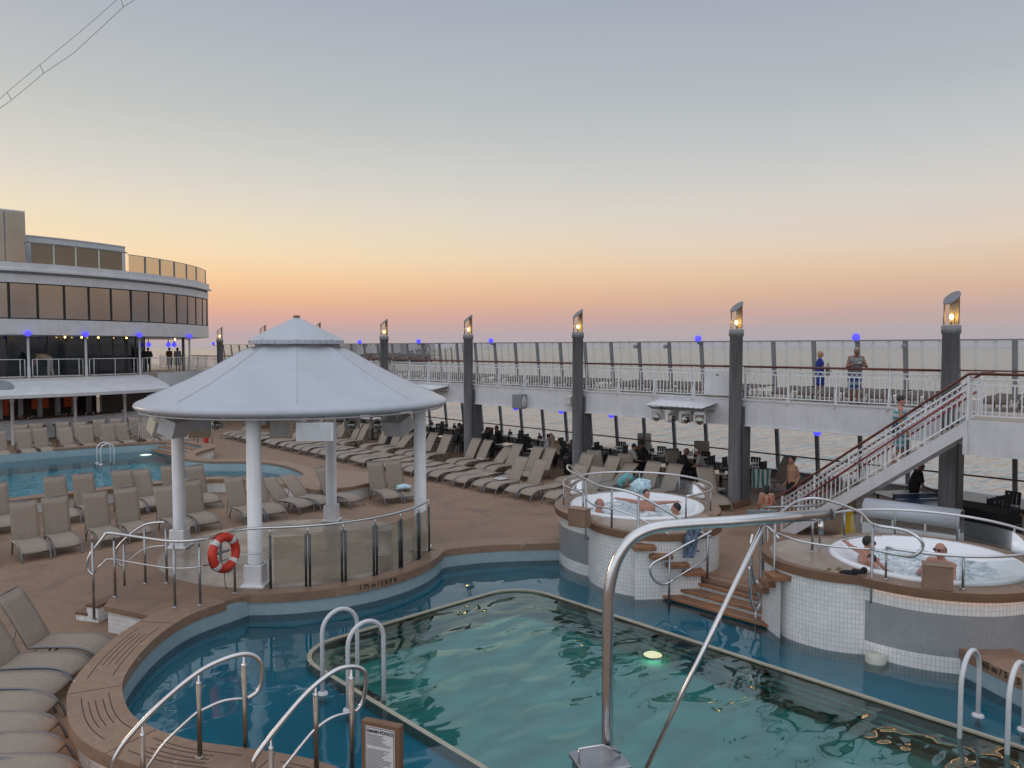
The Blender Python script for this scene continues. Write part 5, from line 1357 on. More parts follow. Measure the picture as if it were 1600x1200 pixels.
# small side tables between starboard loungers
def side_table(x, y, label, h=.42, z=0):
    t = thing('side_table', label, 'side table', (x, y, z), 'small side tables between the loungers')
    B = MB(); B.bbox((0, 0, h - .015), (.42, .42, .03), .02); B.build('top', grey_under, t, world=False)
    for sx, sy in ((-1, -1), (1, -1), (1, 1), (-1, 1)): B = MB(); B.tube([(sx * .17, sy * .17, h - .03), (sx * .19, sy * .19, 0)], .014, 6); B.build('leg', alu, t, world=False)
q = at(782, 748, .4); side_table(q.x, q.y, 'small pale side table between flat starboard loungers')
q = at(1122, 763, .42); side_table(q.x, q.y, 'small round-edged side table right of the left hot tub')
q = at(755, 716, .42); side_table(q.x, q.y, 'small side table beside the fourth lantern pillar')
# pool bar white can table in the gazebo corner
t = thing('stool', 'white cylindrical stool table at the right end inside the gazebo', 'stool', (9.9, 14.75, .5)); B = MB(); B.lathe([(.001, 1.12), (.19, 1.12), (.2, 1.1), (.2, 1.06), (.15, 1.05), (.15, .56), (.2, .54), (.2, .5)], (9.9, 14.75), 24); B.build('body', white, t); B = MB(); B.lathe([(.19, 1.125), (.19, 1.14), (.001, 1.14)], (9.9, 14.75), 24); B.build('top', grey_under, t)

# ================================================================== CURVED SUPERSTRUCTURE AND BAR
BC = (9.0, 66.4)
def ang_of(u, r):
    d = _dir(u, 543); L_ = math.hypot(d.x, d.y); dx, dy = d.x / L_, d.y / L_
    b = dx * BC[0] + dy * BC[1]; c = BC[0] ** 2 + BC[1] ** 2 - r * r; q = b * b - c
    t = b - math.sqrt(max(0, q)); return math.atan2(dy * t - BC[1], dx * t - BC[0])
def bp(r, a, z): return (BC[0] + r * cos(a), BC[1] + r * sin(a), z)
A1 = ang_of(326.5, 16.6); A0 = R(-158)
def shell(name, prof, m, parent, a0=None, a1=None, n=90):
    B = MB(); B.lathe(prof, BC, n, A0 if a0 is None else a0, A1 if a1 is None else a1, sm=False)
    # close the starboard end
    e = len(B.v); aa = A1 if a1 is None else a1
    B.v += [bp(r, aa, z) for r, z in prof]; B.face([e + k for k in range(len(prof))])
    return B.build(name, m, parent)
bridge = thing('ship_superstructure', 'white curved ship superstructure with bands of dark windows at the left', 'superstructure', (BC[0], BC[1] - 16, 3.5))
shell('lower_band', [(12, 5.95), (16.55, 5.95), (16.6, 5.97), (16.6, 6.83), (16.3, 6.84), (12, 6.84)], white, bridge)
shell('upper_band', [(12, 8.84), (16.62, 8.84), (16.62, 9.3), (16.35, 9.34), (16.35, 9.42), (16.85, 9.46), (16.85, 9.58), (16.7, 9.62), (16.7, 9.95), (16.4, 9.96), (12, 9.96)], white, bridge)
B = MB(); B.strip(arc(BC, 16.2, A0, A1, 60), 6.83, 8.85); B.build('window_backing', darkgap, bridge)
nW = 13; stepA = (A1 - ang_of(16, 16.5)) / 12
for k in range(21):
    a1 = A1 - stepA * k; a0 = a1 - stepA
    B = MB(); B.band(arc(BC, 16.5, a0 + .004, a1 - .004, 4), arc(BC, 16.4, a0 + .004, a1 - .004, 4), 6.9, 8.8); tl = random.uniform(-.022, .022); B.v = [(x + (tl * cos(a1) if z > 8 else 0), y + (tl * sin(a1) if z > 8 else 0), z) for x, y, z in B.v]; w_ = B.build('window', pane_dark, bridge)
    B = MB(); B.band(arc(BC, 16.53, a1 - .004, a1 + .002, 1), arc(BC, 16.4, a1 - .004, a1 + .002, 1), 6.86, 8.84); B.build('mullion', black, w_)
B = MB(); B.band(arc(BC, 16.56, A0, A1, 60), arc(BC, 16.4, A0, A1, 60), 6.83, 6.89); B.band(arc(BC, 16.56, A0, A1, 60), arc(BC, 16.4, A0, A1, 60), 8.79, 8.845); B.build('window_trim', black, bridge)
# end wall
B = MB(); e0 = bp(16.58, A1, 0); e1 = bp(12, A1, 0); dd = Vector((.2, 1, 0)).normalized() * 14
B.prism([(e0[0], e0[1]), (e0[0] + dd.x, e0[1] + dd.y), (e0[0] - 6 + dd.x, e0[1] + dd.y), (e1[0], e1[1])], 5.96, 9.95); B.build('side_wall', white, bridge)
# bronze balcony panels and glass railing above
u0 = [53, 88, 122, 158, 195]
for a_, b_ in zip(u0[:-1], u0[1:]):
    B = MB(); B.band(arc(BC, 16.35, ang_of(a_ + 1, 16.35), ang_of(b_ - 1, 16.35), 4), arc(BC, 16.25, ang_of(a_ + 1, 16.35), ang_of(b_ - 1, 16.35), 4), 9.96, 11.1); B.build('balcony_panel', pane_bronze, bridge)
    B = MB(); B.band(arc(BC, 16.37, ang_of(b_ - 1, 16.35), ang_of(b_ + 1, 16.35), 1), arc(BC, 16.2, ang_of(b_ - 1, 16.35), ang_of(b_ + 1, 16.35), 1), 9.96, 11.15); B.build('balcony_post', white, bridge)
B = MB(); B.band(arc(BC, 16.38, ang_of(47, 16.35), ang_of(202, 16.35), 16), arc(BC, 16.2, ang_of(47, 16.35), ang_of(202, 16.35), 16), 11.1, 11.16); B.build('balcony_rail', pillar_m, bridge)
B = MB(); a_, b_ = ang_of(46, 15.2), ang_of(199, 15.2); B.band(arc(BC, 15.2, a_, b_, 12), arc(BC, 14.9, a_, b_, 12), 9.96, 11.62); B.band(arc(BC, 15.25, a_, b_, 12), arc(BC, 14.85, a_, b_, 12), 11.62, 11.68); B.build('deckhouse_wall', speaker_grey, bridge)
us = [203, 230, 253, 275, 294, 309, 323]
for k, (a_, b_) in enumerate(zip(us[:-1], us[1:])):
    q0, q1 = ang_of(a_, 16.35), ang_of(b_, 16.35); B = MB(); B.strip(arc(BC, 16.35, q0 + .003, q1 - .003, 4), 9.98, 11.0); B.build('glass_panel', glass_bronze, bridge)
    B = MB(); B.band(arc(BC, 16.38, q1 - .004, q1 + .002, 1), arc(BC, 16.3, q1 - .004, q1 + .002, 1), 9.96, 11.03); B.build('balcony_post', pillar_m, bridge)
B = MB(); B.tube(z_(arc(BC, 16.35, ang_of(203, 16.35), ang_of(323, 16.35), 20), 11.03), .025, 6); B.build('balcony_rail', pillar_m, bridge)
# tall tinted block at the far left
q1 = ang_of(45.5, 16.0)
B = MB(); B.band(arc(BC, 15.95, A0, q1, 24), arc(BC, 11, A0, q1, 24), 9.97, 12.9); B.build('top_block', white, bridge)
for k in range(6):
    b_ = q1 - .004 - k * .062; a_ = b_ - .058
    B = MB(); B.band(arc(BC, 16.03, a_, b_, 3), arc(BC, 15.94, a_, b_, 3), 10.05, 12.8); B.build('window', pane_dark, bridge)
# upper deck storey under the lower band
B = MB(); n = 50; B.band(arc(BC, 16.35, A0, ang_of(330, 16.35), n), arc(BC, 3, A0, ang_of(330, 16.35), n), 3.36, 3.53); B.build('deck_floor', bpy.data.materials['upper_deck_floor'], bridge)
B = MB(); B.band(arc(BC, 16.42, ang_of(246, 16.4), ang_of(332, 16.4), 16), arc(BC, 16.3, ang_of(246, 16.4), ang_of(332, 16.4), 16), 2.72, 3.56); B.build('deck_fascia', white, bridge)
gq = ang_of(226, 13.4); gg = arc(BC, 13.4, A0, gq, 24)
for k in range(24):
    B = MB(); B.strip([gg[k], gg[k + 1]], 3.55, 5.93); w_ = B.build('glass_wall', pane_low, bridge)
    B = MB(); B.tube([(gg[k + 1][0], gg[k + 1][1], 3.53), (gg[k + 1][0], gg[k + 1][1], 5.95)], .04, 6); B.build('mullion', pillar_dark, w_)
B = MB(); e = gg[-1]; B.strip([e, (e[0] - 3.5, e[1] + 9)], 3.55, 5.93); B.build('side_glass', pane_low, bridge)
# canopy over the bar
cq = ang_of(252, 17.6)
cpr = [(16.3, 3.52), (16.5, 3.5), (17.1, 3.36), (17.8, 3.05), (18.3, 2.76), (18.38, 2.7), (18.38, 2.52), (18.25, 2.5), (12, 2.5), (12, 2.55)]
B = MB(); B.lathe(cpr, BC, 70, A0, cq, sm=False); e = len(B.v); B.v += [bp(r, cq, z) for r, z in cpr]; B.face([e + k for k in range(len(cpr))])
for i in range(len(B.f)): 
    pass
B.build('canopy', white, bridge)
for u in (16, 115, 193, 70 - 150):
    a = ang_of(u, 17.9); c = bp(17.9, a, 0); B = MB(); B.lathe([(.085, 0), (.085, 2.3), (.11, 2.3), (.11, 2.5)], c[:2], 14); B.build('canopy_post', white, bridge)
for u in (44, 134, 218, 296):
    a = ang_of(u, 16.15); c = bp(16.15, a, 0); B = MB(); B.lathe([(.07, 3.53), (.07, 5.95)], c[:2], 12); B.lathe([(.085, 3.53), (.085, 4.15)], c[:2], 12); B.build('deck_column', white, bridge)
c = at(287, 580.5, ZU); B = MB(); B.lathe([(.1, 3.53), (.1, 5.95)], c[:2], 12); B.build('dark_column', pillar_dark, bridge)
# recessed downlights
for u, v in ((102, 533), (198, 531), (300, 531), (128, 529), (154, 529)):
    a = ang_of(u, 13.9); B = MB(); c = bp(13.9, a, 5.88); B.sphere(c, .05, 8); B.build('downlight', warm_bulb, bridge)
# oval emblem on the canopy at the very left
em = at_plane(-6, 595, bp(17.9, ang_of(0, 17.9), 0)[:2], (cos(ang_of(0, 17.9) + PI / 2), sin(ang_of(0, 17.9) + PI / 2)))
a = ang_of(0, 17.9); tx = Vector((-sin(a), cos(a), 0)); ny = Vector((cos(a) * -.55, sin(a) * -.55, .83))
def oval(r1, r2, o): return [tuple(Vector(bp(17.75, ang_of(-8, 17.9), 3.14)) + tx * r1 * cos(k) + ny * r2 * sin(k) + Vector((cos(a) * .8, sin(a) * .8, .55)) * o) for k in [2 * PI * j / 32 for j in range(32)]]
B = MB(); B.v = oval(.82, .42, .05) + oval(.82, .42, -.2); B.face(range(32)); [B.face((32 + k, 32 + (k + 1) % 32, (k + 1) % 32, k)) for k in range(32)]; emb = B.build('emblem', pillar_m, bridge)
B = MB(); B.v = oval(.76, .37, .056); B.face(range(32)); B.build('emblem_face', mat_post, emb)

for k, (u, v) in enumerate(((44, 521), (134, 522), (218, 524), (296, 526))):
    a = ang_of(u, 16.75); c = bp(16.78, a, 6.03); lb = ['leftmost of four', 'second of four from left', 'third of four from left', 'rightmost of four'][k]
    ball(c, 'glowing blue ball lamp on the superstructure columns, ' + lb, True, False, .17, (-.3 * cos(a), -.3 * sin(a), 0))
for k, (u, v) in enumerate(((264, 538), (273, 538), (233, 537))):
    c = at(u, 580.5, ZU); c.z = 5.45; ball(c, 'small blue ball lamp under the superstructure overhang, ' + ['left of the close pair', 'right of the close pair', 'beside the glass corner'][k], True, True, .17, (0, 0, .25))
# rail frames between the columns on the arc
cols = [ang_of(u, 16.2) for u in (-60, 44, 134, 218, 296)]
for k, (a, b) in enumerate(zip(cols[:-1], cols[1:])):
    t = thing('deck_railing', 'white tubular rail frame under the superstructure, ' + ['cut by the picture edge', 'left of the bending person', 'in the middle', 'by the standing couple'][k], 'railing', bp(16.2, (a + b) / 2, 3.53), 'white rail frames under the superstructure')
    a += .012; b -= .012; P_ = arc(BC, 16.2, a, b, 12)
    B = MB(); B.tube([(*P_[0], 3.6)] + z_(P_, 4.58) + [(*P_[-1], 3.6)] + z_(P_[::-1], 3.6), .022, 6); B.build('frame', white_rail, t)
    for j in (1, 6, 11): B = MB(); B.tube([(*P_[j], 3.53), (*P_[j], 4.58)], .02, 6); B.build('post', white_rail, t)
    if k == 3:
        B = MB()
        for j in range(18): q = a + (b - a) * (j + .5) / 18; B.tube([bp(16.2, q, 3.6), bp(16.2, q, 4.55)], .012, 4)
        B.build('baluster_panel', white_rail, t)
rq = arc(BC, 16.2, ang_of(300, 16.2), ang_of(331, 16.2), 8)
t = thing('deck_railing', 'white balustrade between the superstructure column and the farthest lantern pillar', 'railing', (*rq[0], 3.53), 'white rail frames under the superstructure')
B = MB(); B.tube(z_(rq, 4.58), .025, 6); B.build('handrail', white_rail, t); B = MB()
for j in range(16): q = ang_of(300 + 31 * j / 16, 16.2); B.tube([bp(16.2, q, 3.6), bp(16.2, q, 4.55)], .012, 4)
B.build('baluster_panel', white_rail, t)

# the bar under the canopy
bar = thing('pool_bar', 'dark pool bar with grey counter and dim orange light under the white canopy', 'bar', bp(15, R(-80), 0))
B = MB(); B.strip(arc(BC, 12.2, A0, cq, 40), 0, 2.52); B.strip(arc(BC, 14.6, cq - .12, ang_of(330, 14.6), 12), 0, 3.3); B.build('back_wall', mat('bar_back', (.03, .016, .01), .5, var=.5, scale=2), bar)
bq = ang_of(235, 15.4)
B = MB(); B.lathe([(15.45, 0), (15.2, 1.0), (15.3, 1.02), (15.3, 1.08), (14.5, 1.08), (14.5, 0)], BC, 50, A0, bq, sm=False); B.build('counter', speaker_grey, bar)
for k in range(9):
    a = bq - .08 - k * .085; B = MB(); B.band(arc(BC, 12.5, a, a + .018, 2), arc(BC, 12.25, a, a + .018, 2), .9, 2.5); B.build('shelf_upright', speaker_grey, bar)
for k, (u, du, z0, z1) in enumerate(((6, 9, 1.2, 2.3), (168, 22, 1.25, 2.45), (60, 26, 1.5, 2.1), (104, 12, 1.5, 2.2))):
    B = MB(); B.band(arc(BC, 12.32, ang_of(u - du / 2, 12.3), ang_of(u + du / 2, 12.3), 5), arc(BC, 12.26, ang_of(u - du / 2, 12.3), ang_of(u + du / 2, 12.3), 5), z0, z1)
    B.build('lit_panel', bar_glow, bar)
B = MB(); B.strip(arc(BC, 12.4, A0, cq - .1, 30), 2.40, 2.43); B.build('cove_light', emis('cove_orange', (1, .3, .06), .9), bar)
rnd = random.Random(12)
bots = [rnd.uniform(20, 205) for _ in range(34)]
for k, u in enumerate(sorted(bots)):
    r = rnd.choice((12.75, 14.7)); c = bp(r, ang_of(u, r), 1.08 if r > 14 else 1.0); t = thing('bottle', 'small dark bottle standing on the dim bar under the canopy', 'bottle', c, 'bottles on the bar')
    h = rnd.uniform(.24, .34); B = MB(); B.lathe([(.001, 0), (.04, 0), (.042, h * .6), (.015, h * .78), (.015, h), (.001, h)], (0, 0), 8); B.build('glass', bottle_m, t, world=False)
    B = MB(); B.lathe([(.043, h * .15), (.043, h * .45)], (0, 0), 8); B.build('paper_label', rnd.choice((cl_ochre, sheet_w, red_p)), t, world=False)
B = MB(); B.band(arc(BC, 12.9, A0, bq, 30), arc(BC, 12.3, A0, bq, 30), .0, 1.0); B.build('back_counter', wood_dark, bar)
for k in range(11):
    u = 26 + 19 * k; c = bp(16.05, ang_of(u, 16.05), 0); t = thing('bar_stool', 'dark red-topped bar stool at the grey counter, %s from left' % ORD[k], 'bar stool', c, 'bar stools')
    B = MB(); B.lathe([(.001, .8), (.17, .8), (.18, .77), (.17, .74), (.001, .74)], (0, 0), 14); B.build('seat', wood_dark, t, world=False)
    B = MB(); B.lathe([(.03, .74), (.03, .06), (.2, .03), (.2, 0)], (0, 0), 12); B.build('pedestal', pillar_dark, t, world=False)
a = ang_of(217, 13.2); c = Vector(bp(13.2, a, 1.95)); t = thing('television', 'small screen glowing pale blue under the bar canopy', 'television', c)
rz = math.atan2(SH[1], ST[1]) - PI / 2 + R(50)
B = MB(); B.box(c, (1.0, .06, .42), -R(47)); B.build('frame', tv_halo, t); n_ = Vector((-ST[1], -SH[1], 0)); B = MB(); B.box(c + n_ * .05, (.66, .03, .3), -R(47)); B.build('screen', tv_glow, t)
# red railing loop and red extinguisher by the far steps
q = at(322, 689, .4); t = thing('fire_extinguisher', 'red fire extinguisher seen below the gazebo roof at the far pool', 'extinguisher', (q.x, q.y, 0)); B = MB(); B.lathe([(.001, .2), (.11, .2), (.12, .25), (.12, .75), (.05, .86), (.03, .95), (.001, .95)], q[:2], 14); B.build('cylinder', red_p, t); B = MB(); B.tube([(q.x, q.y, .95), (q.x + .1, q.y, 1.0), (q.x + .16, q.y, .6)], .02, 6); B.build('hose', black, t)
for k, (u, v, lb) in enumerate(((212, 690, 'left of the gazebo at the far pool steps'), (303, 692, 'under the gazebo roof at the far pool steps'))):
    q = at(u, v, .5); L_ = Vector((ST[0], SH[0], 0))
    P_ = [q + L_ * x + Vector((0, 0, z)) for x, z in ((.9, .0), (.9, .75), (.75, 1.0), (.3, .95), (-.35, .62), (-.5, .35), (-.4, .2), (.0, .35), (.8, .6))]
    t = thing('pool_handrail', 'curved steel handrail ' + lb, 'handrail', q); B = MB(); B.tube(smooth_path(P_, 5), .028, 8); B.build('handrail', steel_dull, t); B = MB(); B.tube([q + L_ * .2, q + L_ * .2 + Vector((0, 0, .9))], .025, 8); B.build('post', steel_dull, t)
# funnel-like dark vents and loudspeaker at promenade far end
t = thing('light_string', 'thin double cable with cross ties strung across the upper left sky', 'cable', atd(60, 105, 14))
ca = [atd(u, v, 14) for u, v in ((-40, 187), (0, 154), (11, 144), (62, 101.5), (125, 50), (182, 0), (215, -30))]; cb = [atd(u, v, 14) for u, v in ((-40, 194), (0, 169), (18, 156), (45, 134), (68, 114.5), (115, 83), (155, 46), (193, 10.5), (211, -1), (240, -22))]
B = MB(); B.tube(ca, .004, 5); B.build('upper_cable', pillar_m, t); B = MB(); B.tube(cb, .0045, 5); B.build('lower_cable', pillar_m, t)
for (a, b) in (((11, 144), (18, 156)), ((62, 101.5), (68.5, 114.5)), ((187, -6), (193, 10.5))): B = MB(); B.tube([atd(*a, 14), atd(*b, 14)], .006, 5); B.build('cross_tie', pillar_m, t)

# ================================================================== CAFE UNDER THE PROMENADE
def chair_proto():
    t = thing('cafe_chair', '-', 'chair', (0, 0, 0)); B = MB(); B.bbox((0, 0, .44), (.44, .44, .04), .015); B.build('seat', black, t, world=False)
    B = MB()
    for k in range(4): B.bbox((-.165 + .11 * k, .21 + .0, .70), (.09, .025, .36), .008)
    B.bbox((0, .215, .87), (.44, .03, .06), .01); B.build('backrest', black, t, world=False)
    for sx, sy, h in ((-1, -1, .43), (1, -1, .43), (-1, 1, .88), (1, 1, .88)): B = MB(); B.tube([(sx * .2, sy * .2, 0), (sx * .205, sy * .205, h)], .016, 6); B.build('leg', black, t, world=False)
    return t
def table_proto():
    t = thing('cafe_table', '-', 'table', (0, 0, 0)); B = MB(); B.bbox((0, 0, .745), (.8, .8, .03), .02); B.build('tabletop', table_top, t, world=False)
    B = MB(); B.lathe([(.28, 0), (.28, .025), (.05, .05), (.04, .7), (.2, .73)], (0, 0), 16); B.build('pedestal', black, t, world=False); return t
CH = chair_proto(); TB = table_proto(); ch_used = tb_used = False
tabs = []
for row, x in enumerate((24.3, 27.1)):
    y = 14.9 + row * .6; k = 0
    while y < 40:
        if not any(abs(y - q) < .8 for q in PIL) or row: tabs.append((x + random.uniform(-.1, .1), y, row, k)); k += 1
        y += 2.25
for (x, y, row, k) in tabs:
    o = TB if not tb_used else copy_tree(TB); tb_used = True
    o.location = (x, y, 0); o.rotation_euler = (0, 0, random.uniform(-.06, .06)); tag(o, 'pale square cafe table, %s from the stairs in the %s row' % (ORD[k], ('inner', 'window')[row]), 'table', 'cafe tables under the promenade')
    for dx, dy, rz in ((0, .62, 0), (0, -.62, PI), (.62, 0, -PI / 2), (-.62, 0, PI / 2)):
        if row == 0 and dx < 0: continue
        o = CH if not ch_used else copy_tree(CH); ch_used = True
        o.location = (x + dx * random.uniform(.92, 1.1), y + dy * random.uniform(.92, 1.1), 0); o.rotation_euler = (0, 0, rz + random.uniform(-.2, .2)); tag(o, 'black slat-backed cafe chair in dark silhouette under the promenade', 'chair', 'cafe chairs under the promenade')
    if random.random() < .7:
        c = thing('condiment_caddy', 'small caddy with menu card on the %s cafe table, %s row' % (ORD[k], ('inner', 'window')[row]), 'caddy', (x + .1, y, .76), 'cafe table caddies')
        B = MB(); B.bbox((0, 0, .06), (.2, .14, .12), .01); B.build('rack', black, c, world=False); B = MB(); B.box((0, .03, .15), (.2, .01, .22), .3); B.build('menu_card', cl_lite, c, world=False)
# dark equipment behind the cabinet: folded table tennis table and stacked chairs
def pingpong(x, y, rz, label):
    t = thing('table_tennis_table', label, 'tennis table', (x, y, 0), None, rz); B = MB(); B.bbox((0, 0, .745), (1.5, 2.7, .03), .01); B.build('tabletop', mat('tennis_blue', (.06, .12, .2), .3) if 'tennis_blue' not in bpy.data.materials else bpy.data.materials['tennis_blue'], t, world=False)
    B = MB(); B.box((0, 0, .845), (1.7, .008, .15)); B.build('net', glassy('net_mesh_' + label[:4], (.5, .55, .65), 1.1, body=(.08, .11, .18), clear=.5), t, world=False)
    for s_ in (-1, 1): B = MB(); B.tube([(s_ * .85, 0, .7), (s_ * .85, 0, .95)], .015, 6); B.build('net_post', black, t, world=False)
    B = MB(); B.box((0, 0, .92), (1.7, .014, .014)); B.build('net_tape', sheet_w, t, world=False)
    for sx, sy in ((-1, -1), (1, -1), (1, 1), (-1, 1)): B = MB(); B.tube([(sx * .6, sy * 1.1, .73), (sx * .6, sy * 1.1, 0)], .03, 6); B.build('leg', black, t, world=False)
pa = at(1436, 784, .78); pingpong(pa.x + .6, pa.y + .2, R(-35), 'blue table tennis table with low net behind the man in black')
pb = at(1560, 784, .78); pingpong(pb.x + .3, pb.y, R(-10), 'table tennis table with net right of the nearest lantern pillar')
# white storage box with rounded lid
c0 = at(1352, 862, 0); c1 = at(1500, 878, 0)
c0 = Vector((20.0, 8.1, 0)); c1 = Vector((20.2, 5.9, 0)); dx_ = (c1 - c0); L_ = dx_.length; dx_.normalize(); nb = Vector((-dx_.y, dx_.x, 0)); nb = nb if nb.x > 0 else -nb
t = thing('storage_bench', 'long white towel cabinet with rounded roll top behind the right hot tub', 'towel cabinet', (c0 + c1) / 2)
B = MB(); m = (c0 + c1) / 2 + nb * .3; B.bbox((m.x, m.y, .37), (L_, .55, .74), .015, math.atan2(dx_.y, dx_.x)); B.build('body', white, t)
B = MB(); prof = [(0, .92), (.0, 1.07), (.05, 1.23), (.16, 1.33), (.33, 1.35), (.5, 1.31), (.54, 1.27), (.55, .74), (.53, .74), (.52, 1.23), (.47, 1.29), (.33, 1.32), (.17, 1.30), (.08, 1.21), (.03, 1.07), (.03, .92)]
for s_ in (0, 1):
    for (o_, z) in prof: q = (c0 if s_ == 0 else c1) + nb * o_; B.v.append((q.x, q.y, z))
n = len(prof)
for k in range(n): l = (k + 1) % n; B.face((k, l, n + l, n + k), True)
B.face(range(n)); B.face([n + k for k in range(n - 1, -1, -1)]); B.build('roll_top', roofwhite, t)
for s_ in (.0, .335, .67, 1):
    q = c0.lerp(c1, s_); B = MB(); B.box((q.x + nb.x * .015, q.y + nb.y * .015, .83), (.04, .04, .2), math.atan2(dx_.y, dx_.x)); B.build('strut', white, t)
B = MB(); q = m + nb * .1; B.box((q.x, q.y, .84), (L_ - .1, .42, .18), math.atan2(dx_.y, dx_.x)); B.build('inner', wood_dark, t)
for s_ in (.16, .4, .62, .85):
    q = c0.lerp(c1, s_) - nb * .012; B = MB(); B.tube([(q.x, q.y, .62), (q.x - nb.x * .04, q.y - nb.y * .04, .59), (q.x - nb.x * .04, q.y - nb.y * .04, .47), (q.x, q.y, .44)], .012, 6); B.build('handle', pillar_m, t)
t = thing('partition', 'plain beige partition panel between the stairs and the towel cabinet', 'partition', (21.0, 8.9, 0)); B = MB(); B.bbox((21.0, 8.85, .8), (.9, .1, 1.6), .01, R(5)); B.build('panel', beige_panel, t); B = MB(); B.sphere((20.75, 8.85, 1.68), .1, 10); B.build('knob_lamp', sheet_w, t)
# wet floor sign
q = at(1325, 846, 0); t = thing('wet_floor_sign', 'tall yellow folding wet floor sign beyond the right hot tub', 'floor sign', (q.x, q.y, 0))
for s_ in (-1, 1):
    B = MB(); B.v = [(q.x - .17, q.y + s_ * .2, 0), (q.x + .17, q.y + s_ * .2, 0), (q.x + .09, q.y + s_ * .02, .98), (q.x - .09, q.y + s_ * .02, .98), (q.x - .17, q.y + s_ * .2 + .02, 0), (q.x + .17, q.y + s_ * .2 + .02, 0), (q.x + .09, q.y + s_ * .02 + .02, .98), (q.x - .09, q.y + s_ * .02 + .02, .98)]
    a = math.atan2(-SH[0], -ST[0]) + PI; ca_, sa_ = cos(R(-43)), sin(R(-43))
    B.v = [(q.x + (x - q.x) * ca_ - (y - q.y) * sa_, q.y + (x - q.x) * sa_ + (y - q.y) * ca_, z) for x, y, z in B.v]
    for f in ((0, 1, 2, 3), (7, 6, 5, 4), (0, 4, 5, 1), (1, 5, 6, 2), (2, 6, 7, 3), (3, 7, 4, 0)): B.face(f)
    B.build('board', yellow, t)
B = MB(); B.tube([(q.x - .06, q.y + .04, .98), (q.x - .04, q.y + .03, 1.05), (q.x + .04, q.y - .03, 1.05), (q.x + .06, q.y - .04, .98)], .015, 6); B.build('handle', yellow, t)
fd = Vector((-ST[1], -SH[1], 0)); text_on('CAUTION', .06, (q.x + fd.x * .175, q.y + fd.y * .175, .22), (ST[0], SH[0], 0), Vector((-fd.x * .18, -fd.y * .18, 1)), ink, t, .001)
# glass board on a stand
q = at(1189, 908, .5); t = thing('notice_stand', 'grey notice board on a steel pole stand behind the pool steps', 'notice stand', (q.x, q.y, .5)); B = MB(); B.lathe([(.26, .5), (.26, .52), (.05, .55), (.035, .6), (.03, 1.66)], q[:2], 18); B.build('pole', steel_dull, t)
B = MB(); B.bbox((q.x, q.y, 1.80), (.62, .03, .32), .008, -R(43)); B.build('board', pillar_m, t); B = MB(); B.box((q.x - .02, q.y - .02, 1.80), (.56, .012, .26), -R(43)); B.build('sheet', board_grey, t)
# dark pile of folded chairs at the right edge
for k in range(3):
    q = at(1556 + 14 * k, 836 - 3 * k, 0); o = copy_tree(CH); o.location = (q.x, q.y, .12 * k); o.rotation_euler = (R(8), 0, R(60 + 8 * k)); tag(o, 'dark folded chair in the pile right of the white towel cabinet', 'chair', 'pile of dark chairs')
q = at(1530, 838, 0); t = thing('covered_stack', 'black covered stack of loungers right of the white towel cabinet', 'covered stack', (q.x, q.y, 0)); B = MB(); B.bbox((q.x, q.y, .42), (.9, 1.9, .84), .12, R(-20)); 
from mathutils import noise as _ns
B.v = [tuple(Vector(v) + Vector((.05, .05, .04)) * _ns.noise(Vector(v) * 3)) for v in B.v]; B.build('cover', cl_black, t); B = MB(); B.tube([(q.x - .4, q.y - .9, .5), (q.x, q.y - 1.0, .52), (q.x + .4, q.y - .75, .5)], .02, 6); B.build('strap', pillar_dark, t)

# ================================================================== PEOPLE
def remesh(B, vox, smooth=4):
    me = B.mesh('tmp'); o = bpy.data.objects.new('tmp', me); C.objects.link(o)
    m = o.modifiers.new('r', 'REMESH'); m.mode = 'VOXEL'; m.voxel_size = vox; m.use_smooth_shade = True
    s_ = o.modifiers.new('s', 'SMOOTH'); s_.iterations = smooth; s_.factor = .5
    dg = bpy.context.evaluated_depsgraph_get(); out = bpy.data.meshes.new_from_object(o.evaluated_get(dg))
    bpy.data.objects.remove(o); bpy.data.meshes.remove(me)
    out.polygons.foreach_set('use_smooth', [True] * len(out.polygons)); return out
def V3(*a): return Vector(a)
def stand(arm='down', lean=0, stride=0):
    J = dict(hipL=V3(-.09, 0, .90), hipR=V3(.09, 0, .90), kneeL=V3(-.1, .03, .48), kneeR=V3(.1, .03, .48), ankL=V3(-.1, -.02, .08), ankR=V3(.1, -.02, .08),
             shL=V3(-.17, 0, 1.40), shR=V3(.17, 0, 1.40), elL=V3(-.23, -.03, 1.11), elR=V3(.23, -.03, 1.11), wrL=V3(-.24, .06, .87), wrR=V3(.24, .06, .87), neck=V3(0, -.01, 1.46), head=V3(0, .025, 1.60), pel=V3(0, 0, .94), chest=V3(0, 0, 1.28))
    if stride:
        J['kneeL'] = V3(-.09, .16 * stride, .49); J['ankL'] = V3(-.09, .2 * stride, .09); J['kneeR'] = V3(.09, -.02 * stride, .48); J['ankR'] = V3(.09, -.28 * stride, .14)
        J['elL'].y -= .1 * stride; J['wrL'].y -= .14 * stride; J['elR'].y += .08 * stride; J['wrR'].y += .2 * stride
    return J
def bend_upper(J, ang, keys=('shL', 'shR', 'elL', 'elR', 'wrL', 'wrR', 'neck', 'head', 'chest'), piv=V3(0, 0, .94)):
    M = Matrix.Rotation(-R(ang), 3, 'X')
    for k in keys: J[k] = piv + M @ (J[k] - piv)
    return J
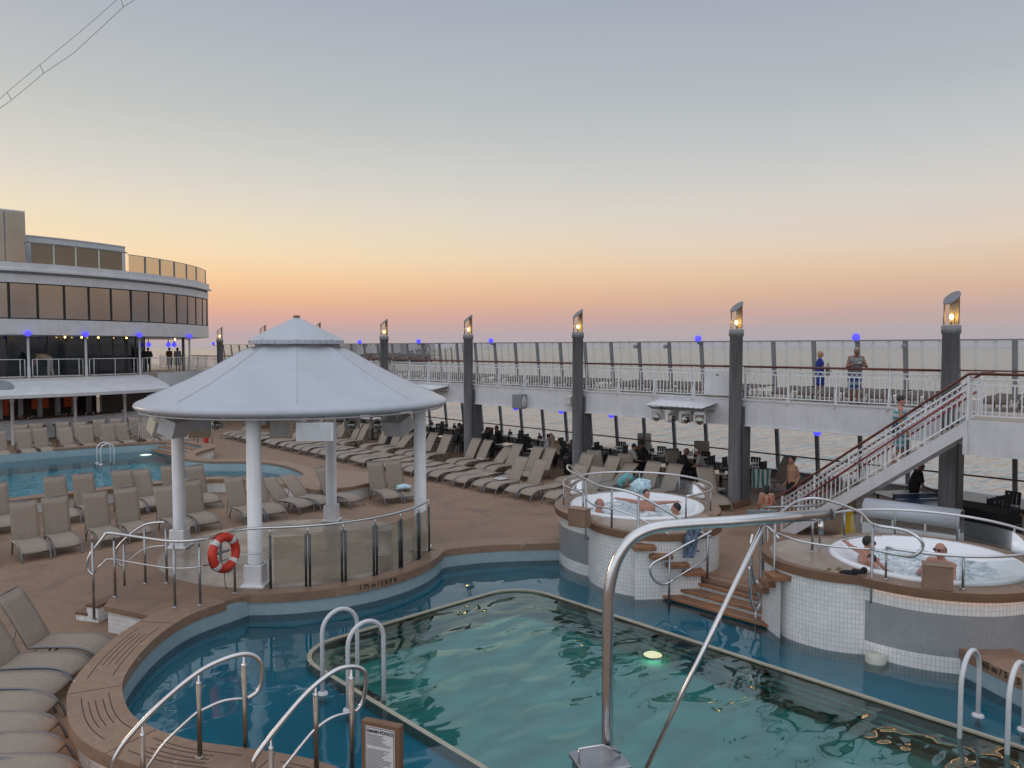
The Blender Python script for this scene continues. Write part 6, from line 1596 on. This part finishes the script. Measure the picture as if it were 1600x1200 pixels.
def seated(h=.47):
    return dict(hipL=V3(-.09, 0, h + .08), hipR=V3(.09, 0, h + .08), kneeL=V3(-.13, .42, h + .06), kneeR=V3(.13, .42, h + .06), ankL=V3(-.12, .40, .08), ankR=V3(.12, .40, .08), pel=V3(0, 0, h + .12), chest=V3(0, .03, h + .46),
                shL=V3(-.17, .03, h + .58), shR=V3(.17, .03, h + .58), elL=V3(-.24, .16, h + .34), elR=V3(.24, .16, h + .34), wrL=V3(-.12, .36, h + .34), wrR=V3(.12, .36, h + .34), neck=V3(0, .03, h + .64), head=V3(0, .07, h + .78))
def figure(label, pos, yaw, J, skin, hair=None, hs='short', wear=(), sc=1.0, vox=.012, hyaw=0, hpitch=0, glasses=None, fat=1.0, group=None, fist=None, hair_extra=()):
    pos = Vector(pos); t = thing('person', label, 'person', pos, group)
    Mw = Matrix.Rotation(yaw, 3, 'Z'); X = lambda p: pos + Mw @ (p * sc)
    B = MB(); q = lambda a, b, ra, rb: B.cap(X(a), X(b), ra * sc, rb * sc, 10)
    f = fat
    q(J['hipL'], J['hipR'], .095 * f, .095 * f); q(J['hipL'], J['shL'] + V3(.05, 0, -.07), .085 * f, .085 * f); q(J['hipR'], J['shR'] + V3(-.05, 0, -.07), .085 * f, .085 * f)
    q(J['pel'], J['chest'], .118 * f * f, .125 * f); q(J['shL'], J['shR'], .062, .062); q(J['chest'], J['neck'], .10, .055); q(J['neck'], J['head'], .054, .055)
    for s_ in 'LR':
        q(J['sh' + s_], J['el' + s_], .054, .042); q(J['el' + s_], J['wr' + s_], .042, .028)
        q(J['hip' + s_], J['knee' + s_], .083 * f, .056); q(J['knee' + s_], J['ank' + s_] + V3(0, 0, .02), .056, .037)
        k = J['knee' + s_] - J['ank' + s_]; fd = V3(0, 1, -.18) if not J.get('barefootflat') else V3(0, 1, 0)
        q(J['ank' + s_], J['ank' + s_] + V3(0, -.04, -.045), .036, .034); q(J['ank' + s_] + V3(0, 0, -.03), J['ank' + s_] + V3(0, .15, -.055), .036, .026)
        # hand
        w = J['wr' + s_]; d = (w - J['el' + s_]).normalized(); sx = V3(1, 0, 0) if abs(d.x) < .8 else V3(0, 1, 0); sd = (sx - d * sx.dot(d)).normalized(); nn = d.cross(sd); 
        side = sd if abs(d.z) < .8 else V3(0, 1, 0) - d * d.y; side.normalize()
        pn = d.cross(side)
        q(w, w + d * .075, .027, .030); q(w + d * .03 + side * .015, w + d * .08 + side * .022, .02, .018); q(w + d * .03 - side * .015, w + d * .08 - side * .022, .02, .018)
        curl = (1 if s_ == 'L' else -1) * .03
        for j, (o_, L_) in enumerate(((-.027, .062), (-.009, .076), (.009, .08), (.027, .07))):
            a = w + d * .085 + side * o_; m_ = a + d * L_ * .55 + pn * curl * .25; e_ = m_ + d * L_ * .4 + pn * curl * .8
            q(a, m_, .0092, .0088); q(m_, e_, .0088, .0078)
        a = w + d * .03 + side * .03; q(a, a + side * .03 + d * .035, .012, .0105); q(a + side * .03 + d * .035, a + side * .034 + d * .065, .0105, .009)
    H = J['head']; Hr = Matrix.Rotation(hyaw, 3, 'Z') @ Matrix.Rotation(-hpitch, 3, 'X'); hx = lambda v: X(H + Hr @ V3(*v)); MH = Mw @ Hr
    B.sphere(hx((0, 0, .012)), (.074 * sc, .093 * sc, .104 * sc), 16, MH); B.sphere(hx((0, .025, -.055)), (.056 * sc, .062 * sc, .062 * sc), 12, MH)
    B.cap(hx((0, .082, .02)), hx((0, .105, -.022)), .011 * sc, .016 * sc, 8)
    B.cap(hx((-.022, .08, -.062)), hx((.022, .08, -.062)), .011 * sc, .011 * sc, 8)
    for s_ in (-1, 1): B.sphere(hx((s_ * .077, -.005, -.005)), (.012 * sc, .022 * sc, .034 * sc), 8, MH); B.cap(hx((s_ * .02, .083, .036)), hx((s_ * .045, .073, .034)), .009 * sc, .009 * sc, 6)
    me = remesh(B, vox * sc); me.materials.append(skin); me.transform(Matrix.Translation(-pos)); o = bpy.data.objects.new('body', me); C.objects.link(o); o.parent = t
    def part(nm, Bp, m, sm=4, v=None):
        me = remesh(Bp, (v or vox) * sc, sm); me.materials.append(m); me.transform(Matrix.Translation(-pos)); o = bpy.data.objects.new(nm, me); C.objects.link(o); o.parent = t; o['_w'] = tuple(pos); return o
    if hair:
        Bh = MB(); Bh.sphere(hx((0, -.02, .036)), (.082 * sc, .095 * sc, .098 * sc), 14, MH)
        if hs == 'long': Bh.sphere(hx((0, -.065, -.06)), (.075 * sc, .05 * sc, .14 * sc), 12, MH)
        if hs == 'bob': Bh.sphere(hx((0, -.04, -.02)), (.092 * sc, .075 * sc, .10 * sc), 12, MH)
        if hs == 'bun': Bh.sphere(hx((0, -.105, .05)), .045 * sc, 10); 
        if hs == 'thin': Bh = MB(); Bh.sphere(hx((0, -.028, .0)), (.082 * sc, .085 * sc, .085 * sc), 14, MH)
        part('hair', Bh, hair, 2)
    for s_ in (-1, 1):
        if not glasses: Be = MB(); Be.sphere(hx((s_ * .031, .080, .018)), (.012 * sc, .008 * sc, .007 * sc), 8, MH); Be.build('eye', ink, t)
    if glasses:
        Be = MB()
        for s_ in (-1, 1): Be.sphere(hx((s_ * .034, .088, .02)), (.031 * sc, .012 * sc, .022 * sc), 10, MH); Be.tube([hx((s_ * .066, .08, .022)), hx((s_ * .084, .0, .02))], .004 * sc, 5)
        Be.tube([hx((-.015, .1, .024)), hx((.015, .1, .024))], .004 * sc, 5); Be.build('sunglasses', black, t)
    for (nm, m, segs, ex) in wear:
        Bc = MB(); c = lambda a, b, ra, rb: Bc.cap(X(a), X(b), (ra + ex) * sc, (rb + ex) * sc, 10); lp = lambda a, b, k: J[a].lerp(J[b], k)
        for sg in segs.split():
            if sg == 'torso':
                c(J['hipL'] + V3(0, 0, .04), J['shL'] + V3(.06, 0, -.07), .085 * f, .083 * f); c(J['hipR'] + V3(0, 0, .04), J['shR'] + V3(-.06, 0, -.07), .085 * f, .083 * f); c(J['pel'] + V3(0, 0, .02), J['chest'], .118 * f * f, .125 * f); c(J['hipL'] + V3(0, 0, .03), J['hipR'] + V3(0, 0, .03), .095 * f, .095 * f)
            if sg == 'bust': c(lp('pel', 'chest', .7) + V3(-.06, 0, 0), lp('pel', 'chest', .7) + V3(.06, 0, 0), .1 * f, .1 * f); c(J['chest'] + V3(-.05, .0, -.0), J['chest'] + V3(.05, 0, 0), .105, .105)
            if sg == 'straps': 
                for s_ in (-1, 1): c(J['chest'] + V3(s_ * .06, 0, .05), J['neck'] + V3(s_ * .08, 0, -.03), .055, .03)
            if sg == 'shoulders': c(J['shL'], J['shR'], .062, .062); c(J['chest'], lp('chest', 'neck', .7), .1, .06)
            if sg == 'sleeves':
                for s_ in 'LR': c(J['sh' + s_], lp('sh' + s_, 'el' + s_, .62), .054, .056)
            if sg == 'longsleeves':
                for s_ in 'LR': c(J['sh' + s_], J['el' + s_], .054, .044); c(J['el' + s_], lp('el' + s_, 'wr' + s_, .92), .044, .032)
            if sg == 'hips': c(J['hipL'], J['hipR'], .097 * f, .097 * f)
            if sg == 'brief': c(J['hipL'] + V3(0, 0, .0), J['hipR'], .097 * f, .097 * f); [c(J['hip' + s_], lp('hip' + s_, 'knee' + s_, .12), .08, .08) for s_ in 'LR']
            if sg == 'shorts': c(J['hipL'], J['hipR'], .097 * f, .097 * f); [c(J['hip' + s_], lp('hip' + s_, 'knee' + s_, .9), .088 * f, .078) for s_ in 'LR']
            if sg == 'trousers': c(J['hipL'], J['hipR'], .097 * f, .097 * f); [(c(J['hip' + s_], J['knee' + s_], .088 * f, .066), c(J['knee' + s_], lp('knee' + s_, 'ank' + s_, .95), .066, .05)) for s_ in 'LR']
            if sg == 'skirt':
                for s_ in 'LR': c(J['hip' + s_], lp('hip' + s_, 'knee' + s_, .85), .1 * f, .115)
                c(J['pel'], lp('kneeL', 'kneeR', .5) + V3(0, 0, .1), .11 * f, .13)
        part(nm, Bc, m)
    return t, X, part
def yawof(dx, dy): return math.atan2(dy, dx) - PI / 2     # local +y -> (dx, dy)
CAMD = (-ST[1], -SH[1])    # towards the camera
RGT = (ST[0], SH[0])       # towards picture right
def facing(r, toward): return yawof(RGT[0] * r + CAMD[0] * toward, RGT[1] * r + CAMD[1] * toward)

# man leaning on the promenade rail with a phone
J = bend_upper(stand(), 16)
J['elL'] = V3(-.27, .24, 1.13); J['elR'] = V3(.27, .24, 1.13); J['wrL'] = V3(-.06, .38, 1.20); J['wrR'] = V3(.07, .38, 1.21)
q = at_x(1335, 600, 23.42)
t, X, part = figure('man in grey tank top and blue striped shorts leaning on the balustrade with phone', (q.x, q.y, ZU), facing(-.18, 1), J, skin_c, hair_g, 'short', [('tank_top', cl_grey, 'torso straps', .014), ('shorts', shorts_stripe, 'shorts', .016)], 1.02, .010, hpitch=R(22), fat=1.12, hyaw=.2)
def held(name, label, cat, c, builder):
    t = thing(name, label, cat, c); builder(t); return t
def _phone(t):
    B = MB(); B.bbox((0, 0, 0), (.16, .02, .085), .006, facing(-.18, 1)); B.build('case', black, t, world=False); B = MB(); B.box((0, .0, 0), (.145, .024, .07), facing(-.18, 1)); B.build('screen', pane_dark, t, world=False)
held('phone', 'black phone held by the man leaning on the promenade', 'phone', X(V3(0, .47, 1.25)), _phone)
# sunglasses pushed up on the man's hair
# woman in blue walking along the promenade
q = at(1280, 621, ZU); J = stand(stride=.7); J['elR'] = V3(.22, .12, 1.12); J['wrR'] = V3(.17, .30, 1.02)
t, X, part = figure('blond woman in royal blue dress walking on the promenade with a dark bag', q, facing(1, .35), J, skin_a, hair_b, 'bob', [('dress', cl_blue, 'torso shoulders sleeves skirt', .016)], .93, .011, fat=1.08)
def _bag(t): B = MB(); B.bbox((0, 0, 0), (.3, .12, .24), .04, facing(1, .35)); B.build('bag_body', black, t, world=False); B = MB(); B.tube([(-.1, 0, .1), (-.06, 0, .32), (.06, 0, .32), (.1, 0, .1)], .012, 6); B.build('strap', black, t, world=False)
held('handbag', 'dark handbag carried by the woman in royal blue', 'bag', X(V3(.28, .26, .92)), _bag)
# woman on the stairs
q = at_x(1405, 700, 21.05); zst = 3.53 * (10.55 - q.y) / 4.67
J = stand(stride=.45); J['elL'] = V3(-.25, .04, 1.12); J['wrL'] = V3(-.22, .27, 1.08)
t, X, part = figure('dark-haired woman in turquoise striped wrap coming down the white staircase', (21.05, q.y, zst - .06), facing(1, .42), J, skin_b, hair_d, 'short', [('wrap_dress', dress_stripe, 'torso bust skirt', .02), ('halter', sheet_w, 'straps', -.02)], 1.06, .010, hpitch=R(20), fat=1.12)
held('handbag', 'dark shoulder bag beside the woman on the staircase', 'bag', X(V3(.27, -.12, .9)), _bag)
# shirtless man and girl near the stair foot
q = at(1237, 800, 0); J = stand(); J['elL'].y -= .06; J['elR'].y -= .06
figure('shirtless man in dark trunks standing behind the foot of the stairs', q, facing(-1, .25), J, skin_a, hair_d, 'short', [('trunks', cl_black, 'shorts', .014)], 1.04, .012, fat=1.06, hpitch=R(8))
q = at(1197, 843, 0); J = stand(); J['elR'] = V3(.22, .1, 1.12); J['wrR'] = V3(.12, .26, 1.05)
figure('girl in red bikini top and aqua bottoms seen from behind by the stairs', q, facing(.45, -1), J, skin_a, hair_d, 'long', [('bikini_top', cl_red, 'bust', .004), ('bikini_bottom', cl_aqua, 'brief', .012)], .88, .011)
# table tennis player
q = at_x(1428, 760, 25.0); J = bend_upper(stand(), 14); J['elR'] = V3(.26, .16, 1.02); J['wrR'] = V3(.24, .42, .92)
t, X, part = figure('man in black shirt and shorts holding a table tennis bat below the stairs', (25.0, q.y, 0), facing(1, .2), J, skin_c, hair_d, 'short', [('shirt', cl_black, 'torso shoulders sleeves', .018), ('shorts', cl_black, 'shorts', .02)], 1.04, .012, fat=1.12)
def _bat(t):
    a = facing(1, .2); B = MB(); B.sphere((0, 0, 0), (.018, .085, .09), 16, Matrix.Rotation(a, 3, 'Z')); B.build('blade', black, t, world=False); d = Vector((cos(a + PI / 2), sin(a + PI / 2), 0)); B = MB(); B.tube([d * -.07, d * -.17], .015, 8); B.build('handle', wood_dark, t, world=False)
held('table_tennis_bat', 'black table tennis bat in the hand of the man in black', 'bat', X(V3(.24, .6, .86)), _bat)
# people under the superstructure
for (u, r, lb, w, sk, hr, hst, yw) in ((265, 12.0, 'person in ochre shirt standing left in the couple under the superstructure', [('shirt', cl_ochre, 'torso shoulders sleeves', .018), ('trousers', cl_dark, 'shorts', .016)], skin_c, hair_d, 'short', facing(.2, -1)),
        (278, 12.0, 'person in pale grey dress standing right in the couple under the superstructure', [('dress', cl_grey, 'torso shoulders skirt', .018)], skin_c, hair_d, 'bob', facing(-.2, -1)),
        (232, 13.2, 'dark-clothed person standing alone at the glass corner', [('shirt', cl_dark, 'torso shoulders longsleeves', .018), ('trousers', cl_black, 'trousers', .014)], skin_c, hair_d, 'short', facing(.5, 1))):
    J = stand(); J['elL'] = V3(-.25, .06, 1.14); J['wrL'] = V3(-.14, .24, 1.12)
    figure(lb, at(u, 580.5 if u > 240 else 582, ZU), yw, J, sk, hr, hst, w, 1.0, .014)
c = Vector(bp(15.3, ang_of(78, 15.3), ZU)); J = bend_upper(stand(stride=.3), 62); J['elL'] = V3(-.2, .62, .95); J['wrL'] = V3(-.14, .72, .72); J['elR'] = V3(.2, .66, 1.0); J['wrR'] = V3(.14, .8, .78)
figure('person in beige top and trousers bending over behind the white rail frame', c, facing(-1, .2), J, skin_a, hair_d, 'short', [('shirt', cl_beige, 'torso shoulders sleeves', .018), ('trousers', cl_lite, 'trousers', .016)], 1.1, .013)
# silhouettes at the cafe tables
caf = [(713, 664, 'alone left of the fourth lantern pillar', cl_dark, .5), (757, 670, 'with long hair right of the fourth lantern pillar', cl_black, 1), (781, 668, 'with short hair right of the fourth lantern pillar', cl_black, -1), (855, 679, 'in pale shirt facing right below the wall clock', cl_lite, 1), (874, 681, 'grey-haired, leaning over the table below the wall loudspeaker', cl_beige, -.3), (899, 690, 'half hidden by the third lantern pillar', cl_dark, -1),
       (985, 697, 'small, leftmost of three behind the left hot tub', cl_lite, .8), (996, 695, 'middle of three behind the left hot tub', cl_dark, .2), (1009, 694, 'large and dark, rightmost of three behind the left hot tub', cl_black, -1), (1066, 703, 'in dark top reading a card', cl_black, 1), (1096, 704, 'in pale shirt and white cap opposite the card reader', cl_lite, -1)]
for k, (u, v, lb, m, dr_) in enumerate(caf):
    h = at(u, v, 1.40); yw = facing(dr_, .35 if k % 2 else -.2); J = seated(); Mz = Matrix.Rotation(yw, 3, 'Z'); off = Mz @ V3(0, .07, 0); pos = (h.x - off.x, h.y - off.y, 0)
    big = 1.16 if 'large' in lb else 1.11
    t, X, part = figure('seated cafe guest ' + lb, pos, yw, bend_upper(J, 12 if k != 4 else 28, piv=V3(0, 0, .58)), skin_a if m in (cl_lite, cl_beige) else skin_c, hair_g if k in (4, 9) else hair_d, 'long' if k == 1 else ('thin' if k in (3, 9) else 'short'), [('shirt', m, 'torso shoulders ' + ('longsleeves' if k % 2 else 'sleeves'), .02), ('trousers', cl_black, 'trousers', .014)], big, .014, hpitch=R(15))
    if 'cap' in lb:
        B = MB(); c = X(J['head'] + V3(0, .0, .05)); B.sphere(c, (.1, .11, .085), 12, Mz); d = Mz @ V3(0, .13, -.01); B.sphere(c + d, (.075, .07, .015), 10, Mz); B.build('cap', sheet_w, t)
    o = copy_tree(CH); o.location = pos; o.rotation_euler = (0, 0, yw); tag(o, 'black slat-backed cafe chair in dark silhouette under the promenade', 'chair', 'cafe chairs under the promenade')
h = at(1078, 709, 1.12); held('menu_card', 'white card held up by the dark cafe guest', 'card', h, lambda t: [MB().box((0, 0, 0), (.26, .012, .2), -R(30)).build('sheet', sheet_w, t, world=False)])
# person wrapped in turquoise on a lounger behind the left hot tub
h = at(972, 718, 1.28); J = bend_upper(seated(.36), 48, piv=V3(0, 0, .48)); yw = facing(.8, .5); pos = (h.x, h.y, 0)
t, X, part = figure('person wrapped in turquoise towel bending forward behind the left hot tub', pos, yw, J, skin_a, hair_d, 'long', [('towel_wrap', cl_aqua, 'torso hips', .05)], 1.0, .013)
# bathers in the right tub
def tub_J(arms):
    J = seated(.86 - .47 + .36)
    J['ankL'] = V3(-.1, .16, .5); J['ankR'] = V3(.1, .16, .5); J['kneeL'] = V3(-.12, .34, .72); J['kneeR'] = V3(.12, .34, .72)
    z = J['shL'].z
    if arms == 'spread': J['elL'] = V3(-.42, -.06, z + .02); J['elR'] = V3(.42, -.06, z + .02); J['wrL'] = V3(-.64, -.08, z + .04); J['wrR'] = V3(.66, -.08, z + .04)
    if arms == 'fwd': J['elL'] = V3(-.26, .18, z - .2); J['elR'] = V3(.26, .18, z - .2); J['wrL'] = V3(-.1, .36, z - .12); J['wrR'] = V3(.1, .36, z - .12)
    if arms == 'headhold': J['elR'] = V3(.3, .1, z - .02); J['wrR'] = V3(.12, .1, z + .16); J['elL'] = V3(-.27, .1, z - .2); J['wrL'] = V3(-.2, .3, z - .1)
    return J
def bather(label, u, v, yw, arms, skin, hair, hs, gl=None, sc=1.06, hz=1.72, wear=(), hy=0, hp=0, fat=1.05):
    J = tub_J(arms); h = at(u, v, hz); off = Matrix.Rotation(yw, 3, 'Z') @ (J['head'] * sc); return figure(label, (h.x - off.x, h.y - off.y, hz - off.z), yw, J, skin, hair, hs, wear, sc, .0095, hyaw=hy, hpitch=hp, glasses=gl, fat=fat)
bather('dark-haired man in sunglasses, arms spread on the right hot tub rim', 1358, 849, facing(1, .1), 'spread', skin_b, hair_d, 'short', True, 1.08, 1.70)
bather('balding man in sunglasses sitting at the front of the right hot tub', 1469, 860, facing(-.95, .55), 'fwd', skin_b, hair_d, 'thin', True, 1.12, 1.80, fat=1.15, wear=[('trunks', cl_grey, 'shorts', .012)])
bather('dark-haired woman seen from behind, hand to her head in the right hot tub', 1362, 876, facing(.4, -1), 'headhold', skin_b, hair_d, 'bun', None, 1.02, 1.47, wear=[('swimsuit', cl_red, 'bust', .006)])
bather('grey-haired ruddy man at the left side of the left hot tub', 937, 787, facing(.8, .3), 'fwd', skin_b, hair_g, 'thin', None, 1.1, 1.62)
bather('dark-haired bather with arms stretched along the back rim of the left hot tub', 1010, 773, facing(-.3, 1), 'spread', skin_b, hair_d, 'short', None, 1.04, 1.70, hy=.5)
bather('bather with short dark hair at the right side of the left hot tub', 1056, 795, facing(-1, -.2), 'fwd', skin_a, hair_d, 'short', None, 1.08, 1.60)
